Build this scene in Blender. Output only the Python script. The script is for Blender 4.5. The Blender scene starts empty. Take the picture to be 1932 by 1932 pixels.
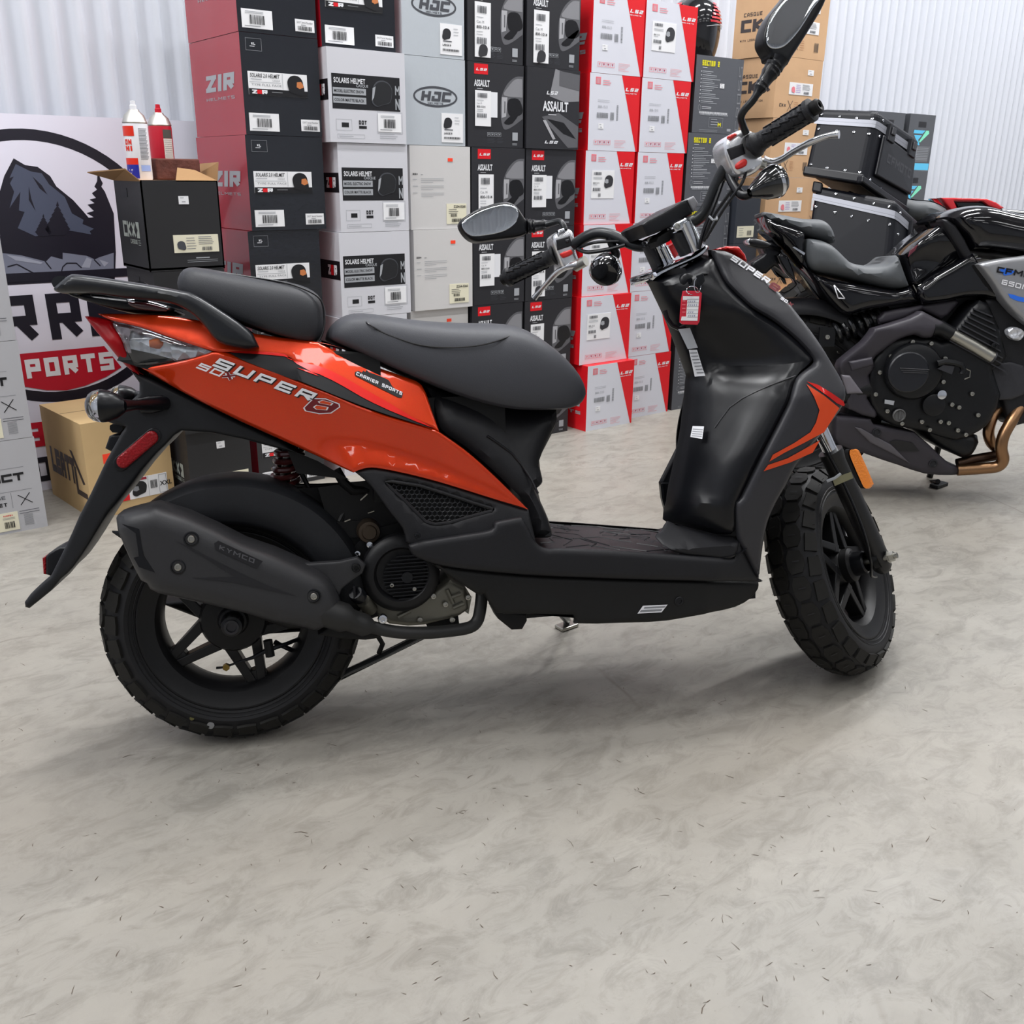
import bpy, bmesh, math, random
from mathutils import Vector, Matrix
from mathutils.geometry import delaunay_2d_cdt
random.seed(7)
COL = bpy.context.scene.collection
V = Vector
PI = math.pi
# ------------------------------------------------------------------ camera
FPX = 1819.36; CAMH = 1.0
_p, _r, _y = math.radians(19.289), math.radians(0.621), math.radians(38.452)
FWD = V((math.sin(_y)*math.cos(_p), math.cos(_y)*math.cos(_p), -math.sin(_p)))
_rt = V((math.cos(_y), -math.sin(_y), 0)); _up = _rt.cross(FWD)
RT = _rt*math.cos(_r)+_up*math.sin(_r); UP = -_rt*math.sin(_r)+_up*math.cos(_r)
CP = V((0, 0, CAMH))
def ray(x, y): return FWD+RT*((x-966)/FPX)+UP*((966-y)/FPX)
def ground(x, y, z=0.0):
    d = ray(x, y); return CP+d*((z-CAMH)/d.z)
def wally(x, y, Y):
    d = ray(x, y); return CP+d*(Y/d.y)
cam = bpy.data.cameras.new('camera'); camo = bpy.data.objects.new('camera', cam); COL.objects.link(camo)
camo.matrix_world = Matrix(((RT.x, UP.x, -FWD.x, 0), (RT.y, UP.y, -FWD.y, 0), (RT.z, UP.z, -FWD.z, CAMH), (0, 0, 0, 1)))
cam.sensor_width = 36; cam.lens = FPX/1932*36; cam.clip_start = 0.02; cam.clip_end = 200
bpy.context.scene.camera = camo
sc = bpy.context.scene
sc.view_settings.view_transform = 'Standard'; sc.view_settings.look = 'None'; sc.view_settings.gamma = 1
sc.view_settings.use_curve_mapping = False; sc.view_settings.exposure = 0.0
# ------------------------------------------------------------------ materials
def lin(c):
    return tuple(((v/255)/12.92 if v/255 <= .04045 else ((v/255+.055)/1.055)**2.4) for v in c)+(1,)
MATS = {}
def mat(name, rgb, rough=.5, metal=0, coat=0, trans=0, ior=1.45, bump=None, spec=.5, emit=None, coatr=.05, noise=None, alpha=1):
    if name in MATS: return MATS[name]
    m = bpy.data.materials.new(name); m.use_nodes = True
    nt = m.node_tree; b = nt.nodes['Principled BSDF']
    b.inputs['Base Color'].default_value = lin(rgb); b.inputs['Roughness'].default_value = rough
    b.inputs['Metallic'].default_value = metal; b.inputs['Coat Weight'].default_value = coat; b.inputs['Coat Roughness'].default_value = coatr
    b.inputs['Transmission Weight'].default_value = trans; b.inputs['IOR'].default_value = ior
    b.inputs['Specular IOR Level'].default_value = spec; b.inputs['Alpha'].default_value = alpha
    if emit: b.inputs['Emission Color'].default_value = lin(rgb); b.inputs['Emission Strength'].default_value = emit
    if bump or noise: tc = nt.nodes.new('ShaderNodeTexCoord')
    if bump:
        kind, scale, strength, dist = bump
        t = nt.nodes.new('ShaderNodeTexNoise' if kind == 'n' else 'ShaderNodeTexVoronoi')
        t.inputs['Scale'].default_value = scale
        if kind == 'n': t.inputs['Detail'].default_value = 4
        nt.links.new(tc.outputs['Object'], t.inputs['Vector'])
        bp_ = nt.nodes.new('ShaderNodeBump'); bp_.inputs['Strength'].default_value = strength; bp_.inputs['Distance'].default_value = dist
        nt.links.new(t.outputs[0], bp_.inputs['Height']); nt.links.new(bp_.outputs[0], b.inputs['Normal'])
    if noise:
        scale, amt = noise
        t = nt.nodes.new('ShaderNodeTexNoise'); t.inputs['Scale'].default_value = scale; t.inputs['Detail'].default_value = 6
        nt.links.new(tc.outputs['Object'], t.inputs['Vector'])
        r = nt.nodes.new('ShaderNodeValToRGB'); c = lin(rgb)
        r.color_ramp.elements[0].position = .3; r.color_ramp.elements[1].position = .7
        r.color_ramp.elements[0].color = tuple(v*(1-amt) for v in c[:3])+(1,)
        r.color_ramp.elements[1].color = tuple(min(1, v*(1+amt)) for v in c[:3])+(1,)
        nt.links.new(t.outputs[0], r.inputs[0]); nt.links.new(r.outputs[0], b.inputs['Base Color'])
    MATS[name] = m
    return m
# ------------------------------------------------------------------ mesh builder (world or local coordinates)
class MB:
    def __init__(s): s.v = []; s.f = []; s.m = []; s.mats = []; s.sm = []; s.twin = None
    def mi(s, m):
        if m not in s.mats: s.mats.append(m)
        return s.mats.index(m)
    def add(s, vs, fs, m, smooth=True):
        o = len(s.v); s.v += [V(v) for v in vs]; k = s.mi(m)
        for f in fs: s.f.append(tuple(i+o for i in f)); s.m.append(k); s.sm.append(smooth)
    def box(s, c, sz, m, M=None):
        x, y, z = [a/2 for a in sz]; c = V(c)
        vs = [V((i*x, j*y, k*z)) for i in (-1, 1) for j in (-1, 1) for k in (-1, 1)]
        vs = [(M @ v if M else v)+c for v in vs]
        s.add(vs, [(0, 1, 3, 2), (4, 6, 7, 5), (0, 4, 5, 1), (2, 3, 7, 6), (0, 2, 6, 4), (1, 5, 7, 3)], m, False)
    def hexa(s, a, b, m):            # two quads a,b of corresponding corners
        s.add(list(a)+list(b), [(0, 1, 2, 3), (7, 6, 5, 4), (0, 4, 5, 1), (1, 5, 6, 2), (2, 6, 7, 3), (3, 7, 4, 0)], m, False)
    def tube(s, pts, r, m, n=12, closed=False, flat=1.0, cap=True, ref=None):
        pts = [V(p) for p in pts]; k = len(pts)
        rs = r if isinstance(r, (list, tuple)) else [r]*k
        tang = []
        for i in range(k):
            a = pts[i-1] if (i or closed) else pts[i]; b = pts[(i+1) % k] if (i < k-1 or closed) else pts[i]
            t = b-a; tang.append(t.normalized() if t.length > 1e-9 else V((0, 0, 1)))
        u = V(ref) if ref else (V((0, 0, 1)) if abs(tang[0].z) < .9 else V((1, 0, 0)))
        u = (u-tang[0]*u.dot(tang[0])).normalized(); vs = []
        for i in range(k):
            u = u-tang[i]*u.dot(tang[i]); u.normalize(); w = tang[i].cross(u)
            for j in range(n):
                a = 2*PI*j/n; vs.append(pts[i]+(u*math.cos(a)*flat+w*math.sin(a))*rs[i])
        fs = []
        for i in range(k if closed else k-1):
            for j in range(n):
                a = i*n+j; b = i*n+(j+1) % n; c = ((i+1) % k)*n+(j+1) % n; d = ((i+1) % k)*n+j; fs.append((a, b, c, d))
        if cap and not closed: fs.append(tuple(range(n))[::-1]); fs.append(tuple(range((k-1)*n, k*n)))
        s.add(vs, fs, m)
    def lathe(s, prof, c, ax, m, n=32, ref=None, arc=None):
        # prof: (radius, height along axis)
        ax = V(ax).normalized(); c = V(c); u = V(ref) if ref else (V((0, 0, 1)) if abs(ax.z) < .9 else V((1, 0, 0)))
        u = (u-ax*u.dot(ax)).normalized(); w = ax.cross(u); vs = []; k = len(prof)
        for i in range(n):
            a = 2*PI*i/n
            for (r, h) in prof: vs.append(c+ax*h+(u*math.cos(a)+w*math.sin(a))*r)
        fs = []
        for i in range(n):
            for j in range(k-1):
                a = i*k+j; b = ((i+1) % n)*k+j; fs.append((a, b, b+1, a+1))
        s.add(vs, fs, m)
    def poly(s, pts, m, back=None, smooth=False):
        # planar (or not) polygon, optionally extruded by vector back
        pts = [V(p) for p in pts]; n = len(pts)
        nrm = V((0, 0, 0))
        for i in range(n): nrm += pts[i].cross(pts[(i+1) % n])
        nrm.normalize(); u = (pts[1]-pts[0]).normalized(); w = nrm.cross(u)
        q = [V((p.dot(u), p.dot(w))) for p in pts]
        vv, ee, ff, ov, _, _ = delaunay_2d_cdt(q, [], [list(range(n))], 1, 1e-7)
        base = sum((p.dot(nrm) for p in pts))/n
        P = []
        for i, v in enumerate(vv):
            o = ov[i]; P.append(pts[o[0]] if o else u*v.x+w*v.y+nrm*base)
        fs = [tuple(f) for f in ff]
        s.add(P, fs, m, smooth)
        if back is not None:
            back = V(back); s.add([p+back for p in P], [tuple(reversed(f)) for f in fs], m, smooth)
            s.add(pts+[p+back for p in pts], [(i, (i+1) % n, (i+1) % n+n, i+n) for i in range(n)], m, smooth)
    def build(s, name, parent=None, inv=None, bevel=0, seg=2, sharp=35, subsurf=0, weld=True):
        me = bpy.data.meshes.new(name)
        vs = [inv @ v for v in s.v] if inv is not None else s.v
        me.from_pydata([tuple(v) for v in vs], [], s.f)
        for m in s.mats: me.materials.append(m)
        me.polygons.foreach_set('material_index', s.m); me.polygons.foreach_set('use_smooth', s.sm)
        bm = bmesh.new(); bm.from_mesh(me)
        if weld: bmesh.ops.remove_doubles(bm, verts=bm.verts, dist=2e-5)
        bmesh.ops.dissolve_degenerate(bm, edges=bm.edges, dist=1e-7)
        th = math.radians(sharp)
        for e in bm.edges:
            if len(e.link_faces) == 2:
                if e.calc_face_angle(0) > th: e.smooth = False
        bm.to_mesh(me); bm.free(); me.update()
        o = bpy.data.objects.new(name, me); COL.objects.link(o)
        if parent: o.parent = parent
        if bevel:
            b = o.modifiers.new('bevel', 'BEVEL'); b.width = bevel; b.segments = seg; b.limit_method = 'ANGLE'; b.angle_limit = math.radians(40)
        if s.twin and s.twin.v: s.twin.build(name, parent, inv, bevel, seg, sharp, subsurf, weld)
        if subsurf:
            b = o.modifiers.new('sub', 'SUBSURF'); b.levels = subsurf; b.render_levels = subsurf
        return o
def tag(o, label=None, cat=None, group=None, kind=None):
    if label: o['label'] = label
    if cat: o['category'] = cat
    if group: o['group'] = group
    if kind: o['kind'] = kind
    return o
def empty(name, M, label=None, cat=None, group=None):
    o = bpy.data.objects.new(name, None); o.empty_display_size = .1; COL.objects.link(o); o.matrix_world = M
    return tag(o, label, cat, group)
def copy_tree(o, parent=None):
    c = o.copy(); COL.objects.link(c); c.parent = parent
    if parent is not None: c.matrix_parent_inverse = o.matrix_parent_inverse.copy()
    for ch in list(o.children): copy_tree(ch, c)
    return c
def K(x0, y0, s, pts): return [(x0+p[0]/s, y0+p[1]/s)+tuple(p[2:]) for p in pts]
def smooth_poly(pts, n=5, closed=True):
    """Catmull-Rom through points; a point with a third value 1 is a sharp corner."""
    out = []; k = len(pts)
    for i in range(k if closed else k-1):
        p1 = pts[i]; p2 = pts[(i+1) % k]
        p0 = pts[i-1] if (i or closed) else p1; p3 = pts[(i+2) % k] if (i+2 < k or closed) else p2
        if len(p1) > 2 and p1[-1] == 1: p0 = p1
        if len(p2) > 2 and p2[-1] == 1: p3 = p2
        for j in range(n):
            t = j/n; q = []
            for d in (0, 1):
                a, b, c, e = p0[d], p1[d], p2[d], p3[d]
                q.append(.5*((2*b)+(-a+c)*t+(2*a-5*b+4*c-e)*t*t+(-a+3*b-3*c+e)*t*t*t))
            out.append(tuple(q))
    if not closed: out.append(tuple(pts[-1][:2]))
    return out
def spl3(pts, n=6, closed=False):
    pts = [tuple(p) for p in pts]; out = []; k = len(pts)
    for i in range(k if closed else k-1):
        p1 = pts[i]; p2 = pts[(i+1) % k]; p0 = pts[i-1] if (i or closed) else p1
        p3 = pts[(i+2) % k] if (i+2 < k or closed) else p2
        for j in range(n):
            t = j/n
            out.append(V([.5*((2*b)+(-a+c)*t+(2*a-5*b+4*c-e)*t*t+(-a+3*b-3*c+e)*t*t*t) for a, b, c, e in zip(p0, p1, p2, p3)]))
    if not closed: out.append(V(pts[-1]))
    return out
def inside(p, poly):
    x, y = p; c = False; n = len(poly); j = n-1
    for i in range(n):
        xi, yi = poly[i]; xj, yj = poly[j]
        if (yi > y) != (yj > y) and x < (xj-xi)*(y-yi)/(yj-yi)+xi: c = not c
        j = i
    return c
def bdist(p, poly):
    x, y = p; best = 9e9; n = len(poly)
    for i in range(n):
        ax, ay = poly[i]; bx, by = poly[(i+1) % n]; dx, dy = bx-ax, by-ay; L = dx*dx+dy*dy
        t = 0 if L == 0 else max(0, min(1, ((x-ax)*dx+(y-ay)*dy)/L))
        d = (x-ax-t*dx)**2+(y-ay-t*dy)**2
        if d < best: best = d
    return math.sqrt(best)
# ------------------------------------------------------------------ local frames and curved panels
class Frame:
    def __init__(s, o, X, Y, Z):
        s.o = V(o); s.X = V(X); s.Y = V(Y); s.Z = V(Z)
        s.M = Matrix(((s.X.x, s.Y.x, s.Z.x, s.o.x), (s.X.y, s.Y.y, s.Z.y, s.o.y), (s.X.z, s.Y.z, s.Z.z, s.o.z), (0, 0, 0, 1)))
        s.inv = s.M.inverted(); s.R = s.inv.to_3x3(); s.c = s.inv @ CP
    def px(s, x, y, yf):
        """pixel of the photograph -> point of the local surface y = yf(x,z)"""
        d = s.R @ ray(x, y); Y = yf if not callable(yf) else -.1
        for _ in range(1 if not callable(yf) else 25):
            t = (Y-s.c.y)/d.y; P = s.c+d*t
            if callable(yf): Y = Y*.4+.6*yf(P.x, P.z)
        return P
    def w(s, p): return s.M @ V(p)
def sheet(mb, fr, outline, yf, m, thick=.004, g=.014, rnd=None, px=True, mirror=False, holes=(), side=1, smooth=True):
    """panel cut to an outline on the curved surface y=yf(x,z); thick = depth towards the centre plane; rnd=(depth, radius) rolls the rim over"""
    if px: loc = [fr.px(p[0], p[1], yf) for p in outline]; q = [(p.x, p.z) for p in loc]
    else: q = [(p[0], p[1]) for p in outline]
    fn = yf if callable(yf) else (lambda x, z: yf)
    def resamp(P, d):
        out = []
        for i in range(len(P)):
            a, b = P[i], P[(i+1) % len(P)]; L = math.hypot(b[0]-a[0], b[1]-a[1])
            if L < 1e-7: continue
            k = max(1, min(60, int(L/d+.5)))
            out += [(a[0]+(b[0]-a[0])*j/k, a[1]+(b[1]-a[1])*j/k) for j in range(k)]
        return out
    if rnd: q = resamp(q, max(.003, rnd[1]*.5))
    elif callable(yf): q = resamp(q, g)
    area = sum(q[i][0]*q[(i+1) % len(q)][1]-q[(i+1) % len(q)][0]*q[i][1] for i in range(len(q)))
    if area < 0: q = q[::-1]
    hq = []
    for h in holes:
        hp = [fr.px(p[0], p[1], yf) for p in h]; hp = [(p.x, p.z) for p in hp]
        if sum(hp[i][0]*hp[(i+1) % len(hp)][1]-hp[(i+1) % len(hp)][0]*hp[i][1] for i in range(len(hp))) > 0: hp = hp[::-1]
        hq.append(hp)
    n = len(q); pts = list(q)
    xs = [p[0] for p in q]; zs = [p[1] for p in q]
    allb = [q]+hq
    def bd(p): return min(bdist(p, b) for b in allb)
    def ins(p): return inside(p, q) and not any(inside(p, h) for h in hq)
    extra = []
    if rnd:
        dep, rad = rnd
        for k in (.15, .4, .7, 1.0):
            for b in allb:
                kk = len(b)
                for i in range(kk):
                    a = b[i-1]; c = b[(i+1) % kk]; tx, tz = c[0]-a[0], c[1]-a[1]; L = math.hypot(tx, tz)
                    if L < 1e-9: continue
                    p = (b[i][0]-tz/L*rad*k, b[i][1]+tx/L*rad*k)
                    if ins(p) and bd(p) > rad*k*.93: extra.append(p)
    lim = max(g*.45, (rnd[1]*1.15 if rnd else 0))
    z = min(zs); row = 0
    while z < max(zs):
        x = min(xs)+(g/2 if row % 2 else 0)
        while x < max(xs):
            if ins((x, z)) and bd((x, z)) > lim: extra.append((x, z))
            x += g
        z += g*.87; row += 1
    ed = [(i, (i+1) % n) for i in range(n)]
    for h in hq:
        o = len(pts); pts += h; ed += [(o+i, o+(i+1) % len(h)) for i in range(len(h))]
    nb = len(pts)
    pts += extra
    vv, ee, ff, ov, _, _ = delaunay_2d_cdt([V(p) for p in pts], ed, [], 1 if not hq else 0, 1e-7)
    fl = []
    for f in ff:
        if len(f) < 3: continue
        cx = sum(vv[i].x for i in f)/len(f); cz = sum(vv[i].y for i in f)/len(f)
        if ins((cx, cz)): fl.append(tuple(f))
    ys = []
    for v in vv:
        y = fn(v.x, v.y)
        if rnd:
            d = bd((v.x, v.y))
            if d < rad:
                k = 1-d/rad; y += dep*(1-math.sqrt(max(0, 1-k*k)))*side
        ys.append(y)
    # boundary edges from faces
    cnt = {}
    for f in fl:
        for i in range(len(f)):
            a, b = f[i], f[(i+1) % len(f)]; cnt[(a, b)] = 1
    bnd = [(a, b) for (a, b) in cnt if (b, a) not in cnt]
    mb0 = mb
    for mir in ((False, True) if mirror else (False,)):
        sg = -1 if mir else 1
        if mir:
            if mb0.twin is None: mb0.twin = MB()
            mb = mb0.twin
        front = [fr.w((v.x, sg*ys[i], v.y)) for i, v in enumerate(vv)]
        T = thick if callable(thick) else (lambda x, z: thick)
        backv = [fr.w((v.x, sg*(max(ys[i], fn(v.x, v.y))+side*T(v.x, v.y)) if side > 0 else sg*(ys[i]+side*T(v.x, v.y)), v.y)) for i, v in enumerate(vv)]
        N = len(vv)
        # ensure outward orientation
        F1 = [f if sg*side > 0 else tuple(reversed(f)) for f in fl]
        if thick:
            F2 = [tuple(i+N for i in reversed(f)) for f in F1]
            F3 = [((b, a, a+N, b+N) if sg*side > 0 else (a, b, b+N, a+N)) for a, b in bnd]
            mb.add(front+backv, F1+F2+F3, m, smooth)
        else: mb.add(front, F1, m, smooth)
# ------------------------------------------------------------------ lettering
G = {  # stroke glyphs on a 0..1 x 0..1 cell
 'S': [[(1, 1), (0, 1), (0, .5), (1, .5), (1, 0), (0, 0)]], 'U': [[(0, 1), (0, 0), (1, 0), (1, 1)]],
 'P': [[(0, 0), (0, 1), (1, 1), (1, .45), (0, .45)]], 'E': [[(1, 1), (0, 1), (0, 0), (1, 0)], [(0, .5), (.9, .5)]],
 'R': [[(0, 0), (0, 1), (1, 1), (1, .45), (0, .45)], [(.45, .45), (1, 0)]], '8': [[(.15, 1), (.85, 1), (1, .8), (1, .6), (.85, .5), (1, .4), (1, .2), (.85, 0), (.15, 0), (0, .2), (0, .4), (.15, .5), (0, .6), (0, .8), (.15, 1)], [(.15, .5), (.85, .5)]],
 '5': [[(1, 1), (0, 1), (0, .55), (1, .55), (1, 0), (0, 0)]], '0': [[(0, 0), (0, 1), (1, 1), (1, 0), (0, 0)]], 'O': [[(0, 0), (0, 1), (1, 1), (1, 0), (0, 0)]],
 'X': [[(0, 0), (1, 1)], [(0, 1), (1, 0)]], 'C': [[(1, 1), (0, 1), (0, 0), (1, 0)]], 'K': [[(0, 0), (0, 1)], [(1, 1), (.1, .5), (1, 0)]],
 'A': [[(0, 0), (0, .7), (.3, 1), (.7, 1), (1, .7), (1, 0)], [(0, .4), (1, .4)]], 'I': [[(.5, 0), (.5, 1)]], 'T': [[(0, 1), (1, 1)], [(.5, 1), (.5, 0)]],
 'M': [[(0, 0), (0, 1), (.5, .4), (1, 1), (1, 0)]], 'F': [[(1, 1), (0, 1), (0, 0)], [(0, .5), (.85, .5)]], 'N': [[(0, 0), (0, 1), (1, 0), (1, 1)]],
 'H': [[(0, 0), (0, 1)], [(1, 0), (1, 1)], [(0, .5), (1, .5)]], 'L': [[(0, 1), (0, 0), (1, 0)]], 'J': [[(.3, 1), (1, 1), (1, 0), (0, 0), (0, .35)]],
 'Z': [[(0, 1), (1, 1), (0, 0), (1, 0)]], '1': [[(.15, .75), (.6, 1), (.6, 0)]], 'Y': [[(0, 1), (.5, .5), (1, 1)], [(.5, .5), (.5, 0)]],
 '2': [[(0, 1), (1, 1), (1, .5), (0, .5), (0, 0), (1, 0)]], '6': [[(1, 1), (0, 1), (0, 0), (1, 0), (1, .5), (0, .5)]], 'D': [[(0, 0), (0, 1), (.75, 1), (1, .75), (1, .25), (.75, 0), (0, 0)]],
 'B': [[(0, 0), (0, 1), (.9, 1), (.9, .55), (1, .45), (1, 0), (0, 0)], [(0, .5), (.9, .5)]], 'Q': [[(0, 0), (0, 1), (1, 1), (1, 0), (0, 0)], [(.6, .3), (1, -.1)]], ' ': [], '-': [[(.1, .5), (.9, .5)]],
 '3': [[(0, 1), (1, 1), (1, 0), (0, 0)], [(.2, .5), (1, .5)]], 'G': [[(1, 1), (0, 1), (0, 0), (1, 0), (1, .5), (.5, .5)]], 'V': [[(0, 1), (.5, 0), (1, 1)]], 'W': [[(0, 1), (.25, 0), (.5, .8), (.75, 0), (1, 1)]],
 '.': [[(.4, 0), (.6, 0)]], '4': [[(.8, 0), (.8, 1), (0, .35), (1, .35)]], '7': [[(0, 1), (1, 1), (.4, 0)]], '9': [[(1, .5), (0, .5), (0, 1), (1, 1), (1, 0), (0, 0)]]}
def stroke_text(txt, t=.2, w=.8, gap=.3, shear=0):
    """list of quads in em units, cap height 1; returns (quads, total width)"""
    out = []; x0 = 0
    for ch in txt:
        cw = w*(.35 if ch in 'I1' else (1.25 if ch in 'MW' else 1)); g_ = G.get(ch, [])
        for line in g_:
            P = [V((x0+t/2+p[0]*(cw-t), t/2+p[1]*(1-t))) for p in line]
            for i in range(len(P)-1):
                a, b = P[i], P[i+1]; d = b-a
                if d.length < 1e-6: continue
                d.normalize(); n = V((-d.y, d.x))*(t/2)
                diag = abs(d.x) > .01 and abs(d.y) > .01
                e = d*(t/2*(.25 if diag else 1))
                e0 = e; e1 = e
                out.append([a-e0+n, a-e0-n, b+e1-n, b+e1+n])
        x0 += cw+gap*(.6 if ch == ' ' else 1)
    if shear:
        for q in out:
            for i, p in enumerate(q): q[i] = V((p.x+p.y*shear, p.y))
    return out, x0-gap
_tc = {}
def font_text(txt, offset=0.0, shear=0.0, sx=1.0):
    """triangles of the built-in font; cap height about .7"""
    key = (txt, offset, shear)
    if key not in _tc:
        cu = bpy.data.curves.new('t', 'FONT'); cu.body = txt; cu.offset = offset; cu.shear = shear; cu.resolution_u = 2
        o = bpy.data.objects.new('t', cu); COL.objects.link(o); dg = bpy.context.evaluated_depsgraph_get()
        me = bpy.data.meshes.new_from_object(o.evaluated_get(dg))
        _tc[key] = ([V((v.co.x, v.co.y)) for v in me.vertices], [tuple(p.vertices) for p in me.polygons])
        bpy.data.objects.remove(o); bpy.data.curves.remove(cu); bpy.data.meshes.remove(me)
    vs, fs = _tc[key]; wd = max((v.x for v in vs), default=1)
    return vs, fs, wd
# ------------------------------------------------------------------ print / common materials
def ink(rgb, rough=.45, nm=None): return mat(nm or 'print_%02x%02x%02x' % rgb, rgb, rough)
WHT = ink((225, 226, 230)); PAPER = ink((232, 232, 234), .5); CREAM = ink((225, 220, 196), .5); BLK = ink((22, 22, 26)); GRYT = ink((128, 130, 134)); DGR = ink((70, 72, 78))
REDP = ink((214, 26, 36), .35); LGR = ink((160, 163, 168)); PINK = ink((232, 130, 140)); YEL = ink((216, 206, 30)); ORGS = ink((250, 70, 40), .5)
class Cv:
    """flat print on a face: o bottom-left, u right, v up, n outwards"""
    def __init__(s, mb, o, u, v, n): s.k = 0; s.mb = mb; s.o = V(o); s.u = V(u); s.v = V(v); s.n = V(n)
    def P(s, x, y, L): return s.o+s.u*x+s.v*y+s.n*(.0004*L)
    def quad(s, q, m, L=1):
        s.k += 1; L = L+.02*(s.k % 12); s.mb.add([s.P(p[0], p[1], L) for p in q], [(0, 1, 2, 3)], m, False)
    def rect(s, x, y, w, h, m, L=1): s.quad([(x, y), (x+w, y), (x+w, y+h), (x, y+h)], m, L)
    def frame(s, x, y, w, h, t, m, L=1):
        s.rect(x, y, w, t, m, L); s.rect(x, y+h-t, w, t, m, L); s.rect(x, y, t, h, m, L); s.rect(x+w-t, y, t, h, m, L)
    def poly(s, pts, m, L=1): s.mb.poly([s.P(p[0], p[1], L) for p in pts], m)
    def st(s, txt, x, y, h, m, L=2, t=.2, w=.8, gap=.25, shear=0, fit=None):
        qs, tw = stroke_text(txt, t, w, gap, shear); k = (fit/tw) if fit else h
        for q in qs:
            a = (q[1]-q[0]).cross(q[2]-q[1]) if False else 0
            s.quad([(x+p.x*k, y+p.y*h) for p in q], m, L)
    def ft(s, txt, x, y, h, m, L=2, off=.02, shear=0, fit=None):
        vs, fs, tw = font_text(txt, off, shear); k = h/.72; kx = (fit/tw) if fit else k
        s.mb.add([s.P(x+p.x*kx, y+p.y*k, L) for p in vs], fs, m, False)
    def bars(s, x, y, w, h, m=None, L=3, seed=1):
        r = random.Random(seed); c = x
        while c < x+w-.001:
            b = r.choice((.0012, .002, .003)); s.rect(c, y, min(b, x+w-c), h, m or BLK, L); c += b+r.choice((.0012, .002))
    def lines(s, x, y, w, n, dy, m=None, L=2, t=.0016, seed=0):
        r = random.Random(seed+n)
        for i in range(n): s.rect(x, y-i*dy, w*r.uniform(.55, 1), t, m or LGR, L)
    def ring(s, cx, cy, rx, ry, t, m, L=1, n=40, a0=0, a1=2*PI):
        for i in range(n):
            a = a0+(a1-a0)*i/n; b = a0+(a1-a0)*(i+1)/n
            s.quad([(cx+rx*math.cos(a), cy+ry*math.sin(a)), (cx+rx*math.cos(b), cy+ry*math.sin(b)), (cx+(rx-t)*math.cos(b), cy+(ry-t)*math.sin(b)), (cx+(rx-t)*math.cos(a), cy+(ry-t)*math.sin(a))], m, L)
    def helmet(s, cx, cy, r, m, visor, L=3, flip=1):
        """side view of a full-face helmet"""
        q = [(-1, .1), (-.95, .5), (-.65, .85), (-.15, 1), (.4, .9), (.75, .55), (.85, .1), (.95, -.3), (.9, -.75), (.5, -1), (.1, -.9), (-.3, -.8), (-.8, -.6)]
        q = smooth_poly(q, 3); s.poly([(cx+p[0]*r*flip, cy+p[1]*r) for p in q], m, L)
        if visor:
            q = [(.1, .35), (.6, .42), (.84, .1), (.86, -.15), (.4, -.3), (.05, -.15)]
            s.poly([(cx+p[0]*r*flip, cy+p[1]*r) for p in q], visor, L+1)
def carton(w, d, h, side, front=None, edge=None):
    """hollow-looking closed carton: body with lid seam; returns builder and canvases (front, left)"""
    mb = MB(); front = front or side
    x, y = w/2, d/2; e = .0015
    P = lambda a, b, c: V((a, b, c))
    mb.add([P(-x, -y, 0), P(x, -y, 0), P(x, -y, h), P(-x, -y, h)], [(0, 1, 2, 3)], front, False)
    mb.add([P(-x, y, 0), P(-x, -y, 0), P(-x, -y, h), P(-x, y, h)], [(0, 1, 2, 3)], side, False)
    mb.add([P(x, -y, 0), P(x, y, 0), P(x, y, h), P(x, -y, h)], [(0, 1, 2, 3)], side, False)
    mb.add([P(x, y, 0), P(-x, y, 0), P(-x, y, h), P(x, y, h)], [(0, 1, 2, 3)], front, False)
    mb.add([P(-x, -y, h), P(x, -y, h), P(x, y, h), P(-x, y, h)], [(0, 1, 2, 3)], side, False)
    mb.add([P(-x, -y, 0), P(-x, y, 0), P(x, y, 0), P(x, -y, 0)], [(0, 1, 2, 3)], side, False)
    # flap slit across the lid
    mb.box((0, 0, h+.0002), (w*.98, .0016, .0006), BLK)
    cf = Cv(mb, (-x, -y, 0), (1, 0, 0), (0, 0, 1), (0, -1, 0)); cl = Cv(mb, (-x, y, 0), (0, -1, 0), (0, 0, 1), (-1, 0, 0))
    return mb, cf, cl
def sticker(w, d, h, x, y, sw, sh, m=PAPER, fn=None, e=0):
    """a paper label on the front face, built as its own part"""
    mb = MB(); c = Cv(mb, (-w/2, -d/2, 0), (1, 0, 0), (0, 0, 1), (0, -1, 0)); c.o -= V((0, .0012+e, 0))
    mb.box((-w/2+x+sw/2, -d/2-.0008-e, y+sh/2), (sw, .0008, sh), m)
    s = Cv(mb, c.o+c.u*x+c.v*y, c.u, c.v, c.n)
    if fn: fn(s, sw, sh)
    return mb
def lab_bar(s, w, h): s.lines(w*.12, h*.86, w*.6, 2, h*.07); s.bars(w*.25, h*.22, w*.5, h*.48, seed=int(w*1e4)); s.lines(w*.08, h*.1, w*.85, 1, .002, GRYT)
def lab_price(s, w, h): s.lines(w*.15, h*.75, w*.6, 1, .003); s.lines(w*.3, h*.25, w*.6, 1, .003, GRYT, t=.002)
def lab_serial(s, w, h): s.ft('DOT Serial Number', w*.08, h*.68, h*.16, DGR, fit=w*.84, off=0); s.lines(w*.3, h*.52, w*.4, 1, .01, GRYT); s.bars(w*.12, h*.1, w*.76, h*.34, seed=4)
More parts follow.
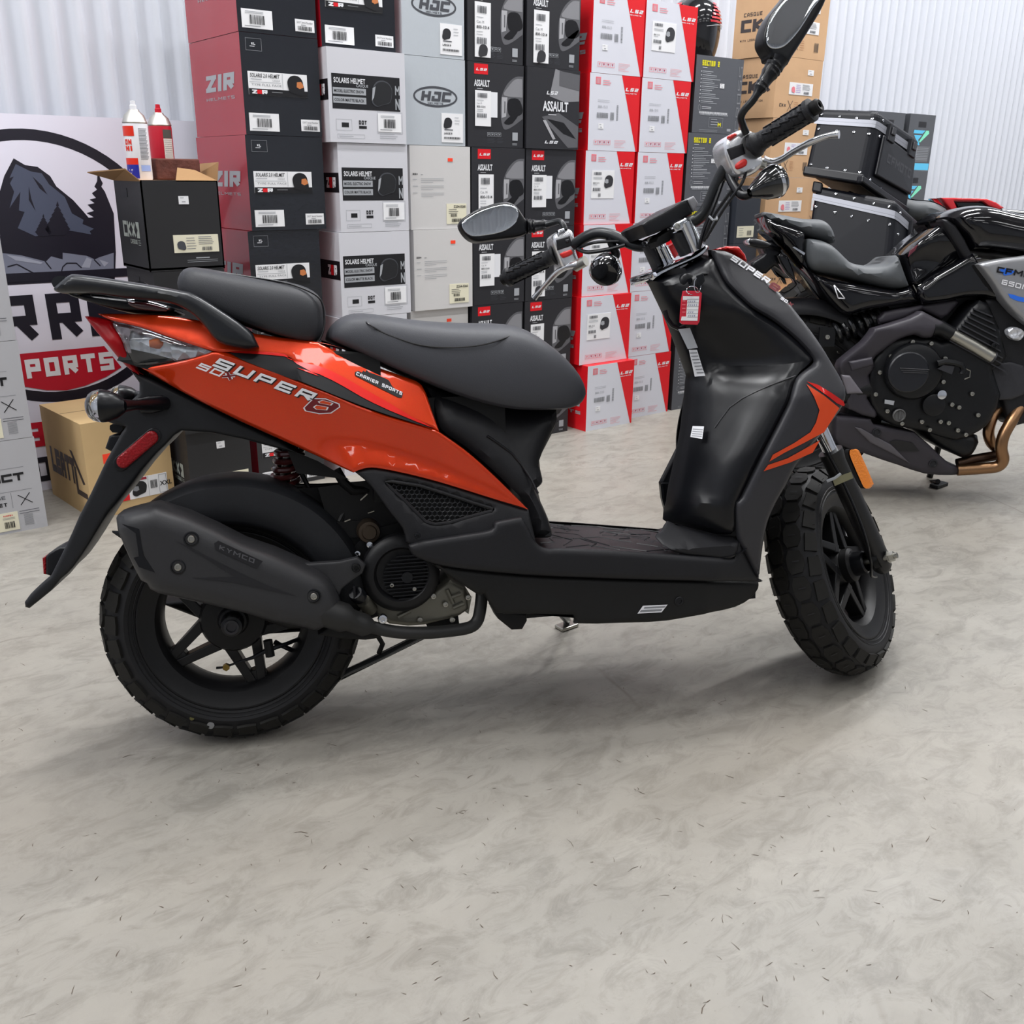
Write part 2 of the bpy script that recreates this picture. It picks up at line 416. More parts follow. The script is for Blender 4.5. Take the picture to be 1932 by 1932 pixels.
# ------------------------------------------------------------------ box kinds: each returns (body, [(part name, builder)])
RED_GLOSS = mat('red_gloss_card', (158, 22, 40), .22, coat=.3); NAVY = mat('black_gloss_card', (30, 32, 38), .16, coat=.5, bump=('n', 60, .25, .004)); SILVER = mat('silver_card', (186, 192, 198), .3, metal=.1, bump=('n', 40, .15, .003))
WCARD = mat('white_card', (204, 204, 210), .4); GCARD = mat('pale_grey_card', (202, 200, 199), .5); BCARD = mat('charcoal_card', (42, 42, 46), .38); LSW = mat('white_red_card', (212, 213, 222), .45); LSR = mat('red_card', (218, 24, 34), .4)
BROWN = mat('brown_cardboard', (200, 162, 124), .8, noise=(9, .05)); KRAFT = mat('kraft_cardboard', (198, 168, 122), .8, noise=(9, .05)); BLKCARD = mat('matte_black_card', (36, 36, 38), .5, noise=(3, .08)); S2CARD = mat('slate_card', (84, 86, 92), .5); ACTC = mat('light_grey_card', (176, 176, 180), .5)
SKIN = ink((196, 120, 70))
def b_zr(w, d, h):
    mb, f, l = carton(w, d, h, RED_GLOSS, NAVY)
    l.st('Z1R', d*.28, h*.46, h*.17, LGR, t=.26, w=.75, gap=.12, fit=d*.56, shear=.1); l.st('HELMETS', d*.28, h*.37, h*.03, LGR, t=.16, fit=d*.56)
    f.frame(w*.07, h*.83, w*.2, h*.12, .001, GRYT); f.st('XL', w*.14, h*.885, h*.025, WHT, t=.25); f.lines(w*.12, h*.87, w*.1, 1, .01, WHT)
    def pic(s, sw, sh):
        s.ft('SOLARIS 2.0 HELMET', sw*.03, sh*.76, sh*.17, BLK, fit=sw*.5, shear=.2, off=.01); s.ft('CASQUE', sw*.4, sh*.62, sh*.07, GRYT, off=0, shear=.2)
        s.lines(sw*.04, sh*.66, sw*.3, 1, .01); s.rect(sw*.02, sh*.55, sw*.52, .0012, LGR, 2); s.rect(sw*.57, sh*.3, .0012, sh*.68, LGR, 2)
        s.ft('TYPE FULL FACE', sw*.05, sh*.4, sh*.09, GRYT, fit=sw*.5, off=0)
        s.rect(0, 0, sw, sh*.27, BLK, 2); s.st('Z', sw*.05, sh*.05, sh*.17, WHT, 3, t=.28, fit=sw*.09); s.st('1', sw*.155, sh*.05, sh*.17, REDP, 3, t=.5, fit=sw*.045); s.st('R', sw*.215, sh*.05, sh*.17, WHT, 3, t=.28, fit=sw*.09); s.lines(sw*.38, sh*.14, sw*.3, 1, .01, GRYT, 3)
        s.helmet(sw*.8, sh*.5, sh*.44, BLK, SKIN, 4)
    return mb, [('product_label', sticker(w, d, h, w*.07, h*.4, w*.76, h*.23, PAPER, pic)), ('barcode_label', sticker(w, d, h, w*.05, h*.04, w*.38, h*.18, PAPER, lab_bar)), ('serial_label', sticker(w, d, h, w*.72, h*.055, w*.25, h*.12, PAPER, lab_serial))]
def b_sol(w, d, h):
    mb, f, l = carton(w, d, h, WCARD)
    l.rect(0, h*.45, d, h*.22, BLK); l.st('Z', d*.76, h*.5, h*.12, WHT, t=.28, fit=d*.06); l.st('1', d*.83, h*.5, h*.12, REDP, t=.5, fit=d*.03); l.st('R', d*.88, h*.5, h*.12, WHT, t=.28, fit=d*.06)
    f.rect(w*.045, h*.36, w*.88, h*.37, BLK); f.ft('SOLARIS HELMET', w*.07, h*.635, h*.055, WHT, fit=w*.4); f.ft('CASQUE', w*.35, h*.6, h*.03, LGR)
    for k, t in ((.515, 'MODEL ELECTRIC SNOW'), (.42, 'COLOR MATTE BLACK')):
        f.rect(w*.055, h*k, w*.42, h*.07, LGR, 2); f.ft(t, w*.07, h*(k+.02), h*.032, BLK, 3, fit=w*.38, off=.01)
    f.helmet(w*.68, h*.545, w*.14, DGR, None, 3, -1); f.helmet(w*.685, h*.543, w*.128, ink((30, 31, 34)), None, 4, -1)
    f.poly([(w*.56, h*.6), (w*.6, h*.62), (w*.575, h*.5), (w*.545, h*.46)], LGR, 6)
    f.st('N', w*.86, h*.38, h*.12, LGR, 2, t=.2, fit=w*.06); f.st('M', w*.86, h*.54, h*.1, LGR, 2, t=.2, fit=w*.06)
    f.frame(w*.08, h*.13, w*.2, h*.12, .0008, LGR); f.rect(w*.15, h*.165, w*.09, h*.05, BLK); f.st('DOT', w*.37, h*.2, h*.045, BLK, t=.28, fit=w*.1); f.rect(w*.37, h*.155, w*.1, h*.03, BLK)
    f.frame(w*.09, h*.045, w*.35, h*.045, .0008, LGR); f.lines(w*.11, h*.065, w*.3, 1, .01); f.lines(w*.64, h*.1, w*.3, 3, h*.022); f.frame(w*.61, h*.11, w*.34, h*.24, .0008, LGR)
    return mb, [('barcode_label', sticker(w, d, h, w*.62, h*.13, w*.31, h*.2, PAPER, lab_bar))]
def b_hjc(w, d, h):
    mb, f, l = carton(w, d, h, SILVER)
    f.ring(w*.51, h*.56, w*.36, h*.12, .007, DGR); f.st('HJC', w*.27, h*.51, h*.11, DGR, t=.28, w=.9, gap=.12, fit=w*.48, shear=.15); f.st('HELMETS', w*.38, h*.475, h*.02, DGR, t=.2, fit=w*.25)
    def pic(s, sw, sh): s.helmet(sw*.28, sh*.66, sw*.2, ink((38, 38, 42)), None, 2, -1); s.lines(sw*.6, sh*.85, sw*.3, 3, sh*.1); s.rect(sw*.12, sh*.42, sw*.4, sh*.03, DGR, 2); s.ft('LARGE 8', sw*.1, sh*.28, sh*.07, BLK); s.bars(sw*.1, sh*.12, sw*.75, sh*.07)
    return mb, [('product_label', sticker(w, d, h, w*.6, h*.04, w*.36, h*.34, PAPER, pic))]
def b_zox(w, d, h):
    mb, f, l = carton(w, d, h, GCARD)
    f.st('ZOX', w*.04, h*.655, h*.02, BLK, t=.3, fit=w*.08); f.lines(w*.17, h*.655, w*.06, 1, .01, GRYT)
    for k in range(9): f.rect(w*.17, h*(.61-.022*k-(.02 if k > 2 else 0)-(.02 if k > 5 else 0)), w*(.38 if k % 3 != 2 else .2), .0012, LGR, 2)
    f.lines(w*.04, h*.6, w*.1, 3, h*.08, LGR)
    def pic(s, sw, sh): s.ft('Z254-0260', sw*.35, sh*.8, sh*.12, BLK); s.lines(sw*.1, sh*.7, sw*.6, 3, sh*.09, DGR); s.bars(sw*.2, sh*.36, sw*.3, sh*.13); s.bars(sw*.25, sh*.1, sw*.55, sh*.16, seed=3)
    pr = sticker(w, d, h, w*.62, h*.82, w*.08, h*.04, ORGS)
    return mb, [('price_sticker', pr), ('barcode_label', sticker(w, d, h, w*.59, h*.06, w*.34, h*.25, CREAM, pic))]
def b_ass(w, d, h, big=False, stk=0):
    mb, f, l = carton(w, d, h, BCARD)
    sh1 = ink((92, 92, 96), .4); sh2 = ink((132, 132, 136), .4); sh3 = ink((24, 24, 27), .3); sh4 = ink((168, 168, 172), .4)
    if big:
        f.poly([(w*.52, h), (w*.62, h*.98), (w*.99, h*.94), (w*.99, h*.62), (w*.7, h*.6), (w*.42, h*.66)], sh2, 1); f.poly([(w*.6, h*.98), (w*.99, h*.95), (w*.99, h*.75), (w*.6, h*.8)], sh1, 2)
        f.poly([(w*.28, h*.4), (w*.6, h*.46), (w*.99, h*.3), (w*.99, h*.03), (w*.8, h*.02), (w*.55, h*.2)], sh1, 1); f.poly([(w*.38, h*.38), (w*.7, h*.34), (w*.95, h*.14), (w*.7, h*.2)], sh3, 2); f.poly([(w*.3, h*.36), (w*.5, h*.12), (w*.55, h*.13), (w*.36, h*.36)], sh4, 2)
        f.st('LS2', w*.36, h*.68, h*.045, WHT, 3, t=.24, fit=w*.2, shear=.25); f.ft('ASSAULT', w*.3, h*.48, h*.12, WHT, 3, off=.03, fit=w*.48); f.lines(w*.4, h*.43, w*.25, 1, .01, WHT, 3); f.st('LS2', w*.34, h*.07, h*.035, WHT, 3, t=.24, fit=w*.24, shear=.25)
        return mb, []
    f.rect(w*.11, h*.86, w*.24, h*.12, REDP); f.st('LS2', w*.14, h*.9, h*.03, WHT, 2, t=.24, fit=w*.18, shear=.25)
    f.ft('ASSAULT', w*.11, h*.72, h*.075, WHT, 2, off=.03, fit=w*.27); f.lines(w*.16, h*.69, w*.16, 1, .01, WHT, t=.0012)
    # helmet photograph running off the right edge
    f.poly(smooth_poly([(w*.99, h*.87, 1), (w*.85, h*.86), (w*.7, h*.77), (w*.6, h*.62), (w*.58, h*.45), (w*.6, h*.3), (w*.66, h*.22), (w*.8, h*.26), (w*.99, h*.36, 1)], 3), sh1, 1)
    f.poly(smooth_poly([(w*.97, h*.84, 1), (w*.84, h*.83), (w*.72, h*.74), (w*.64, h*.63), (w*.98, h*.62, 1)], 3), sh2, 2)
    f.poly(smooth_poly([(w*.72, h*.58), (w*.9, h*.6), (w*.98, h*.5), (w*.97, h*.42), (w*.82, h*.38), (w*.72, h*.42)], 3), sh3, 2)
    f.poly([(w*.6, h*.61), (w*.7, h*.61), (w*.68, h*.38), (w*.6, h*.36)], sh4, 2); f.rect(w*.645, h*.42, w*.02, h*.14, sh1, 3)
    f.poly(smooth_poly([(w*.64, h*.3), (w*.78, h*.4), (w*.98, h*.5), (w*.8, h*.3)], 3), sh3, 2)
    for k in range(4): f.rect(w*(.34+.065*k), h*.13, w*.055, h*.05, LGR, 2); f.rect(w*(.345+.065*k), h*.135, w*.045, h*.04, BCARD, 3); f.poly([(w*(.352+.065*k), h*.165), (w*(.382+.065*k), h*.165), (w*(.367+.065*k), h*.14)], LGR, 4)
    f.lines(w*.34, h*.11, w*.2, 4, h*.018, DGR, t=.001); f.lines(w*.52, h*.11, w*.16, 4, h*.018, DGR, t=.001)
    f.rect(w*.8, h*.09, w*.1, h*.1, LGR, 2); f.lines(w*.8, h*.05, w*.09, 2, h*.015, LGR)
    def lab(s, sw, sh): s.bars(sw*.15, sh*.8, sw*.6, sh*.13, DGR, seed=2); s.lines(sw*.1, sh*.72, sw*.7, 1, .01); s.ft('Cat. M', sw*.1, sh*.62, sh*.05, GRYT, off=0); s.ft('800-1014', sw*.1, sh*.52, sh*.06, BLK, off=.01); s.lines(sw*.1, sh*.46, sw*.4, 2, sh*.05); s.bars(sw*.12, sh*.24, sw*.6, sh*.12, DGR, seed=6)
    def lab2(s, sw, sh): lab(s, sw, sh); s.helmet(sw*.5, sh*.12, sw*.3, ink((48, 48, 52)), None, 3, -1)
    parts = []
    if stk == 1: parts.append(('paper_patch', sticker(w, d, h, w*.3, h*.36, w*.22, h*.3, WHT)))
    parts.append(('stock_label', sticker(w, d, h, w*.12, h*(.05 if stk == 2 else .25), w*.28, h*(.62 if stk == 2 else .42), PAPER, lab2 if stk == 2 else lab, e=.0012)))
    return mb, parts
def b_ls2(w, d, h, pic=False):
    mb, f, l = carton(w, d, h, LSR, LSW)
    f.poly([(w*.62, h), (w, h), (w, 0), (w*.97, 0)], LSR, 1)
    f.st('LS2', w*.7, h*.8, h*.045, WHT, 2, t=.26, fit=w*.25, shear=.25); f.st('HELMETS', w*.69, h*.765, h*.014, WHT, 2, t=.2, fit=w*.24)
    f.frame(w*.11, h*.86, w*.1, h*.095, .004, PINK); f.bars(w*.12, h*.865, w*.08, h*.08, PINK, 2); f.lines(w*.25, h*.91, w*.2, 3, h*.025, PINK, t=.0022)
    for k in range(4): f.frame(w*(.11+.085*k), h*.08, w*.075, h*.06, .0012, PINK, 2); f.poly([(w*(.13+.085*k), h*.125), (w*(.165+.085*k), h*.125), (w*(.148+.085*k), h*.095)], PINK if k == 0 else ink((180, 60, 90)), 2)
    f.lines(w*.52, h*.14, w*.25, 6, h*.018, PINK, t=.0009)
    if not pic:
        f.lines(w*.16, h*.66, w*.24, 2, h*.022, LGR, t=.001); f.ft('808-1513', w*.17, h*.56, h*.035, LGR, off=0); f.bars(w*.15, h*.43, w*.22, h*.07, GRYT); f.bars(w*.42, h*.41, w*.07, h*.1, GRYT, seed=5)
        for k in range(12): f.rect(w*.54, h*(.41+.017*k), w*.035, .0025, GRYT, 2)
    l.st('LS2', d*.1, h*.36, h*.14, LGR, 2, t=.26, fit=d*.78, shear=.15); l.st('HELMETS', d*.12, h*.24, h*.05, LGR, 2, t=.24, fit=d*.78)
    parts = []
    if pic:
        def lab(s, sw, sh):
            s.bars(sw*.08, sh*.84, sw*.35, sh*.1, DGR, seed=2); s.lines(sw*.06, sh*.74, sw*.4, 2, .005); s.ft('808-1515', sw*.06, sh*.52, sh*.06, BLK, off=0); s.lines(sw*.06, sh*.48, sw*.3, 1, .005); s.bars(sw*.06, sh*.26, sw*.32, sh*.12, DGR, seed=6); s.bars(sw*.3, sh*.06, sw*.1, sh*.12, DGR)
            s.helmet(sw*.74, sh*.6, sw*.2, ink((52, 52, 56)), LGR, 3, -1)
        parts.append(('stock_label', sticker(w, d, h, w*.13, h*.36, w*.46, h*.38, PAPER, lab)))
    else: parts.append(('price_sticker', sticker(w, d, h, w*.19, h*.29, w*.1, h*.07, PAPER, lab_price)))
    return mb, parts
def b_s2(w, d, h):
    mb, f, l = carton(w, d, h, BLKCARD, S2CARD)
    f.st('SECTOR 2', w*.12, h*.87, h*.07, YEL, 2, t=.28, w=.6, gap=.12, fit=w*.36); f.lines(w*.13, h*.845, w*.16, 1, .01, WHT)
    for k in range(9): f.rect(w*.11, h*(.79-.048*k), .004, .004, WHT); f.rect(w*.14, h*(.795-.048*k), w*(.22+.2*((k*37) % 5)/5), .003, LGR); f.rect(w*.14, h*(.775-.048*k), w*(.18+.2*((k*23) % 5)/5), .0015, LGR)
    f.ring(w*.12, h*.33, .008, .011, .001, LGR); f.lines(w*.17, h*.34, w*.2, 2, .006, WHT); f.bars(w*.12, h*.255, w*.6, .008, WHT, 2); f.bars(w*.14, h*.235, w*.6, .006, LGR, 2, seed=9)
    f.frame(w*.34, h*.08, w*.3, h*.13, .001, LGR); f.lines(w*.38, h*.18, w*.2, 3, .01, LGR, t=.003); f.st('M', w*.53, h*.095, h*.05, YEL, 2, t=.3, fit=w*.07)
    f.lines(w*.14, h*.04, w*.4, 2, .006, LGR, t=.001); f.rect(w*.74, h*.035, w*.08, h*.035, LGR)
    for k, ch in enumerate('CROSS'):
        qs, tw = stroke_text(ch, .12, .8)
        for q in qs: f.quad([(w*(.985-p.y*.075), h*(.05+.18*k)+p.x*h*.17) for p in q][::-1], GRYT, 2)
    return mb, [('price_sticker', sticker(w, d, h, w*.52, h*.6, w*.09, h*.06, PAPER, lab_price))]
def b_ckx(w, d, h, black=False, hole=False):
    c = BLKCARD if black else BROWN; I_ = ink((150, 156, 150)) if black else ink((62, 56, 56))
    mb, f, l = carton(w, d, h, c)
    if black:
        l.st('CKX', d*.18, h*.36, h*.18, I_, t=.24, w=.8, gap=.08, fit=d*.46); l.poly([(d*.67, h*.36), (d*.78, h*.36), (d*.78, h*.54), (d*.67, h*.54)], I_, 2); l.poly([(d*.67, h*.5), (d*.72, h*.45), (d*.67, h*.4)], c, 3); l.st('CASQUE', d*.42, h*.29, h*.05, I_, t=.2, w=.55, fit=d*.25); l.lines(d*.7, h*.33, d*.12, 3, .006, I_)
        f.lines(w*.62, h*.13, w*.3, 1, .01, LGR, t=.003); f.lines(w*.5, h*.11, w*.42, 2, .005, LGR, t=.001)
        l.mb.box((-w/2-.0006, d/2-d*.38, h*.86), (.0012, d*.2, h*.1), BLK)
    else:
        l.st('CKX', d*.15, h*.42, h*.2, I_, t=.26, w=.8, gap=.1, fit=d*.75); l.st('CASQUE', d*.2, h*.67, h*.06, I_, t=.18, w=.7, fit=d*.4); l.st('WITH LEGAL OPTION', d*.15, h*.27, h*.035, I_, t=.16, fit=d*.6)
        f.st('CKX', w*.12, h*.19, h*.05, I_, t=.22, w=.8, fit=w*.14); f.quad([(w*.29, h*.12), (w*.3, h*.12), (w*.41, h*.3), (w*.4, h*.3)], I_, 2); f.quad([(w*.29, h*.3), (w*.3, h*.3), (w*.41, h*.12), (w*.4, h*.12)], I_, 2); f.lines(w*.44, h*.27, w*.1, 5, h*.035, ink((170, 110, 70))); f.bars(w*.75, h*.12, w*.09, h*.15, ink((90, 80, 70)))
    def lab(s, sw, sh):
        s.helmet(sw*.17, sh*.4, sh*.26, DGR if black else PINK, None, 3); s.lines(sw*.28, sh*.8, sw*.22, 5, sh*.15, GRYT if black else ink((150, 120, 190))); s.lines(sw*.55, sh*.85, sw*.35, 5, sh*.1, GRYT); s.bars(sw*.62, sh*.1, sw*.22, sh*.2, DGR)
    return mb, [('product_label', sticker(w, d, h, w*.34 if black else w*.3, h*(.2 if black else .4), w*.6 if black else w*.52, h*.2, CREAM if black else PAPER, lab)), ('price_sticker', sticker(w, d, h, w*.46 if black else w*.68, h*.74, w*.13, h*.09, PAPER, lab_price))]
# ------------------------------------------------------------------ stacks
def put(kind, key, w, d, h, x, y, z, label, cat, group, rot=0, name='helmet_box', cache={}):
    ck = (key, round(w, 2), round(h, 3), round(d, 2))
    if ck not in cache:
        mb, parts = kind(w, d, h); o = mb.build(name); o.location = (x, y, z); o.rotation_euler.z = rot; cache[ck] = o
        for n, b in parts: b.build(n, o)
    else:
        o = copy_tree(cache[ck]); o.location = (x, y, z); o.rotation_euler.z = rot
    return tag(o, label, cat, group)
ROWN = ['resting on the floor', 'second from the floor', 'third from the floor', 'fourth from the floor', 'fifth from the floor', 'sixth from the floor', 'topmost']
def column(kind, key, xs, zs, yf, d, fmt, group, first=0, gap=.0012, jit=0, special={}):
    for i in range(len(zs)-1):
        x0, x1 = xs[i] if isinstance(xs, list) else xs; y = yf[i] if isinstance(yf, list) else yf
        k, kk = special.get(i, (kind, key))
        put(k, kk, x1-x0-.002, d, zs[i+1]-zs[i]-gap, (x0+x1)/2, y+d/2, zs[i], fmt % ROWN[i+first], 'box', group)
Z6 = [0, .272, .544, .818, 1.09, 1.362, 1.634]
ZZ = [0, .277, .554, .829, 1.104, 1.381, 1.658]
column(b_zr, 'zr', [(1.235, 1.475), (1.25, 1.49), (1.262, 1.505), (1.275, 1.53), (1.28, 1.532), (1.28, 1.53)], ZZ, [2.9, 2.9, 2.905, 2.9, 2.9, 2.9], .385, 'black helmet box with glossy red side, %s, leftmost tall stack', 'red sided helmet boxes in the leftmost tall stack')
column(b_sol, 'sol', [(1.54, 1.80), (1.55, 1.815), (1.56, 1.83), (1.57, 1.83), (1.545, 1.825)], Z6[:6], [2.88, 2.88, 2.88, 2.88, 2.875], .34, 'white helmet box with dark photo panel, %s in its stack', 'white helmet boxes with dark photo panels')
put(b_zr, 'zr2', .262, .385, .275, 1.545+.131, 2.9+.1925, Z6[5], 'black and red helmet box topping the stack of white boxes with dark panels', 'box', None)
column(b_hjc, 'hjc', [(1.832, 2.08), (1.832, 2.078)], [1.09, 1.362, 1.634], 2.9, .33, 'silver helmet box with oval logo, %s in its stack', 'silver boxes with an oval logo', first=4)
column(b_zox, 'zox', [(1.845, 2.095), (1.845, 2.095), (1.855, 2.105), (1.85, 2.1)], Z6[:5], [2.9, 2.91, 2.895, 2.9], .33, 'plain pale grey carton %s, under the silver boxes', 'plain pale grey cartons')
A1 = lambda w, d, h: b_ass(w, d, h, stk=1); A2 = lambda w, d, h: b_ass(w, d, h, stk=2); AB = lambda w, d, h: b_ass(w, d, h, big=True)
column(b_ass, 'as', [(2.105, 2.345), (2.105, 2.345), (2.11, 2.35), (2.105, 2.345), (2.09, 2.335), (2.09, 2.33)], Z6, 2.9, .33, 'black helmet-photo box %s, in the stack beside pale grey cartons', 'black helmet boxes, left of two stacks',
       special={2: (A1, 'as1'), 3: (A2, 'as2'), 4: (A1, 'as1'), 5: (A2, 'as2')})
column(b_ass, 'as', [(2.352, 2.592), (2.352, 2.597), (2.355, 2.595), (2.352, 2.592), (2.345, 2.598), (2.345, 2.595)], Z6, [2.9, 2.9, 2.9, 2.9, 2.895, 2.9], .33, 'black helmet-photo box %s, in the stack beside red-white boxes', 'black helmet boxes, right of two stacks',
       special={2: (A2, 'as2'), 3: (A1, 'as1'), 4: (AB, 'asb'), 5: (A2, 'as2')})
LP = lambda w, d, h: b_ls2(w, d, h, True)
column(b_ls2, 'ls', [(2.642, 2.908), (2.625, 2.905), (2.635, 2.905), (2.642, 2.905), (2.652, 2.915), (2.658, 2.92)], Z6, [2.845, 2.88, 2.89, 2.9, 2.9, 2.9], .36, 'white and red helmet box %s, left of two such stacks', 'red and white helmet boxes, left stack',
       special={1: (LP, 'lsp'), 2: (LP, 'lsp'), 3: (LP, 'lsp')})
column(b_ls2, 'ls', [(2.925, 3.19), (2.915, 3.185), (2.915, 3.19), (2.922, 3.192), (2.925, 3.206), (2.928, 3.218)], Z6, 2.9, .36, 'white and red helmet box %s, right of two such stacks', 'red and white helmet boxes, right stack',
       special={5: (LP, 'lsp')})
column(b_s2, 's2', [(3.215, 3.51), (3.215, 3.51), (3.21, 3.51), (3.208, 3.505), (3.228, 3.525)], [0, .293, .586, .879, 1.172, 1.466], 2.9, .35, 'slate grey box with yellow heading, %s, right of red-white boxes', 'slate grey helmet boxes')
column(b_ckx, 'ckx', [(3.70, 4.03), (3.71, 4.04), (3.73, 4.06), (3.75, 4.085), (3.755, 4.085), (3.745, 4.08), (3.742, 4.082)], [0, .25, .5, .75, 1.0, 1.25, 1.5, 1.75], [2.86, 2.8, 2.85, 2.9, 2.9, 2.9, 2.9], .25, 'brown carton %s, in the tall carton stack', 'brown cartons in the tall stack')
column(b_ckx, 'ckx', (4.10, 4.43), [0, .25, .5, .75, 1.0, 1.25], 2.97, .25, 'brown carton %s, in the lower stack beside the tall one', 'brown cartons in the lower stack')
# dark carton with outlined lettering
def b_cross(w, d, h):
    mb, f, l = carton(w, d, h, mat('dark_slate_card', (48, 52, 60), .45))
    def lab(s, sw, sh): s.lines(sw*.1, sh*.8, sw*.4, 4, sh*.2, GRYT); s.bars(sw*.6, sh*.2, sw*.25, sh*.4, DGR)
    return mb, [('product_label', sticker(w, d, h, w*.1, h*.1, w*.7, h*.2, CREAM, lab))]
column(b_cross, 'cr', (3.528, 3.695), [0, .24, .48, .72, .965], 2.88, .25, 'dark slate carton %s, between slate grey boxes and brown cartons', 'dark slate cartons')
# dark cartons with a blue and green triangle, far right
def b_tri(w, d, h):
    mb, f, l = carton(w, d, h, mat('graphite_gloss_card', (70, 72, 76), .25, coat=.3))
    B1 = ink((90, 190, 230)); B2 = ink((130, 225, 190))
    f.rect(w*.36, h*.77, w*.3, h*.1, BLK)
    f.poly([(w*.2, h*.66), (w*.22, h*.72), (w*.66, h*.72), (w*.56, h*.66)], B1, 2); f.poly([(w*.69, h*.72), (w*.8, h*.72), (w*.82, h*.67), (w*.5, h*.5), (w*.46, h*.52)], B2, 2); f.poly([(w*.24, h*.63), (w*.54, h*.63), (w*.42, h*.55), (w*.5, h*.46), (w*.44, h*.45)], B1, 2)
    f.poly([(w*.36, h*.44), (w*.94, h*.44), (w*.9, h*.15), (w*.32, h*.15)], ink((96, 98, 102)), 1)
    for k in range(8): f.rect(w*.38, h*(.4-.03*k), w*.5, .0022, LGR, 2)
    f.rect(w*.02, h*.01, w*.96, h*.12, B1, 1)
    return mb, []
column(b_tri, 'tri', [(5.36, 5.64), (5.36, 5.64), (5.35, 5.63), (5.36, 5.63)], [0, .373, .746, 1.046, 1.347], 3.2, .3, 'graphite carton with triangle emblem, %s in the far right stack', 'graphite cartons with triangle emblems')
column(b_tri, 'tri2', (4.99, 5.31), [0, .373, .746, 1.046, 1.345], 3.2, .3, 'graphite carton %s, in the stack second from the right', 'graphite cartons, second stack')
# black cartons at left, the top one open
column(lambda w, d, h: b_ckx(w, d, h, True), 'ckb', [(.992, 1.197), (.985, 1.195), (.925, 1.14)], [0, .244, .488, .732], [2.86, 2.84, 2.8], .23, 'matte black carton %s, beneath the open carton', 'matte black cartons')
def open_carton():
    w, d, h = .218, .23, .243; mb, f, l = carton(w, d, h, BLKCARD)
    # remove lid: rebuild as open box with inner walls
    mb2 = MB(); x, y, t = w/2, d/2, .004
    for a, b in (((0, -y+t/2), (w, t)), ((0, y-t/2), (w, t)), ((-x+t/2, 0), (t, d)), ((x-t/2, 0), (t, d))): mb2.box((a[0], a[1], h/2), (b[0], b[1], h), BLKCARD)
    mb2.box((0, 0, .006), (w, d, .006), BLKCARD); mb2.box((0, .0, h-.003), (w-.008, d-.008, .004), BROWN)
    src, parts = b_ckx(w, d, h, True)
    keep = [i for i, m in enumerate(src.m) if src.mats[m] is not BLKCARD or True]
    o2 = len(mb2.v); mb2.v += src.v
    for i, fc in enumerate(src.f):
        vs = [src.v[k] for k in fc]
        if all(abs(v.z-h) < .002 for v in vs) or all(v.z < .0001 for v in vs): continue
        if src.mats[src.m[i]] is BLKCARD and len(vs) == 4 and max((a-b).length for a in vs for b in vs) > .2: continue
        mb2.f.append(tuple(k+o2 for k in fc)); mb2.m.append(mb2.mi(src.mats[src.m[i]])); mb2.sm.append(False)
    o = mb2.build('helmet_box'); o.location = (1.03, 2.915, .732)
    tag(o, 'open black carton with its flaps up, carrying spray cans and a brick', 'box')
    for n, b in parts: b.build(n, o)
    F = MB(); CI = mat('flap_inner_cardboard', (150, 116, 78), .8)
    def flap(a, b, up, name):
        F = MB(); F.poly([a, b, b+up[1], a+up[0]], CI, V((0, 0, -.003))); F.build(name, o)
    flap(V((-x, y, h)), V((-x, -y, h)), (V((-.07, .0, .02)), V((-.03, .02, .03))), 'flap')
    flap(V((x, -y, h)), V((-x*.1, -y, h)), (V((-.04, .06, .028)), V((.03, .06, .034))), 'flap')
    flap(V((x, y, h)), V((x, -y, h)), (V((.03, 0, .045)), V((.012, .01, .05))), 'flap')
    return o
open_carton()
# spray cans and brick
def can(x, y, z, h, r, body, cap, art, label):
    mb = MB(); mb.lathe([(0, 0), (r*.95, 0), (r, .004), (r, h), (r*.97, h+.004)], (0, 0, 0), (0, 0, 1), body, 40)
    cv = mb
    def wrap(a0, a1, z0, z1, m, L=1):
        n = max(2, int((a1-a0)/.12)); rr = r+.0004*L; vs = []; 
        for i in range(n+1):
            a = a0+(a1-a0)*i/n; vs += [(rr*math.cos(a), rr*math.sin(a), z0), (rr*math.cos(a), rr*math.sin(a), z1)]
        mb.add(vs, [(2*i, 2*i+2, 2*i+3, 2*i+1) for i in range(n)], m)
    art(wrap, h, r, mb)
    o = mb.build('spray_can'); o.location = (x, y, z)
    k = MB(); k.lathe([(r*.97, h+.004), (r*1.02, h+.007), (r*.98, h+.01), (r*.8, h+.026), (r*.45, h+.036), (r*.42, h+.04), (0, h+.04)], (0, 0, 0), (0, 0, 1), mat('brushed_steel', (190, 188, 182), .4, 1), 40); k.build('dome', o)
    k = MB(); k.lathe([(.009, h+.038), (.009, h+.05), (.007, h+.052), (.0065, h+.062), (0, h+.063)], (0, 0, 0), (0, 0, 1), cap, 20); k.build('nozzle', o)
    return tag(o, label, 'spray can')
ca = -2.05   # azimuth towards the camera
CANR = ink((216, 44, 20), .3); CANB = ink((28, 40, 150), .3); CANW = ink((226, 226, 230), .3); CANK = ink((178, 24, 44), .3)
def wraptext(mb, txt, a0, z0, h, r, m, t=.2, wd=.02):
    qs, tw = stroke_text(txt, t, .8, .2); k = wd/tw
    for q in qs: mb.add([((r+.0009)*math.cos(a0+p.x*k/r), (r+.0009)*math.sin(a0+p.x*k/r), z0+p.y*h) for p in q], [(0, 1, 2, 3)], m, False)
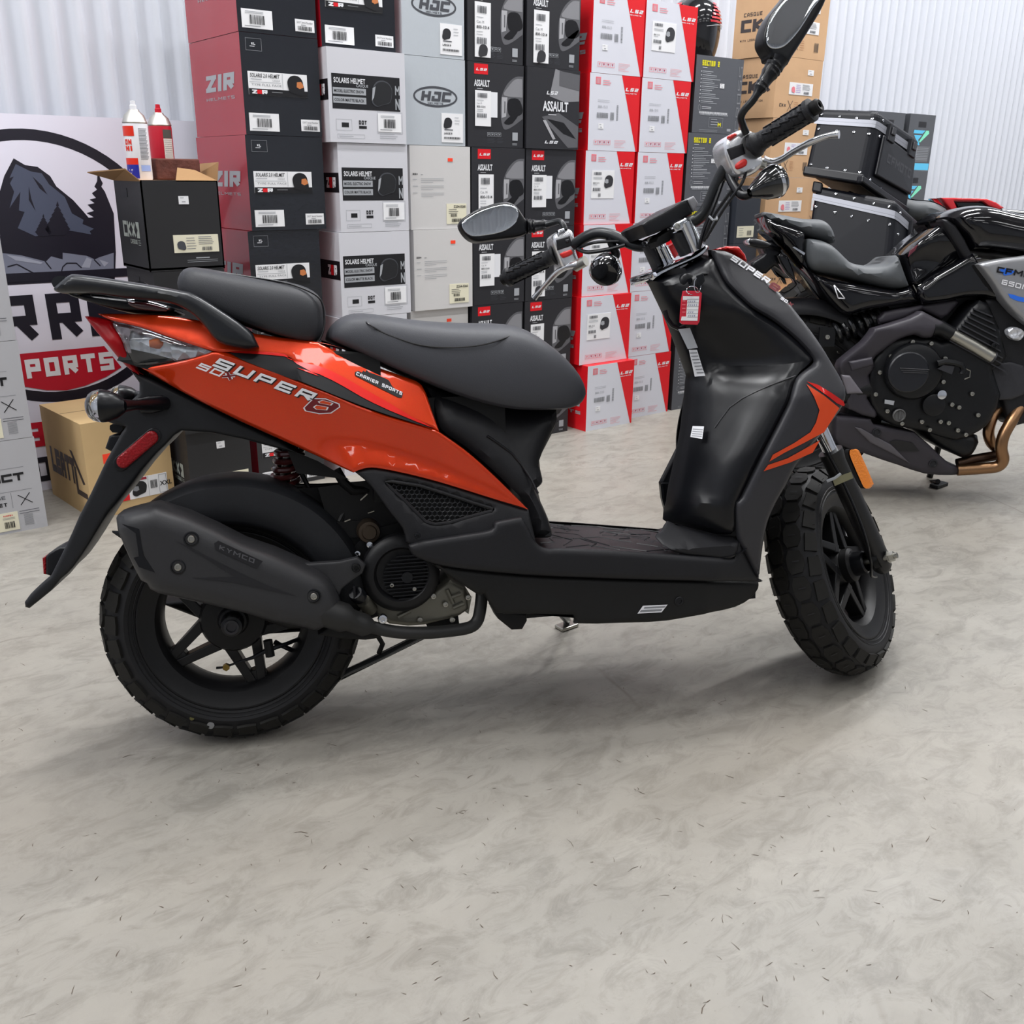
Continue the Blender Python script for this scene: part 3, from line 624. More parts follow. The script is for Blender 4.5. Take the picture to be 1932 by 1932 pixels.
def art1(wrap, h, r, mb):
    wrap(ca-1.5, ca-.0, h*.8, h*.98, CANR, 2); wrap(ca-1.5, ca+.1, h*.28, h*.4, CANR, 2); wrap(ca-1.5, ca+.1, 0.004, h*.28, CANB, 2)
    wraptext(mb, 'ON', ca-.95, h*.64, h*.1, r, CANR, .28, .022); wraptext(mb, 'NI', ca-.95, h*.53, h*.09, r, CANR, .28, .022); wraptext(mb, '7', ca-.8, h*.1, h*.1, r, CANW, .28, .012)
    for k in range(24): wrap(ca+.35, ca+1.15-.2*((k*7) % 3)/3, h*(.93-.024*k), h*(.938-.024*k), DGR, 2)
    wrap(ca+.3, ca+1.2, h*.16, h*.27, ink((150, 170, 220)), 2)
def art2(wrap, h, r, mb):
    wrap(ca+.35, ca+1.25, h*.8, h*.96, ink((80, 76, 70)), 2); wrap(ca+.35, ca+1.25, .004, h*.79, ink((214, 206, 196)), 2)
    for k in range(16): wrap(ca+.42, ca+1.15, h*(.76-.04*k), h*(.766-.04*k), GRYT, 3)
    wraptext(mb, 'NT', ca-.5, h*.2, h*.06, r, CANW, .28, .02); wraptext(mb, 'NS', ca-.5, h*.12, h*.06, r, CANW, .28, .02)
can(.952, 2.885, .9752, .142, .0325, CANW, CANW, art1, 'white, red and blue spray can with white nozzle in the open black carton')
can(1.055, 2.985, .9752, .142, .0325, CANK, mat('red_nozzle', (190, 20, 40), .35), art2, 'dark red spray can with red nozzle behind the brick')
k = MB(); BR = mat('brick_brown', (92, 52, 44), .9, bump=('n', 60, .8, .004), noise=(30, .25)); k.box((0, 0, .0), (.128, .06, .057), BR)
o = k.build('brick', bevel=.004); o.location = (1.058, 2.905, 1.0042); o.rotation_euler = (0, 0, .06); tag(o, 'pitted dark brown brick in the open black carton before the red can', 'brick')
# grey cartons, far left
def b_act(w, d, h):
    mb, f, l = carton(w, d, h, ACTC)
    f.st('IMPACT', w-.215, h*.56, h*.085, BLK, t=.3, w=1.3, gap=.14, fit=.172); f.rect(w*.1, h*.7, w*.78, .0012, GRYT); f.rect(w*.1, h*.45, w*.82, .0012, GRYT); f.rect(w-.085, h*.27, .0012, h*.17, GRYT)
    f.st('NEIGE', w-.155, h*.38, h*.035, DGR, t=.16, fit=.055); f.st('HELMET', w-.17, h*.3, h*.04, BLK, t=.24, fit=.072)
    f.quad([(w-.064, h*.29), (w-.062, h*.285), (w-.034, h*.41), (w-.036, h*.415)], BLK, 2); f.quad([(w-.068, h*.4), (w-.066, h*.405), (w-.03, h*.3), (w-.032, h*.295)], BLK, 2)
    f.lines(w-.07, h*.22, .055, 2, .007, DGR, t=.0014)
    for k_ in range(11): f.lines(w-.06, h*(.18-.012*k_), .04, 1, .01, GRYT, t=.001)
    def lab(s, sw, sh): s.st('KIMPEX', sw*.3, sh*.8, sh*.08, REDP, t=.24, fit=sw*.45); s.lines(sw*.25, sh*.7, sw*.6, 2, sh*.06, GRYT, t=.001); s.bars(sw*.3, sh*.15, sw*.5, sh*.35)
    return mb, [('barcode_label', sticker(w, d, h, w-.13, h*.03, .055, h*.2, CREAM, lab))]
column(b_act, 'act', [(.252, .592), (.249, .589), (.246, .586), (.247, .587)], [0, .2745, .552, .83, 1.0], 2.96, .3, 'light grey helmet carton %s, in the far left stack', 'light grey cartons', special={3: (lambda w, d, h: b_act(w, d, h), 'act3')})
# brown carton with dark lettering and a label strip
def b_lthr(w, d, h):
    mb, f, l = carton(w, d, h, KRAFT); I_ = ink((60, 48, 44))
    l.st('LEATT', d*.12, h*.3, h*.28, I_, t=.3, w=.8, gap=.06, fit=d*.6); l.quad([(d*.64, h*.66), (d*.7, h*.66), (d*.93, h*.36), (d*.88, h*.34)], I_); l.quad([(d*.7, h*.2), (d*.95, h*.2), (d*.95, h*.26), (d*.7, h*.26)], I_); l.rect(d*.7, h*.2, d*.05, h*.3, I_)
    f.rect(w*.2, h*.56, w*.14, h*.1, ORGS)
    def lab(s, sw, sh):
        s.rect(0, 0, sw*.24, sh, REDP, 2); s.rect(sw*.26, sh*.86, sw*.34, sh*.12, ink((150, 30, 50)), 2); s.helmet(sw*.44, sh*.46, sh*.36, BLK, GRYT, 3, -1); s.bars(sw*.66, sh*.35, sw*.14, sh*.4); s.frame(sw*.83, sh*.05, sw*.15, sh*.9, .0008, DGR, 2); s.ft('XXL', sw*.85, sh*.4, sh*.22, BLK); s.rect(sw*.62, 0, .0008, sh, GRYT, 2)
    return mb, [('product_label', sticker(w, d, h, w*.3, h*.13, w*.62, h*.22, PAPER, lab))]
ra_ = math.radians(5); put(b_lthr, 'le', .262, .34, .297, .713+.131*math.cos(ra_)-.17*math.sin(ra_), 2.935+.131*math.sin(ra_)+.17*math.cos(ra_), 0, 'brown carton with dark logo and XXL label on the floor below the banner', 'box', None, rot=ra_, name='cardboard_box')
# ------------------------------------------------------------------ helmet on the slate boxes
def make_helmet():
    r = empty('helmet', Matrix.Translation((3.40, 3.08, 1.466)) @ Matrix.Rotation(math.radians(48), 4, 'Z'), 'glossy black full-face helmet with red graphics on top of the slate grey boxes', 'helmet')
    HB = mat('helmet_gloss_black', (20, 21, 24), .12, coat=.6)
    mb = MB(); n = 28; rows = [(0, .8), (.03, .9), (.07, .97), (.11, 1), (.15, .99), (.19, .9), (.22, .72), (.242, .42), (.25, 0)]; vs = []
    for z, k in rows:
        for i in range(n):
            a = 2*PI*i/n; ch = .022*max(0, math.cos(a))*(1-z/.25); vs.append(((.135*k+ch)*math.cos(a), .112*k*math.sin(a), z))
    fs = [(j*n+i, j*n+(i+1) % n, (j+1)*n+(i+1) % n, (j+1)*n+i) for j in range(len(rows)-1) for i in range(n)]
    mb.add(vs, fs, HB); mb.build('shell', r, subsurf=1)
    mb = MB(); m = mat('smoked_visor', (14, 15, 18), .05, coat=1); vs = []
    for j in range(6):
        z = .105+.075*j/5; k = .985 if j < 5 else .95
        for i in range(15):
            a = -1.15+2.3*i/14; vs.append(((.142*k+.01)*math.cos(a)*(1-.04*abs(j-2)), (.118*k)*math.sin(a), z))
    mb.add(vs, [(j*15+i, j*15+i+1, (j+1)*15+i+1, (j+1)*15+i) for j in range(5) for i in range(14)], m); mb.build('visor', r)
    mb = MB(); RD = mat('helmet_red', (190, 40, 50), .25, coat=.5); WD = mat('helmet_white_dot', (215, 222, 226), .3)
    def sph(a, z, e=.0025):
        k = [v for v in rows]; 
        for i in range(len(rows)-1):
            if rows[i][0] <= z <= rows[i+1][0]: kk = rows[i][1]+(rows[i+1][1]-rows[i][1])*(z-rows[i][0])/(rows[i+1][0]-rows[i][0])
        ch = .022*max(0, math.cos(a))*(1-z/.25); return V(((.135*kk+ch+e)*math.cos(a), (.112*kk+e)*math.sin(a), z))
    for s_ in (-1, 1):
        for q in range(6):
            a0 = s_*(1.75+.02*q); z = .135+.014*q; P = [sph(a0+s_*(.9-.08*q)*i/6, z) for i in range(7)]+[sph(a0+s_*(.9-.08*q)*i/6, z+.008) for i in range(7)]
            mb.add(P, [(i, i+1, i+8, i+7) for i in range(6)], RD)
        for a, z in ((1.35, .19), (1.45, .17), (1.52, .15), (1.3, .145), (1.5, .125), (1.25, .165)):
            c = sph(s_*a, z, .004); t = V((-math.sin(s_*a), math.cos(s_*a), 0)); mb.add([c+t*.0045*math.cos(b)+V((0, 0, .0045))*math.sin(b) for b in [k*PI/4 for k in range(8)]], [tuple(range(8))], WD)
        P = [sph(s_*(.9+1.9*i/12), .117+.012*math.sin(i/12*PI), .003) for i in range(13)]; mb.tube(P, .0016, mat('chrome_line', (220, 222, 226), .15, .6), 6)
    mb.build('graphics', r)
make_helmet()
# ------------------------------------------------------------------ banner
WALLY = 3.56
def bn(x, s, L=0):
    a = math.atan(.11/1.16); return V((x, 3.33+s*math.sin(a)-.0006*L*math.cos(a)-.0, s*math.cos(a)+.0006*L*math.sin(a)))
def bpx(x, y):
    a = math.atan(.11/1.16); nn = V((0, math.cos(a), -math.sin(a))); d = ray(x, y); t = (V((0, 3.33, 0))-CP).dot(nn)/d.dot(nn); P = CP+d*t
    return (P.x, P.z/math.cos(a))
mb = MB(); BW = mat('banner_white', (218, 216, 228), .4); bnm = bn(0, 0)-bn(0, 0, 1)
P4 = [bn(.0, 0), bn(1.6, 0), bn(1.6, 1.165), bn(.0, 1.165)]
mb.poly(P4, BW, V((0, .012, 0)))
cb = Cv(mb, bn(0, 0), (1, 0, 0), (bn(0, 1)-bn(0, 0)).normalized(), -(V((0, math.cos(math.atan(.11/1.16)), -math.sin(math.atan(.11/1.16))))))
BK = ink((24, 22, 34), .4, 'banner_black'); SL = ink((72, 78, 96), .4, 'banner_slate'); GR2 = ink((116, 120, 136), .4, 'banner_grey'); GR3 = ink((150, 154, 168), .4, 'banner_light_grey'); BRD = ink((186, 22, 44), .35, 'banner_red')
cx, cy = .79, .702
cb.ring(cx, cy, .421, .421, .033, BK, 1, 72)
def bpoly(pts, m, L): cb.poly([bpx(*p[:2]) for p in pts], m, L)
C2 = lambda pts: K(0, 220, 5.083, pts)
peak = C2([(0, 710), (40, 570), (130, 400), (240, 465), (360, 482), (480, 570), (540, 670), (700, 800), (790, 900), (850, 970), (900, 965), (830, 925), (900, 905), (840, 845), (905, 830), (860, 795), (920, 780), (880, 735), (930, 700), (905, 670), (930, 620), (935, 515), (960, 590), (985, 640), (970, 670), (1005, 720), (1090, 930), (1110, 1300), (1105, 1480), (1100, 1560)])
pk = [bpx(*p[:2]) for p in peak]; base = pk[-1][1]
left = [(cx-.34, base), (cx-.375, .82), (.56, .80), (.63, .90)]
cb.poly(left+pk, BK, 2)
bpoly(C2([(150, 455), (290, 525), (400, 545), (470, 650), (620, 770), (690, 930), (800, 990), (790, 1030), (900, 1075), (860, 1100), (875, 1130), (650, 1090), (560, 1110), (340, 1148), (170, 1070), (235, 915), (180, 900), (195, 720), (90, 880), (135, 720), (95, 640), (130, 575), (90, 590)]), SL, 3)
bpoly(C2([(310, 575), (400, 660), (450, 745), (380, 690)]), BK, 4); bpoly(C2([(275, 670), (300, 790), (340, 905), (275, 800)]), BK, 4)
for (tx, ty, s_) in ((550, 810, 1.0), (415, 930, .66)):
    pts = [(tx, ty)]; n = 6
    for k_ in range(1, n+1): pts += [(tx+s_*(22*k_-8), ty+s_*(45*k_+0)), (tx+s_*(22*k_-18), ty+s_*(45*k_+6))]
    pts += [(tx+s_*70, ty+s_*330), (tx-s_*70, ty+s_*330)]
    for k_ in range(n, 0, -1): pts += [(tx-s_*(22*k_-18), ty+s_*(45*k_+6)), (tx-s_*(22*k_-8), ty+s_*(45*k_))]
    bpoly(C2(pts), BK, 4)
bpoly(C2([(-200, 1330), (30, 1310), (200, 1330), (440, 1390), (490, 1340), (600, 1370), (600, 1305), (830, 1335), (910, 1370), (950, 1350), (1090, 1305), (1090, 1470), (560, 1490), (65, 1515), (-200, 1520)]), GR2, 3)
bpoly(C2([(60, 1325), (230, 1350), (410, 1400), (390, 1415), (150, 1380)]), GR3, 4); bpoly(C2([(830, 1350), (880, 1370), (860, 1450), (780, 1445)]), GR3, 4); bpoly(C2([(950, 1370), (1040, 1400), (1000, 1440)]), GR3, 4)
for ln in ([(430, 1385), (490, 1460)], [(580, 1520), (600, 1440), (640, 1405), (730, 1405), (780, 1450)], [(70, 1440), (160, 1415), (320, 1500)], [(900, 1370), (960, 1430)]):
    for a, b in zip(ln[:-1], ln[1:]):
        dx, dy = b[0]-a[0], b[1]-a[1]; L_ = math.hypot(dx, dy); nx, ny = -dy/L_*5, dx/L_*5
        bpoly(C2([(a[0]-nx, a[1]-ny), (b[0]-nx, b[1]-ny), (b[0]+nx, b[1]+ny), (a[0]+nx, a[1]+ny)]), BK, 5)
cb.rect(cx-.335, .668, .67, .027, BK, 4)
# big lettering: CARRIER with the third and fourth letters in view
lw, lg = .085, .018
def fat(ch, x, y, w, h, m, t, L=3):
    qs, tw = stroke_text(ch, t/h, w/h, 0); 
    for q in qs: cb.quad([(x+p.x*w/tw, y+p.y*h) for p in q], m, L)
xs = [.395, .515, .637, .773, .925, .975, 1.07]
for ch, x in zip('CARRIER', xs): fat(ch, x, .482, .03 if ch == 'I' else (.07 if ch == 'E' else .1), .145, BK, .03)
rb = [bpx(*p[:2]) for p in K(0, 560, 4.025, [(920, 540), (800, 610), (640, 680), (400, 720)])]
red = [(.93, .447), (.975, .372), (.92, .345), (.85, .324), (.79, .316), (.73, .324), (.66, .345), (.605, .372), (.65, .447)]
cb.poly(red, BRD, 3)
cb.st('SPORTS', .622, .367, .06, WHT, 5, t=.26, w=.8, gap=.22, fit=.33)
fat('3', .652, .145, .052, .08, BRD, .02); fat('0', .65, .03, .056, .08, BK, .018)
o = mb.build('shop_banner'); tag(o, 'white shop banner with black mountain emblem and red band leaning on the left wall', 'banner')
# ------------------------------------------------------------------ room shell
WLL = mat('painted_corrugated_steel', (206, 209, 217), .2, coat=.3, coatr=.08)
WLD = mat('painted_steel_grey', (200, 204, 210), .35)
def corr(name, x0, x1, y, z0, z1, axis='x', sgn=-1, pitch=.082, dep=.03, wm=None):
    mb = MB(); n = int((x1-x0)/pitch); vs = []; prof = []
    for i in range(n+1):
        for a, b in ((0, 0), (.18, .15), (.32, .8), (.42, 1), (.58, 1), (.68, .8), (.82, .15)): prof.append((x0+(i+a)*pitch, b*dep))
    for p, q in prof:
        for z in (z0, z1): vs.append((p, y+sgn*q, z) if axis == 'x' else (y+sgn*q, p, z))
    fs = [(2*i, 2*i+2, 2*i+3, 2*i+1) for i in range(len(prof)-1)]
    mb.add(vs, fs, wm or WLL)
    # screws
    if axis == 'x':
        for zz in (.55, 1.76, 2.9):
            for i in range(0, n, 2): mb.lathe([(0, .004), (.004, .003), (.006, 0)], (x0+(i+.9)*pitch, y-.001, zz), (0, sgn, 0), mat('screw_steel', (120, 122, 126), .4, .8), 6)
    return mb.build(name, sharp=60)
RZ = 4.2
tag(corr('wall_back', -5, 9, WALLY, 0, RZ), kind='structure')
tag(corr('wall_left', -5.5, WALLY, -5, 0, RZ, 'y', 1), kind='structure'); tag(corr('wall_right', -5.5, WALLY, 9, 0, RZ, 'y', -1), kind='structure'); tag(corr('wall_front', -5, 9, -5.5, 0, RZ, 'x', 1, wm=WLD), kind='structure')
# floor
def floor_mat():
    m = bpy.data.materials.new('polished_concrete'); m.use_nodes = True; nt = m.node_tree; N = nt.nodes.new; Lk = nt.links.new; b = nt.nodes['Principled BSDF']
    tc = N('ShaderNodeTexCoord')
    def noise(scale, det, rough=.55, dist=0, vec=None):
        t = N('ShaderNodeTexNoise'); t.inputs['Scale'].default_value = scale; t.inputs['Detail'].default_value = det; t.inputs['Roughness'].default_value = rough; t.inputs['Distortion'].default_value = dist
        Lk(vec or tc.outputs['Object'], t.inputs['Vector']); return t.outputs[0]
    def ramp(i, p0, p1, c0=0, c1=1):
        r = N('ShaderNodeValToRGB'); r.color_ramp.elements[0].position = p0; r.color_ramp.elements[1].position = p1
        r.color_ramp.elements[0].color = (c0,)*3+(1,); r.color_ramp.elements[1].color = (c1,)*3+(1,); Lk(i, r.inputs[0]); return r.outputs[0]
    def mix(f, a, bb, mode='MIX', fac=None):
        x = N('ShaderNodeMixRGB'); x.blend_type = mode
        if f is None: x.inputs[0].default_value = fac
        else: Lk(f, x.inputs[0])
        for i, q in ((1, a), (2, bb)):
            if isinstance(q, tuple): x.inputs[i].default_value = q
            else: Lk(q, x.inputs[i])
        return x.outputs[0]
    base = mix(ramp(noise(2.2, 8, .6, .6), .32, .68), lin((130, 126, 119)), lin((158, 154, 146)))
    base = mix(ramp(noise(26, 10, .7, .5), .4, .62), base, lin((146, 142, 134)))
    # trowel swirls: stretched distorted noise
    mp = N('ShaderNodeMapping'); mp.inputs['Scale'].default_value = (1, 2.0, 1); mp.inputs['Rotation'].default_value = (0, 0, .5); Lk(tc.outputs['Object'], mp.inputs[0])
    sw = ramp(noise(11, 12, .74, .8, mp.outputs[0]), .47, .62); base = mix(sw, base, mix(None, base, lin((108, 104, 97)), 'MIX', .5))
    warm = ramp(noise(.8, 4, .5, .3), .45, .7); base = mix(warm, base, mix(None, base, lin((168, 156, 140)), 'MIX', .3))
    # dark specks and hairline scratches
    sp = ramp(noise(70, 3, .6), .70, .74); patch = ramp(noise(2.5, 3), .45, .6)
    mm = N('ShaderNodeMath'); mm.operation = 'MULTIPLY'; Lk(sp, mm.inputs[0]); Lk(patch, mm.inputs[1])
    base = mix(mm.outputs[0], base, lin((84, 74, 66)))
    vr = N('ShaderNodeTexVoronoi'); vr.feature = 'DISTANCE_TO_EDGE'; vr.inputs['Scale'].default_value = .9; 
    dn = N('ShaderNodeTexNoise'); dn.inputs['Scale'].default_value = 3; Lk(tc.outputs['Object'], dn.inputs['Vector']); dm = mix(None, tc.outputs['Object'], dn.outputs[1], 'MIX', .15); Lk(dm, vr.inputs['Vector'])
    cr = ramp(vr.outputs[0], .0, .0022, 1, 0); cm = N('ShaderNodeMath'); cm.operation = 'MULTIPLY'; Lk(cr, cm.inputs[0]); Lk(ramp(noise(1.3, 2), .5, .6), cm.inputs[1])
    base = mix(cm.outputs[0], base, lin((120, 114, 106)))
    Lk(base, b.inputs['Base Color'])
    Lk(ramp(noise(6, 6), .3, .7, .34, .52), b.inputs['Roughness']); b.inputs['Specular IOR Level'].default_value = .4
    bp_ = N('ShaderNodeBump'); bp_.inputs['Strength'].default_value = .25; bp_.inputs['Distance'].default_value = .003; Lk(noise(25, 8, .7, .8), bp_.inputs['Height']); Lk(bp_.outputs[0], b.inputs['Normal'])
    return m
mb = MB(); mb.box((2, -.97, -.05), (14, 9.06, .1), floor_mat()); o = mb.build('floor'); tag(o, kind='structure')
# short hair-like debris lying on the concrete: uncountable
mb = MB(); DB = mat('debris_brown', (86, 72, 60), .8); rr = random.Random(11)
for i in range(420):
    px_ = rr.uniform(0, 1932); py_ = 1932-(1932-860)*rr.random()**1.0; g_ = ground(px_, py_)
    if g_.y > 2.7 or g_.length > 6: continue
    a = rr.uniform(0, PI); L_ = rr.uniform(.0012, .006)*(1 if rr.random() < .9 else 2); t_ = rr.uniform(.0002, .0006); bnd = rr.uniform(-.5, .5)
    d1 = V((math.cos(a), math.sin(a), 0)); d2 = V((math.cos(a+bnd), math.sin(a+bnd), 0)); n1 = V((-d1.y, d1.x, 0))*t_; c = V((g_.x, g_.y, .0006))
    mb.add([c-n1, c+n1, c+d1*L_-n1, c+d1*L_+n1, c+d1*L_+d2*L_-n1*.3, c+d1*L_+d2*L_+n1*.3], [(0, 2, 3, 1), (2, 4, 5, 3)], DB, False)
o = mb.build('floor_debris', weld=False); tag(o, 'scattered dark specks and short fibres on the concrete floor', 'debris', kind='stuff')
# ceiling with strip lamps
mb = MB(); mb.box((2, -.97, RZ+.03), (14, 9.06, .06), mat('ceiling_steel', (205, 206, 208), .5))
for i in range(28): mb.box((-4.75+.5*i, -.97, RZ-.02), (.04, 9.0, .04), mat('ceiling_steel', (205, 206, 208), .5))
tag(mb.build('ceiling'), kind='structure')
HOUS = mat('lamp_housing_white', (225, 225, 225), .4)
LY = [(-3.6, 1), (-1.2, 1), (1.0, 1), (2.55, 1)]
def lamp(x, y, z, power, ln=1.2, wd=.16, rz=0):
    r = empty('strip_lamp', Matrix.Translation((x, y, z)) @ Matrix.Rotation(rz, 4, 'Z'))
    mb = MB(); mb.box((0, 0, .045), (ln+.06, wd+.04, .05), HOUS); mb.box((0, wd/2+.012, .01), (ln+.06, .012, .05), HOUS); mb.box((0, -wd/2-.012, .01), (ln+.06, .012, .05), HOUS)
    for s_ in (-1, 1): mb.box((s_*(ln/2+.02), 0, .01), (.02, wd+.03, .05), HOUS); mb.tube([(s_*ln*.4, 0, .07), (s_*ln*.4, 0, RZ-z)], .004, HOUS, 6)
    mb.build('housing', r)
    L = bpy.data.lights.new('tube_light', 'AREA'); L.shape = 'RECTANGLE'; L.size = ln; L.size_y = wd; L.energy = power; L.color = (.985, .99, 1.0)
    lo = bpy.data.objects.new('lamp_light', L); COL.objects.link(lo); lo.parent = r; lo.location = (0, 0, .0)
    return r
# ------------------------------------------------------------------ vehicle materials
PLA = mat('textured_black_plastic', (25, 25, 28), .45, spec=.35, bump=('n', 900, .25, .0006)); PLG = mat('satin_black_plastic', (12, 13, 17), .3, spec=.4); RUB = mat('tyre_rubber', (26, 25, 23), .65, spec=.3, bump=('n', 300, .2, .0008))
RUB2 = mat('tyre_sidewall', (26, 26, 28), .55, spec=.3); RIMM = mat('rim_matte_black', (13, 13, 15), .45, spec=.35); BLKM = mat('engine_black', (14, 14, 15), .5, spec=.3); CHR = mat('chrome', (215, 217, 222), .07, 1); STL = mat('zinc_steel', (170, 168, 160), .3, 1)
ALU = mat('cast_aluminium', (112, 110, 100), .45, .7, bump=('n', 200, .3, .001)); GRIP = mat('grip_rubber', (24, 25, 29), .5, spec=.4, bump=('v', 500, .3, .001)); SEATM = mat('seat_vinyl', (62, 63, 68), .5, spec=.4, bump=('n', 700, .35, .0008)); SEATR = mat('ribbed_seat_vinyl', (44, 45, 49), .5, spec=.4, bump=('n', 700, .35, .0008))
GREYP = mat('graphite_painted_plastic', (46, 46, 50), .36, spec=.45); AMB = mat('amber_reflector', (236, 130, 12), .2, coat=1, bump=('v', 300, .6, .002)); REDR = mat('red_reflector', (136, 6, 16), .3, coat=.2, spec=.3, bump=('v', 300, .6, .002))
BRZ = mat('bronze_header_steel', (150, 116, 86), .3, 1)
def bolt(mb, c, ax, r=.006, h=.005, m=None):
    m = m or STL; c = V(c); ax = V(ax).normalized()
    mb.lathe([(0, h*.5), (r*.45, h*.5), (r*.5, h), (r*.85, h*.95), (r, h*.6), (r, 0)], c, ax, m, 12)
def bolts(name, par, inv, items):
    for it in items: mb = MB(); bolt(mb, *it); mb.build(name, par, inv)
def make_wheel(parent, inv, F_, R, hw, nb, phase, name='wheel', rim=.7, nsp=5, hubr=.034, spw=.0085, Y=0, disc=False):
    W = lambda x, y, z: F_.w((x, y, z)); ax = F_.Y
    rb = R*rim; ro = rb-.036*R/.23
    # rim: parent part
    mb = MB(); prof = [(ro, -hw*.55), (ro-.003, -hw*.2), (ro-.003, hw*.2), (ro, hw*.55), (ro+.008, hw*.72), (rb-.012, hw*.78), (rb, hw*.9), (rb+.004, hw*.86), (rb-.004, hw*.6), (rb-.008, 0), (rb-.004, -hw*.6), (rb+.004, -hw*.86), (rb, -hw*.9), (rb-.012, -hw*.78), (ro+.008, -hw*.72), (ro, -hw*.55)]
    mb.lathe(prof, F_.o, ax, RIMM, 64)
    for k in range(nsp):
        a = math.radians(phase+360/nsp*k)
        d = V((math.cos(a), 0, math.sin(a))); t = V((-math.sin(a), 0, math.cos(a)))
        for s_ in (-1, 1):
            def cs(r, off, w_, yy, th): return [F_.w(d*r+t*(off-w_)+V((0, yy-th, 0))), F_.w(d*r+t*(off+w_)+V((0, yy-th, 0))), F_.w(d*r+t*(off+w_)+V((0, yy+th, 0))), F_.w(d*r+t*(off-w_)+V((0, yy+th, 0)))]
            mb.hexa(cs(hubr*.8, s_*hubr*.85, spw*1.15, -hw*.25, hw*.3), cs(ro+.002, s_*spw*1.0, spw*.95, -hw*.2, hw*.25), RIMM)
        mb.hexa([F_.w(d*(ro-.02)+t*w_+V((0, y_, 0))) for w_, y_ in ((-.016, -hw*.4), (.016, -hw*.4), (.016, hw*.1), (-.016, hw*.1))], [F_.w(d*(ro+.002)+t*w_+V((0, y_, 0))) for w_, y_ in ((-.022, -hw*.4), (.022, -hw*.4), (.022, hw*.1), (-.022, hw*.1))], RIMM)
    wh = mb.build(name, parent, inv, bevel=.002)
    # tyre
    mb = MB(); RT_ = R-.005; n = 13; pr = []
    for i in range(n):
        ph = -1.35+2.7*i/(n-1); pr.append((RT_-.062*R/.23*(1-math.cos(ph))*.9, hw*math.sin(ph)/math.sin(1.35)))
    pr = [(rb-.002, -hw*.8), (rb+.01, -hw*.93)]+pr+[(rb+.01, hw*.93), (rb-.002, hw*.8)]
    mb.lathe(pr, F_.o, ax, RUB2, 96)
    for rr_ in (rb+.014, rb+.006):
        for s_ in (-1, 1): mb.lathe([(rr_-.0012, s_*hw*.955), (rr_, s_*(hw*.955+.0014)), (rr_+.0012, s_*hw*.955)], F_.o, ax, RUB2, 72)
    def tp(u, w_, e):
        ph = w_*1.12; r = RT_-.062*R/.23*(1-math.cos(ph))*.9; y = hw*math.sin(ph)/math.sin(1.35)
        nr, ny = math.cos(ph*.9), math.sin(ph*.9); r += nr*e; y += ny*e; a = u*2*PI/nb
        return F_.w((r*math.cos(a), y, r*math.sin(a)))
    A = [(.06, -.46), (.35, -.56), (.62, -.56), (.93, -.44), (.96, -.12), (.72, -.03), (.3, -.03), (.02, -.14)]
    S_ = [(.12, -.66), (.88, -.6), (.93, -1.02), (.5, -1.05), (.07, -1.02)]
    S2_ = [(.06, -.66), (.44, -.64), (.42, -.85), (.08, -.86)]
    for k in range(nb):
        for s_, of in ((1, 0), (-1, .5)):
            for Q in (A, S_):
                P = [(k+of+u+(.0 if Q is A else .25), s_*w_) for u, w_ in Q]; top = [tp(u, w_, .0055) for u, w_ in P]; bot = [tp(u, w_, -.002) for u, w_ in P]; m_ = len(P)
                c = sum(top, V((0, 0, 0)))/m_; t2 = [p+(c-p)*.06 for p in top]
                fs = [tuple(range(m_))]+[(i+m_, (i+1) % m_+m_, (i+1) % m_, i) for i in range(m_)]
                mb.add(t2+bot, fs, RUB, False)
                # sipe line across the block
                if Q is A: mb.add([tp(k+of+.46, s_*-.2, .0058), tp(k+of+.5, s_*-.2, .0058), tp(k+of+.5, s_*-.4, .0058), tp(k+of+.46, s_*-.4, .0058)], [(0, 1, 2, 3)], BLK, False)
    ty = mb.build('tyre', wh, inv, weld=False, sharp=40)
    # hair-like moulding spews
    mb = MB(); rs = random.Random(3)
    for k in range(90):
        a = 2*PI*k/90*1.0+rs.uniform(-.02, .02); w_ = rs.choice((-.95, -.6, .6, .95)); u = a*nb/2/PI; p = tp(u, w_, .004); q = tp(u+.03, w_, .004+rs.uniform(.003, .007)); mb.tube([p, q], .0004, RUB, 4, cap=False)
    mb.build('mould_fibres', ty, inv, weld=False)
    mb = MB(); mb.lathe([(0, -hw*.95), (hubr*.42, -hw*.95), (hubr*.45, -hw*.9), (hubr*.7, -hw*.88), (hubr*.95, -hw*.6), (hubr*1.25, -hw*.35), (hubr*1.4, 0), (hubr*1.3, hw*.5), (hubr*.9, hw*.95), (0, hw)], F_.o, ax, RIMM, 36)
    mb.build('hub', wh, inv)
    mb = MB(); a = math.radians(phase+38); d = V((math.cos(a), 0, math.sin(a))); mb.tube([F_.w(d*(ro-.002)+V((0, -.01, 0))), F_.w(d*(ro-.03)+V((0, -.022, 0))), F_.w(d*(ro-.04)+V((0, -.024, 0)))], [.0045, .0045, .0052], PLG, 10); mb.build('valve_stem', wh, inv)
    return wh
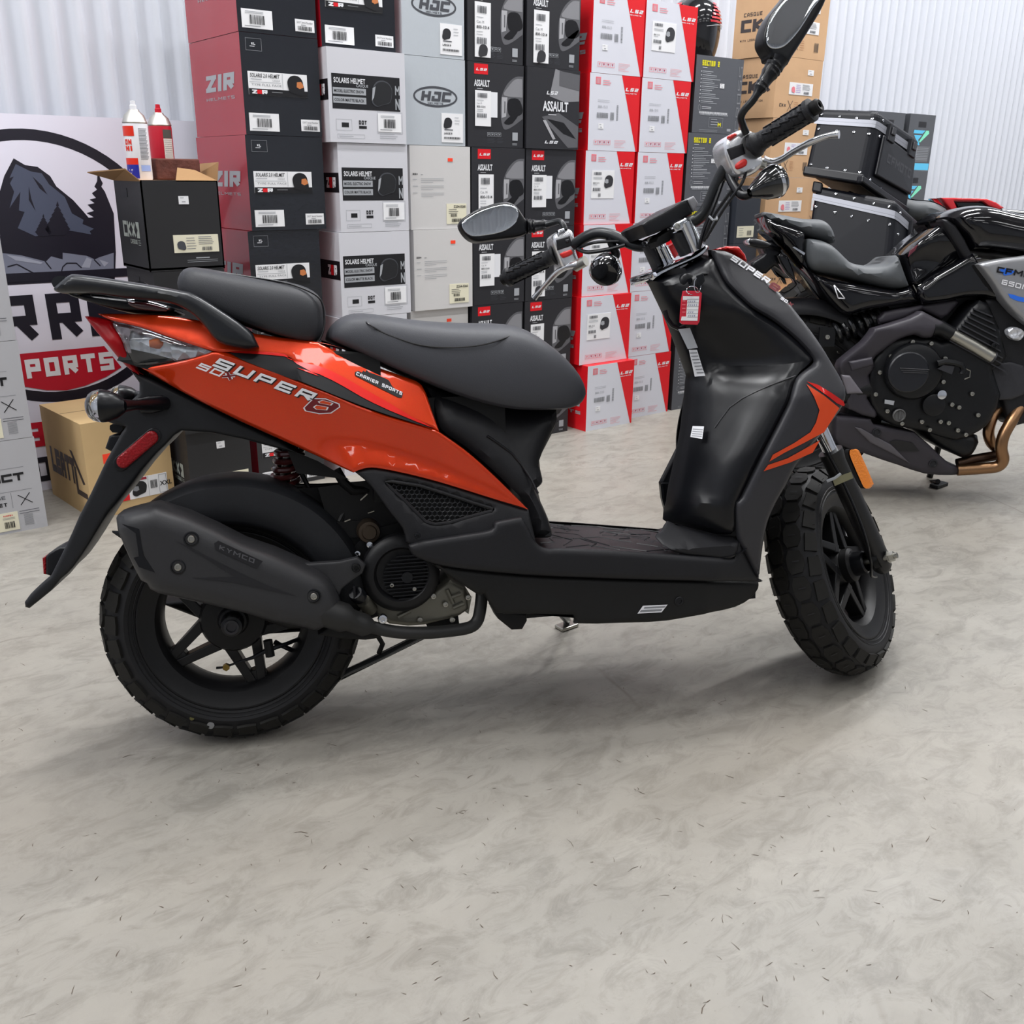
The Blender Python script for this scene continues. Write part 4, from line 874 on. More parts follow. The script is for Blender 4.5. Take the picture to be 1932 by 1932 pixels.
# ------------------------------------------------------------------ scooter
def mkframe(c0, c1, phi):
    o = ground(*c0); f = ground(*c1); h = f-o; wb = h.length; h.normalize(); yl = V((0, 0, 1)).cross(h); p = math.radians(phi)
    y = yl*math.cos(p)-V((0, 0, 1))*math.sin(p); z = V((0, 0, 1))*math.cos(p)+yl*math.sin(p)
    return Frame(o, h, y, z), wb
SF, WB = mkframe((460.1, 1385.9), (1587, 1266.5), 10.5)
rootM = Matrix.Translation(SF.o) @ Matrix.Rotation(math.atan2(SF.X.y, SF.X.x), 4, 'Z')
SC = empty('scooter', rootM, 'orange and black 50cc step-through scooter standing in the foreground with steering turned away', 'scooter'); SI = rootM.inverted()
def S(x, y, Y): return SF.w(SF.px(x, y, Y))           # pixel + lateral offset -> world
def SL(x, y, z): return SF.w((x, y, z))
Yv = SF.Y; RIGHT = -SF.Y
def interp(tab, x):
    if x <= tab[0][0]: return tab[0][1]
    for (a, b), (c, d) in zip(tab[:-1], tab[1:]):
        if x <= c: return b+(d-b)*(x-a)/(c-a)
    return tab[-1][1]
ORM = None
def orange():
    m = mat('metallic_orange_paint', (208, 52, 0), .26, .5, coat=.6, coatr=.03); nt = m.node_tree; b = nt.nodes['Principled BSDF']
    tc = nt.nodes.new('ShaderNodeTexCoord'); v = nt.nodes.new('ShaderNodeTexVoronoi'); v.inputs['Scale'].default_value = 1500; nt.links.new(tc.outputs['Object'], v.inputs[0])
    x = nt.nodes.new('ShaderNodeMixRGB'); x.inputs[0].default_value = .25; x.inputs[1].default_value = lin((208, 54, 0)); nt.links.new(v.outputs['Color'], x.inputs[2]); x.blend_type = 'SOFT_LIGHT'; nt.links.new(x.outputs[0], b.inputs['Base Color'])
    return m
ORM = orange(); RDP = mat('red_painted_plastic', (206, 18, 6), .25, .4, coat=.5); ORD = mat('orange_decal', (214, 70, 24), .35)
# --- body side profile
zl = [SF.px(x, y, -.15) for x, y in ((266, 640), (400, 663), (560, 716), (618, 740), (676, 766), (734, 789), (830, 815), (922, 882), (997, 961))]; zl = [(p.x, p.z) for p in zl]
wt = [(-.25, .06), (-.15, .085), (0, .12), (.15, .14), (.3, .155), (.45, .16), (.6, .155), (.75, .15)]
zl2 = [SF.px(x, y, -.14) for x, y in ((500, 830), (560, 826), (618, 827), (676, 832), (734, 845), (792, 864), (850, 885), (930, 922), (997, 961))]; zl2 = [(p.x, p.z) for p in zl2]
def sst(t): t = max(0, min(1, t)); return t*t*(3-2*t)
def yb(x, z):
    w = interp(wt, x); t = z-interp(zl, x)
    if t > 0: return -(w-.45*t)
    k = sst((x-.10)/.12); t = -t; d2 = max(0, (interp(zl2, x)-z))*k
    return -(w-(.16*t+.9*t*t)*(1-k)-k*(.34*t-.62*d2+.9*d2*d2))
def yb2(x, z): return yb(x, z)+.006
A_ = lambda p: K(80, 480, 3.331, p); B_ = lambda p: K(560, 560, 3.45, p); C_ = lambda p: K(30, 820, 3.221, p); D_ = lambda p: K(400, 860, 3.45, p); E_ = lambda p: K(860, 900, 3.116, p); F_c = lambda p: K(1180, 440, 3.864, p)
def part(name, parent=SC, **k):
    """decorator-free helper: returns builder and finisher"""
    mb = MB(); return mb, (lambda **kk: mb.build(name, parent, SI, **kk))
# main lower orange panel
low = A_([(620, 715, 1), (750, 690), (900, 660), (1062, 612, 1), (1180, 622)])+B_([(-130, 480), (0, 540), (200, 620), (400, 705), (600, 775), (760, 820), (885, 858), (930, 880), (1100, 1000), (1250, 1130), (1400, 1275), (1512, 1388, 1), (1300, 1325), (1100, 1262), (900, 1202), (700, 1152), (520, 1118), (440, 1122), (370, 1147, 1)])+[(530, 830), (434, 786), (340, 738)]
mb, fin = part('side_panel'); sheet(mb, SF, smooth_poly(low, 3), yb, ORM, .004, .013, rnd=(.006, .008), mirror=True); SP = fin()
# upper orange panel
upo = A_([(345, 372, 1), (440, 372), (700, 378), (900, 400), (1100, 440), (1350, 500), (1700, 545), (1932, 600)])+B_([(130, 292), (300, 370), (500, 450), (700, 520), (815, 575), (880, 740), (930, 880, 1), (885, 853, 1), (600, 738), (420, 650), (300, 580), (150, 505), (0, 460)])+A_([(1740, 765), (1600, 688), (1520, 640), (1250, 620), (1175, 615), (1065, 607), (800, 522), (620, 460), (430, 415)])
mb, fin = part('upper_side_panel'); sheet(mb, SF, smooth_poly(upo, 3), yb, ORM, .004, .013, rnd=(.004, .006), mirror=True); fin()
# crease strip in stronger red-orange
cre = A_([(1180, 612), (1300, 606), (1520, 625)])+B_([(-60, 400), (0, 420), (150, 452), (300, 520), (450, 605), (600, 690), (740, 775), (885, 853), (600, 738), (420, 650), (300, 580), (150, 505), (0, 462)])+A_([(1740, 765), (1600, 688), (1520, 640), (1250, 620)])
mb, fin = part('accent_strip'); sheet(mb, SF, smooth_poly(cre, 2), lambda x, z: yb(x, z)-.0025, RDP, .002, .012, mirror=True); fin()
st_ = A_([(1175, 617, 1), (1250, 620), (1520, 640), (1600, 688), (1740, 765)])+B_([(0, 462), (150, 505), (300, 580), (420, 650), (600, 740), (885, 858, 1), (600, 770), (400, 700), (200, 620), (0, 540)])+A_([(1600, 795), (1400, 720), (1250, 660)])
mb, fin = part('side_inlay'); sheet(mb, SF, smooth_poly(st_, 2), lambda x, z: yb(x, z)-.001, PLG, .003, .012, mirror=True); fin()
def px_text(mb, txt, o, u, v, m, yf, t=.2, w=.8, gap=.25, e=.0018):
    qs, tw = stroke_text(txt, t, w, gap)
    for i_, q in enumerate(qs):
        P = []
        for p in q:
            L = SF.px(o[0]+u[0]*p.x/tw+v[0]*p.y, o[1]+u[1]*p.x/tw+v[1]*p.y, lambda x, z: yf(x, z)-e-.00002*(i_ % 5)); P.append(SF.w(L))
        mb.add(P, [(0, 1, 2, 3)], m, False)
def px_poly(mb, pts, m, yf, e=.0014, th=0): sheet(mb, SF, pts, lambda x, z: yf(x, z)-e, m, th, .02)
WD_ = mat('decal_white', (232, 232, 236), .35); MRD = mat('decal_maroon', (110, 16, 28), .35); DCB = mat('decal_black', (20, 20, 24), .35)
mb, fin = part('decal', SP)
px_text(mb, 'SUPER', (401.2, 692), (184.7, 67.3), (15, -14.5), DCB, yb, .3, 1.25, .36, .0016); px_text(mb, 'SUPER', (399.7, 690), (184.7, 67.3), (15, -14.5), WD_, yb, .24, 1.25, .4, .0022)
px_text(mb, '50', (369, 694), (45, 17), (11, -9.5), WD_, yb, .24, 1.5, .35, .002); px_text(mb, 'X', (415, 712), (21, 7.5), (13, -12), WD_, yb, .42, 1.5, .3, .0018); px_text(mb, 'X', (416.5, 711.5), (18.5, 7), (12.5, -11), MRD, yb, .26, 1.5, .3, .0024)
px_poly(mb, A_([(1638, 965), (1700, 903), (1780, 905), (1868, 938), (1872, 960), (1815, 1000), (1740, 1004), (1650, 985)]), WD_, yb, .0016); px_poly(mb, A_([(1648, 963), (1704, 909), (1780, 911), (1860, 942), (1864, 958), (1811, 994), (1742, 998), (1656, 981)]), MRD, yb, .0021)
for q in ([(1730, 925), (1760, 915), (1830, 935), (1815, 950), (1740, 935)], [(1700, 960), (1720, 945), (1800, 960), (1790, 980), (1720, 975)]): px_poly(mb, A_(q), WD_, yb, .0026); px_poly(mb, [((x*8+sum(a[0] for a in A_(q))/5*2)/10, (y*8+sum(a[1] for a in A_(q))/5*2)/10) for x, y in A_(q)], ORD, yb, .003)
fin(weld=False); mb, fin = part('dealer_sticker', SP)
px_poly(mb, B_([(378, 490), (400, 482), (692, 628), (684, 656), (660, 655), (378, 512)]), DCB, yb, .0014); px_text(mb, 'CARRIER SPORTS', B_([(386, 508)])[0], (86, 38.5), (1.5, -6), WD_, yb, .24, .9, .25, .002)
px_poly(mb, B_([(420, 495), (435, 480), (445, 490), (455, 475), (470, 492), (510, 505), (540, 515), (560, 525), (585, 535), (600, 545), (620, 580), (640, 600), (560, 565)]), DCB, yb, .0014)
fin(weld=False)
# under-seat cover, black
und = B_([(790, 560), (860, 600), (1000, 650), (1200, 700), (1450, 735), (1702, 745, 1), (1735, 815), (1690, 920), (1622, 1080), (1630, 1150), (1643, 1225), (1608, 1265, 1), (1590, 1272), (1650, 1400), (1690, 1500), (1703, 1590, 1), (1600, 1600), (1540, 1590), (1500, 1395), (1400, 1278), (1250, 1135), (1100, 1005), (932, 885), (880, 745), (830, 640)])
und = [(x, y-(12 if y < 780 and x > 780 else 0)) for x, y, *r in und]
def yu(x, z): return yb(x, z)+.012+.08*max(0, x-.58)
mb, fin = part('under_seat_cover'); sheet(mb, SF, smooth_poly(und, 3), yu, PLA, .012, .015, rnd=(.05, .05), mirror=True)
fin(); mb, fin = part('battery_cover')
# front closing wall between both sides
ed = [SF.px(x, y, yu) for x, y, *r in B_([(1700, 760), (1730, 830), (1620, 1080), (1640, 1220), (1608, 1260), (1650, 1400), (1700, 1580)])]
vs = []
for p in ed:
    for k in (-1, -.5, 0, .5, 1): vs.append(SL(p.x-.006+.018*(1-k*k), (p.y+.05)*-k if abs(k) == 1 else (p.y+.05)*-k, p.z))
mb.add(vs, [(5*i+j, 5*i+j+1, 5*i+j+6, 5*i+j+5) for i in range(len(ed)-1) for j in range(4)], PLA); fin()
# crease trim line on the under-seat cover
mb, fin = part('cover_crease'); mb.tube([SF.w(SF.px(x, y, lambda a, b: yu(a, b)-.0005)) for x, y in B_([(1240, 905), (1320, 960), (1400, 1020), (1460, 1090), (1520, 1180), (1570, 1280)])], .0022, PLG, 8); fin()
# lower side panel with honeycomb vent
lsp = B_([(380, 1143, 1), (440, 1122), (520, 1118), (700, 1152), (900, 1202), (1100, 1262), (1300, 1325), (1512, 1390, 1), (1560, 1595, 1), (1300, 1600), (1000, 1640), (800, 1640), (715, 1600, 1), (690, 1510), (600, 1395), (480, 1230)])
hole = B_([(578, 1205), (620, 1200), (800, 1228), (1000, 1290), (1150, 1340), (1275, 1378), (1270, 1395), (1180, 1418), (1000, 1470), (900, 1482), (840, 1465), (700, 1325), (600, 1235)])
mb, fin = part('lower_side_panel'); sheet(mb, SF, smooth_poly(lsp, 3), yb2, PLA, .005, .013, rnd=(.005, .008), mirror=False, holes=[smooth_poly(hole, 2)])
sheet(mb, SF, smooth_poly(lsp, 2), lambda x, z: -yb2(x, z)-.0, PLA, .004, .02, side=-1) if False else None
LSP = fin()
hi = B_([(600, 1216), (640, 1212), (800, 1240), (1000, 1304), (1150, 1352), (1240, 1380), (1170, 1405), (1000, 1455), (900, 1466), (850, 1452), (710, 1315), (615, 1240)])
mb, fin = part('vent_grille', LSP); rim_l = [SF.px(x, y, lambda a, b: yb2(a, b)+.004) for x, y in hole]; mb.tube([SF.w(p) for p in rim_l], .0035, PLA, 8, closed=True)
vy = lambda x, z: yb2(x, z)+.008
sheet(mb, SF, hole, lambda x, z: yb2(x, z)+.022, BLKM, .002, .03)
s_ = 33.0; hpts = [p for p in hi]
for j in range(-1, 12):
    for i in range(-1, 26):
        cx_ = 600+i*s_+(s_/2 if j % 2 else 0); cy_ = 1190+j*s_*.84
        cxp, cyp = B_([(cx_, cy_)])[0]
        hp_ = [(p[0], p[1]) for p in hi]
        if not inside((cxp, cyp), hp_): continue
        hx = [SF.w(SF.px(*B_([(cx_+s_*.56*math.cos(math.radians(30+60*k)), cy_+s_*.56*math.sin(math.radians(30+60*k)))])[0], vy)) for k in range(6)]
        for k in range(6): mb.tube([hx[k], hx[(k+1) % 6]], .0012, PLG, 4, cap=False)
fin(weld=False)
bolts('screw', SC, SI, [(SF.w(SF.px(x, y, lambda a, b: -.163)), RIGHT, .0055, .004, PLG) for x, y in D_([(1337, 520), (1868, 690)])])
# mirrored far-side lower panel, plain
mb, fin = part('lower_side_panel'); q = [SF.px(x, y, yb2) for x, y, *r in lsp]; sheet(mb, SF, [(p.x, p.z) for p in q], lambda x, z: -yb2(x, z), PLA, .004, .03, px=False, side=-1); fin()
# footboard skirt and belly
def yf_(x, z): return -.172+.02*max(0, (.42-x))/.1*.3+.25*max(0, x-.88)
ski = [(772, 1030, 1), (800, 1022), (875, 1010), (928, 1001), (937, 986), (985, 976, 1), (998, 996), (1011, 1022), (1030, 1036), (1060, 1036), (1160, 1040), (1280, 1048), (1376, 1054), (1388, 1046), (1396, 1012, 1), (1415, 1055), (1434, 1093, 1), (1428, 1099), (1245, 1096), (1117, 1092), (988, 1086), (860, 1073), (803, 1060), (777, 1046)]
mb, fin = part('footboard_skirt'); sheet(mb, SF, smooth_poly(ski, 3), yf_, PLA, .006, .014, rnd=(.008, .012), mirror=True); fin()
def ybl(x, z): return -.158+.9*max(0, .2-z)**1.0*.6+.25*max(0, x-.86)
bel = [(803, 1058, 1), (860, 1072), (988, 1085), (1117, 1091), (1245, 1095), (1428, 1098), (1434, 1100, 1), (1433, 1112), (1418, 1131), (1390, 1147), (1341, 1158), (1261, 1173), (1181, 1177), (1085, 1178), (1083, 1162), (953, 1160), (931, 1150), (914, 1121), (905, 1125), (860, 1095)]
mb, fin = part('belly_panel'); sheet(mb, SF, smooth_poly(bel, 2), ybl, mat('belly_plastic', (22, 22, 22), .5, spec=.3, bump=('n', 900, .25, .0006)), .006, .016, rnd=(.008, .012), mirror=True)
b0 = [SF.px(x, y, ybl) for x, y in ((935, 1152), (960, 1159), (1085, 1170), (1181, 1175), (1261, 1171), (1341, 1156), (1390, 1145), (1418, 1129), (1433, 1108))]
vs = []
for p in b0: vs += [SL(p.x, p.y+.008, p.z+.002), SL(p.x, -p.y-.008, p.z+.002)]
mb.add(vs, [(2*i, 2*i+1, 2*i+3, 2*i+2) for i in range(len(b0)-1)], PLA); BP = fin()
mb, fin = part('warning_label', BP); px_poly(mb, E_([(1100, 757), (1245, 750), (1210, 795), (1068, 803)]), WD_, ybl, .0015); px_poly(mb, E_([(1110, 764), (1235, 758), (1228, 768), (1104, 774)]), GRYT, ybl, .002); px_poly(mb, E_([(1090, 782), (1215, 776), (1207, 788), (1080, 795)]), GRYT, ybl, .002); fin()
mb, fin = part('screw'); bolt(mb, SF.w(SF.px(1281, 1134, ybl)), RIGHT, .009, .003, PLG); fin()
# floorboard surface
FL = MB(); fx = [(.50, .352), (.56, .347), (.65, .338), (.78, .322), (.88, .308), (.93, .318), (.96, .345), (.985, .39)]
vs = []
for x, z in fx:
    for k in range(9): y = -.166+.332*k/8; vs.append(SL(x, y, z-.004*abs(k-4)/4))
FL.add(vs, [(9*i+j, 9*i+j+1, 9*i+j+10, 9*i+j+9) for i in range(len(fx)-1) for j in range(8)], PLA)
rr = random.Random(5)
def fz(x): return interp(fx, x)+.0012
for k in range(30):   # moulded zig-zag grooves
    x = rr.uniform(.545, .86); y = rr.uniform(-.15, .15); a = rr.choice((.0, .5, -.5, 1.05, -1.05)); L_ = rr.uniform(.03, .07); pts = [(x, y)]
    for _ in range(2): x2, y2 = pts[-1][0]+L_*math.cos(a), pts[-1][1]+L_*math.sin(a); pts.append((max(.54, min(.885, x2)), max(-.158, min(.158, y2)))); a += rr.choice((1.05, -1.05))
    for (xa, ya), (xb, yb_) in zip(pts[:-1], pts[1:]):
        FL.tube([SL(xa, ya, fz(xa)-.0014-.001*abs(ya)/.16*4*.9), SL(xb, yb_, fz(xb)-.0014-.001*abs(yb_)/.16*4*.9)], .0014, BLK, 5)
FL.build('floorboard', SC, SI)
# kick-up panel at the front of the footboard
mb, fin = part('footwell_kick_panel'); q = E_([(1180, 355), (1215, 320), (1250, 262), (1300, 285), (1400, 318), (1530, 342), (1666, 356), (1666, 400), (1655, 450), (1612, 484), (1450, 470), (1280, 440)])
def yk(x, z): return -.165+max(0, (.335-z))*0+1.5*max(0, z-.33)
sheet(mb, SF, smooth_poly(q, 2), yk, PLA, .004, .015, rnd=(.004, .01)); fin()
# --- front fairing
ywt = [(.15, .13), (.27, .16), (.4, .18), (.5, .195), (.6, .2), (.68, .175), (.76, .135), (.84, .085), (.9, .06)]
xsil = None
def yw(x, z): return -interp(ywt, z)
outr = [(1346, 470, 1), (1366, 472), (1377, 474), (1413, 494), (1475, 551), (1516, 600), (1547.5, 642), (1573, 683), (1594, 719.5), (1600.5, 745), (1593, 769, 1), (1542, 833), (1506, 880), (1488, 915), (1468, 950), (1453.7, 983), (1446, 1015), (1442.5, 1038), (1438, 1075), (1437, 1096, 1)]
innr = [(1434, 1092), (1415, 1055), (1396, 1012), (1392, 951), (1402.6, 940), (1439, 867), (1491, 766), (1503.5, 727), (1514, 709), (1540, 688), (1542, 678), (1529, 660), (1503.5, 634), (1465, 603), (1426, 580), (1405, 561.6), (1377, 533), (1361, 505)]
mb, fin = part('front_fairing'); sheet(mb, SF, smooth_poly(outr+innr, 3), yw, GREYP, .005, .014, rnd=(.012, .014), mirror=True)
FFR = fin()
# nose: closes the two sides across the front
mb, fin = part('front_nose')
ro_ = [SF.px(x, y, yw) for x, y, *r in outr[:13]]
vs = []; nk = 9
for p in ro_:
    for k in range(nk):
        t = -1+2*k/(nk-1); vs.append(SL(p.x-.006+.07*(1-abs(t)**2.2)*min(1, max(.15, (.95-p.z)*3)), (p.y+.012)*-t, p.z-.02*(1-t*t)))
mb.add(vs, [(nk*i+j, nk*i+j+1, nk*i+j+nk+1, nk*i+j+nk) for i in range(len(ro_)-1) for j in range(nk-1)], GREYP); fin()
mb, fin = part('decal', FFR)
px_text(mb, 'SUPER', (1377.5, 489), (70, 46.5), (7.5, -8), WD_, yw, .26, 1.3, .3); px_text(mb, '8', (1449, 541), (17, 11), (9, -10), MRD, yw, .3, 1.3, .3); px_text(mb, '50', (1472, 564), (12, 8), (3.5, -4.5), WD_, yw, .26, 1.3, .35); px_text(mb, 'X', (1486, 574), (8, 5), (4.5, -5.5), MRD, yw, .28, 1.3, .3)
px_poly(mb, F_c([(1320, 1100), (1450, 1185), (1560, 1275), (1500, 1370), (1450, 1450), (1300, 1530), (1160, 1600), (1050, 1665), (1075, 1615), (1230, 1530), (1350, 1450), (1390, 1380), (1415, 1290), (1375, 1190)]), ORD, yw, .0016)
px_poly(mb, F_c([(1420, 1508), (1365, 1600), (1200, 1672), (1008, 1735), (1040, 1690), (1180, 1642), (1320, 1565)]), ORD, yw, .0016)
px_poly(mb, F_c([(1322, 1080), (1400, 1103), (1500, 1162), (1590, 1225), (1600, 1252), (1590, 1262), (1540, 1238), (1430, 1155)]), RDP, yw, .0016); fin(weld=False)
# inner leg shield (faces the rider)
xin = [SF.px(x, y, yw) for x, y, *r in innr if y < 1060]; xin = sorted([(p.z, p.x) for p in xin])
crs = [SF.px(x, y, -.1) for x, y in F_c([(640, 1430), (760, 1270), (950, 1160), (1150, 1075), (1290, 1030)])]; crs = sorted([(p.x, p.z) for p in crs])
def ss(t): t = max(0, min(1, t)); return t*t*(3-2*t)
def yi(x, z):
    xe = interp(xin, z); e = -interp(ywt, z)+.004; k = ss((x-(xe-.16))/.16); y = -.062*(1-k)+e*k
    if x > .86: b = ss((interp(crs, x)-z)/.10)*ss((x-.86)/.05); y -= .045*b*(1-k)
    return y
inn = F_c([(500, 1000), (385, 690), (330, 560), (232, 355), (225, 330), (430, 260), (560, 190), (640, 112), (700, 250), (760, 360), (870, 470), (950, 540), (1100, 630), (1250, 750), (1350, 850), (1405, 920), (1395, 960), (1290, 1045), (1250, 1115), (1205, 1260), (1000, 1650), (862, 1932)])+[(1396, 960), (1398, 1016), (1341, 1008), (1293, 996), (1268, 987), (1276, 938), (1290, 870), (1302, 810), (1311, 720)]
mb, fin = part('inner_leg_shield'); sheet(mb, SF, smooth_poly([(p[0]+(9 if p[0] > 1345 and p[1] < 1000 else 0), p[1]) for p in inn], 2), yi, PLG, .004, .013, rnd=(.045, .03)); ILS = fin()
mb, fin = part('inner_leg_shield'); q = [SF.px(max(p[0], 1345), p[1], yi) for p in inn if p[0] > 1345 and 500 < p[1] < 1000]; sheet(mb, SF, [(p.x+.02, p.z) for p in q], lambda x, z: -yi(x, z), PLG, .004, .02, px=False, side=-1); fin()
mb, fin = part('hinge_line', ILS); mb.tube([SF.w(SF.px(x, y, lambda a, b: yi(a, b)-.0006)) for x, y in F_c([(650, 1420), (700, 1350), (760, 1270), (850, 1205), (950, 1155), (1050, 1110), (1150, 1072), (1240, 1040)])], .0016, GREYP, 6); fin()
mb, fin = part('label', ILS)
px_poly(mb, F_c([(385, 700), (470, 690), (528, 835), (455, 845)]), LGR, lambda x, z: yi(x, z)+.0, .026); px_poly(mb, F_c([(462, 850), (522, 850), (582, 1040), (505, 1045)]), WHT, lambda x, z: yi(x, z), .022)
for k in range(7): a = (470+8*k, 870+24*k); px_poly(mb, F_c([a, (a[0]+52, a[1]-3), (a[0]+55, a[1]+5), (a[0]+3, a[1]+8)]), GRYT, lambda x, z: yi(x, z), .0235)
fin(weld=False); mb, fin = part('label', ILS)
px_poly(mb, F_c([(490, 1405), (573, 1408), (560, 1500), (473, 1485)]), WHT, lambda x, z: yi(x, z), .02)
for k in range(4): px_poly(mb, F_c([(492-3*k, 1425+16*k), (565-3*k, 1430+16*k), (564-3*k, 1434+16*k), (491-3*k, 1429+16*k)]), GRYT, lambda x, z: yi(x, z), .0215)
fin(weld=False)
# steering column: rounded centre spine in front of the rider
mb, fin = part('centre_column'); ce = [(1228, 512, .06), (1238, 535, .06), (1262, 585, .058), (1284, 618, .056), (1297, 650, .054), (1310, 690, .053), (1313, 730, .053), (1309, 780, .054), (1302, 815, .055), (1290, 870, .058), (1277, 935, .062), (1268, 985, .068)]
vs = []; nn = 11
for x, y, w_ in ce:
    p = SF.px(x, y, 0)
    for k in range(nn): a = -PI/2+PI*k/(nn-1); vs.append(SL(p.x+.045*(1-math.cos(a)), w_*math.sin(a), p.z))
mb.add(vs, [(nn*i+j, nn*i+j+1, nn*i+j+nn+1, nn*i+j+nn) for i in range(len(ce)-1) for j in range(nn-1)], mat('column_plastic', (30, 30, 33), .42, spec=.4))
q = F_c([(470, 1520), (525, 1530), (520, 1640), (450, 1900), (405, 1905), (440, 1700)]); sheet(mb, SF, q, -.058, PLG, .003, .02, rnd=(.002, .004)); fin()
# far wing seen behind the column
mb, fin = part('left_wing_panel'); wq = [(1303, 800), (1278, 850), (1247, 911), (1250, 940), (1258, 970), (1264, 980), (1290, 985), (1320, 900), (1330, 800)]; sheet(mb, SF, wq, .15, PLG, .01, .02, rnd=(.004, .01)); mb.tube([S(1248, 912, .148), S(1285, 912, .148)], .0012, GREYP, 6); fin()
# bag hook
mb, fin = part('bag_hook'); mb.tube([S(x, y, -.075) for x, y in ((1254, 586), (1258, 600), (1268, 614), (1281, 620), (1292, 616))], .0045, PLG, 8); fin()
# ignition lock with key, and the red tag hanging from it
mb, fin = part('ignition_lock'); c = S(1297, 531, -.075); mb.lathe([(.015, -.02), (.015, .001), (.012, .004), (.009, .005), (0, .005)], c, RIGHT, PLG, 24); mb.box(c+RIGHT*.012, (.003, .016, .008), PLG, SF.M.to_3x3()); fin()
mb, fin = part('lock_bezel'); mb.tube([S(x, y, -.085) for x, y in F_c([(505, 385), (520, 330), (560, 298), (600, 295), (595, 340), (570, 400), (545, 430)])], .0022, PLG, 6); fin()
tg = empty('key_tag', Matrix.Translation(S(1300, 560, -.11)), 'red plastic key tag with white paper insert hanging from the scooter ignition', 'key tag'); TI = tg.matrix_world.inverted()
mb = MB(); TY = -.108; TR = mat('tag_red_plastic', (196, 26, 48), .25, coat=.5); tq = [(1289, 549), (1293, 548.5), (1320, 549), (1324.5, 553), (1320, 607), (1316, 613), (1288, 612), (1283, 608), (1284, 590), (1286, 565)]
sheet(mb, SF, tq, TY, TR, .0025, .03, rnd=(.0006, .002)); tb = mb.build('holder', tg, TI)
mb = MB(); sheet(mb, SF, K(1180, 440, 3.864, [(420, 458), (538, 460), (525, 638), (405, 636), (410, 607), (442, 607), (452, 486), (418, 486)]), TY-.0006, PAPER, .0002, .03)
for k in range(6): y = 480+26*k; sheet(mb, SF, K(1180, 440, 3.864, [(448, y), (535-k, y), (535-k, y+2), (448, y+2)]), TY-.001, DGR, .0001, .03)
for k, n_ in enumerate((4, 5, 0, 3, 4)):
    for j in range(n_): x0 = 460+14*j; y = 488+26*k; sheet(mb, SF, K(1180, 440, 3.864, [(x0, y+14), (x0+3, y+2), (x0+6, y+3), (x0+3, y+15)]), TY-.0012, mat('pen_blue', (40, 50, 120), .5), .0001, .03)
for k in range(4): y = 492+27*k; sheet(mb, SF, K(1180, 440, 3.864, [(414, y), (438, y), (438, y+4), (414, y+4)]), TY-.0012, PINK, .0001, .03)
mb.build('paper_insert', tg, TI, weld=False)
mb = MB(); mb.tube([S(1306+11*math.cos(a), 548+8*math.sin(a), TY+.006*math.sin(a*2)) for a in [k*2*PI/20 for k in range(20)]], .0008, CHR, 6, closed=True); mb.tube([S(1316+8*math.cos(a)*.8, 538+14*math.sin(a), TY) for a in [k*2*PI/20 for k in range(20)]], .0007, CHR, 6, closed=True); mb.build('key_ring', tg, TI)
mb = MB(); mb.hexa([S(1313, 520, TY-.001), S(1327, 516, TY-.001), S(1330, 530, TY-.001), S(1318, 545, TY-.001)], [S(1313, 520, TY+.004), S(1327, 516, TY+.004), S(1330, 530, TY+.004), S(1318, 545, TY+.004)], PLG); mb.build('key_head', tg, TI, bevel=.001)
# red triangular nose garnish seen past the bars
mb, fin = part('nose_garnish'); sheet(mb, SF, F_c([(640, 118), (750, 90), (838, 92), (885, 150), (905, 208), (860, 200), (790, 140), (720, 122)]), lambda x, z: -.035-.3*max(0, z-.86), RDP, .07, .02, rnd=(.01, .01)); fin()
# --- seats
def seat(name, st, label_m, seam=None, n=9, yv=0.0):
    mb = MB(); half = [(0, 0), (.86, 0), (.95, .03), (1.0, .12), (1.02, .3), (1.0, .55), (.94, .76), (.84, .88), (.66, .955), (.4, .99), (.15, 1)]
    ring = [(-a, b) for a, b in half]+[(a, b) for a, b in reversed(half[1:])]+[]
    ring = [(-a, b) for a, b in half]+[(0, 1.0)]+[(a, b) for a, b in reversed(half[1:])]
    vs = []; m_ = len(ring)
    for (xt, yt, xb, yb_, w_) in st:
        T = SF.px(xt, yt, -.02); B0 = SF.px(xb, yb_, -w_); 
        for a, b in ring: vs.append(SL(B0.x+(T.x-B0.x)*b, a*w_, B0.z+(T.z-B0.z)*b))
    fs = [(m_*i+j, m_*i+(j+1) % m_, m_*(i+1)+(j+1) % m_, m_*(i+1)+j) for i in range(len(st)-1) for j in range(m_)]
    fs += [tuple(range(m_))[::-1], tuple(range(m_*(len(st)-1), m_*len(st)))]
    mb.add(vs, fs, label_m); o = mb.build(name, SC, SI, subsurf=1)
    def surf(i, k):   # point on station i (float) at ring height fraction
        return None
    return o
s1 = [(617, 630, 616, 636, .045), (619, 622, 618, 638, .085), (626, 612, 625, 641, .105), (640, 599, 640, 648, .118), (665, 590.5, 668, 660, .128), (699, 592, 700, 675, .135), (767, 603.5, 767, 704.6, .142), (836, 609, 836, 735, .145), (900, 610, 900, 758, .145), (948, 609.6, 950, 771, .14), (983, 619, 990, 776, .134), (1020, 642, 1030, 776, .125), (1056, 672, 1062, 775, .112), (1083, 702, 1083, 771, .096), (1096, 730, 1095, 764, .075), (1101, 745, 1100, 757, .045)]
FS = seat('front_seat', s1, SEATM)
s2 = [(337, 540, 338, 560, .06), (340, 524, 343, 566, .09), (350, 508, 356, 572, .105), (368, 504.5, 380, 581, .115), (410, 511.5, 420, 597, .122), (455, 519.5, 465, 612, .126), (500, 527, 505, 627, .128), (548, 533, 548, 639, .126), (580, 543, 576, 645, .12), (600, 555, 592, 646, .108), (611, 573, 604, 640, .085), (616, 592, 612, 625, .05)]
RS = seat('rear_seat', s2, SEATR)
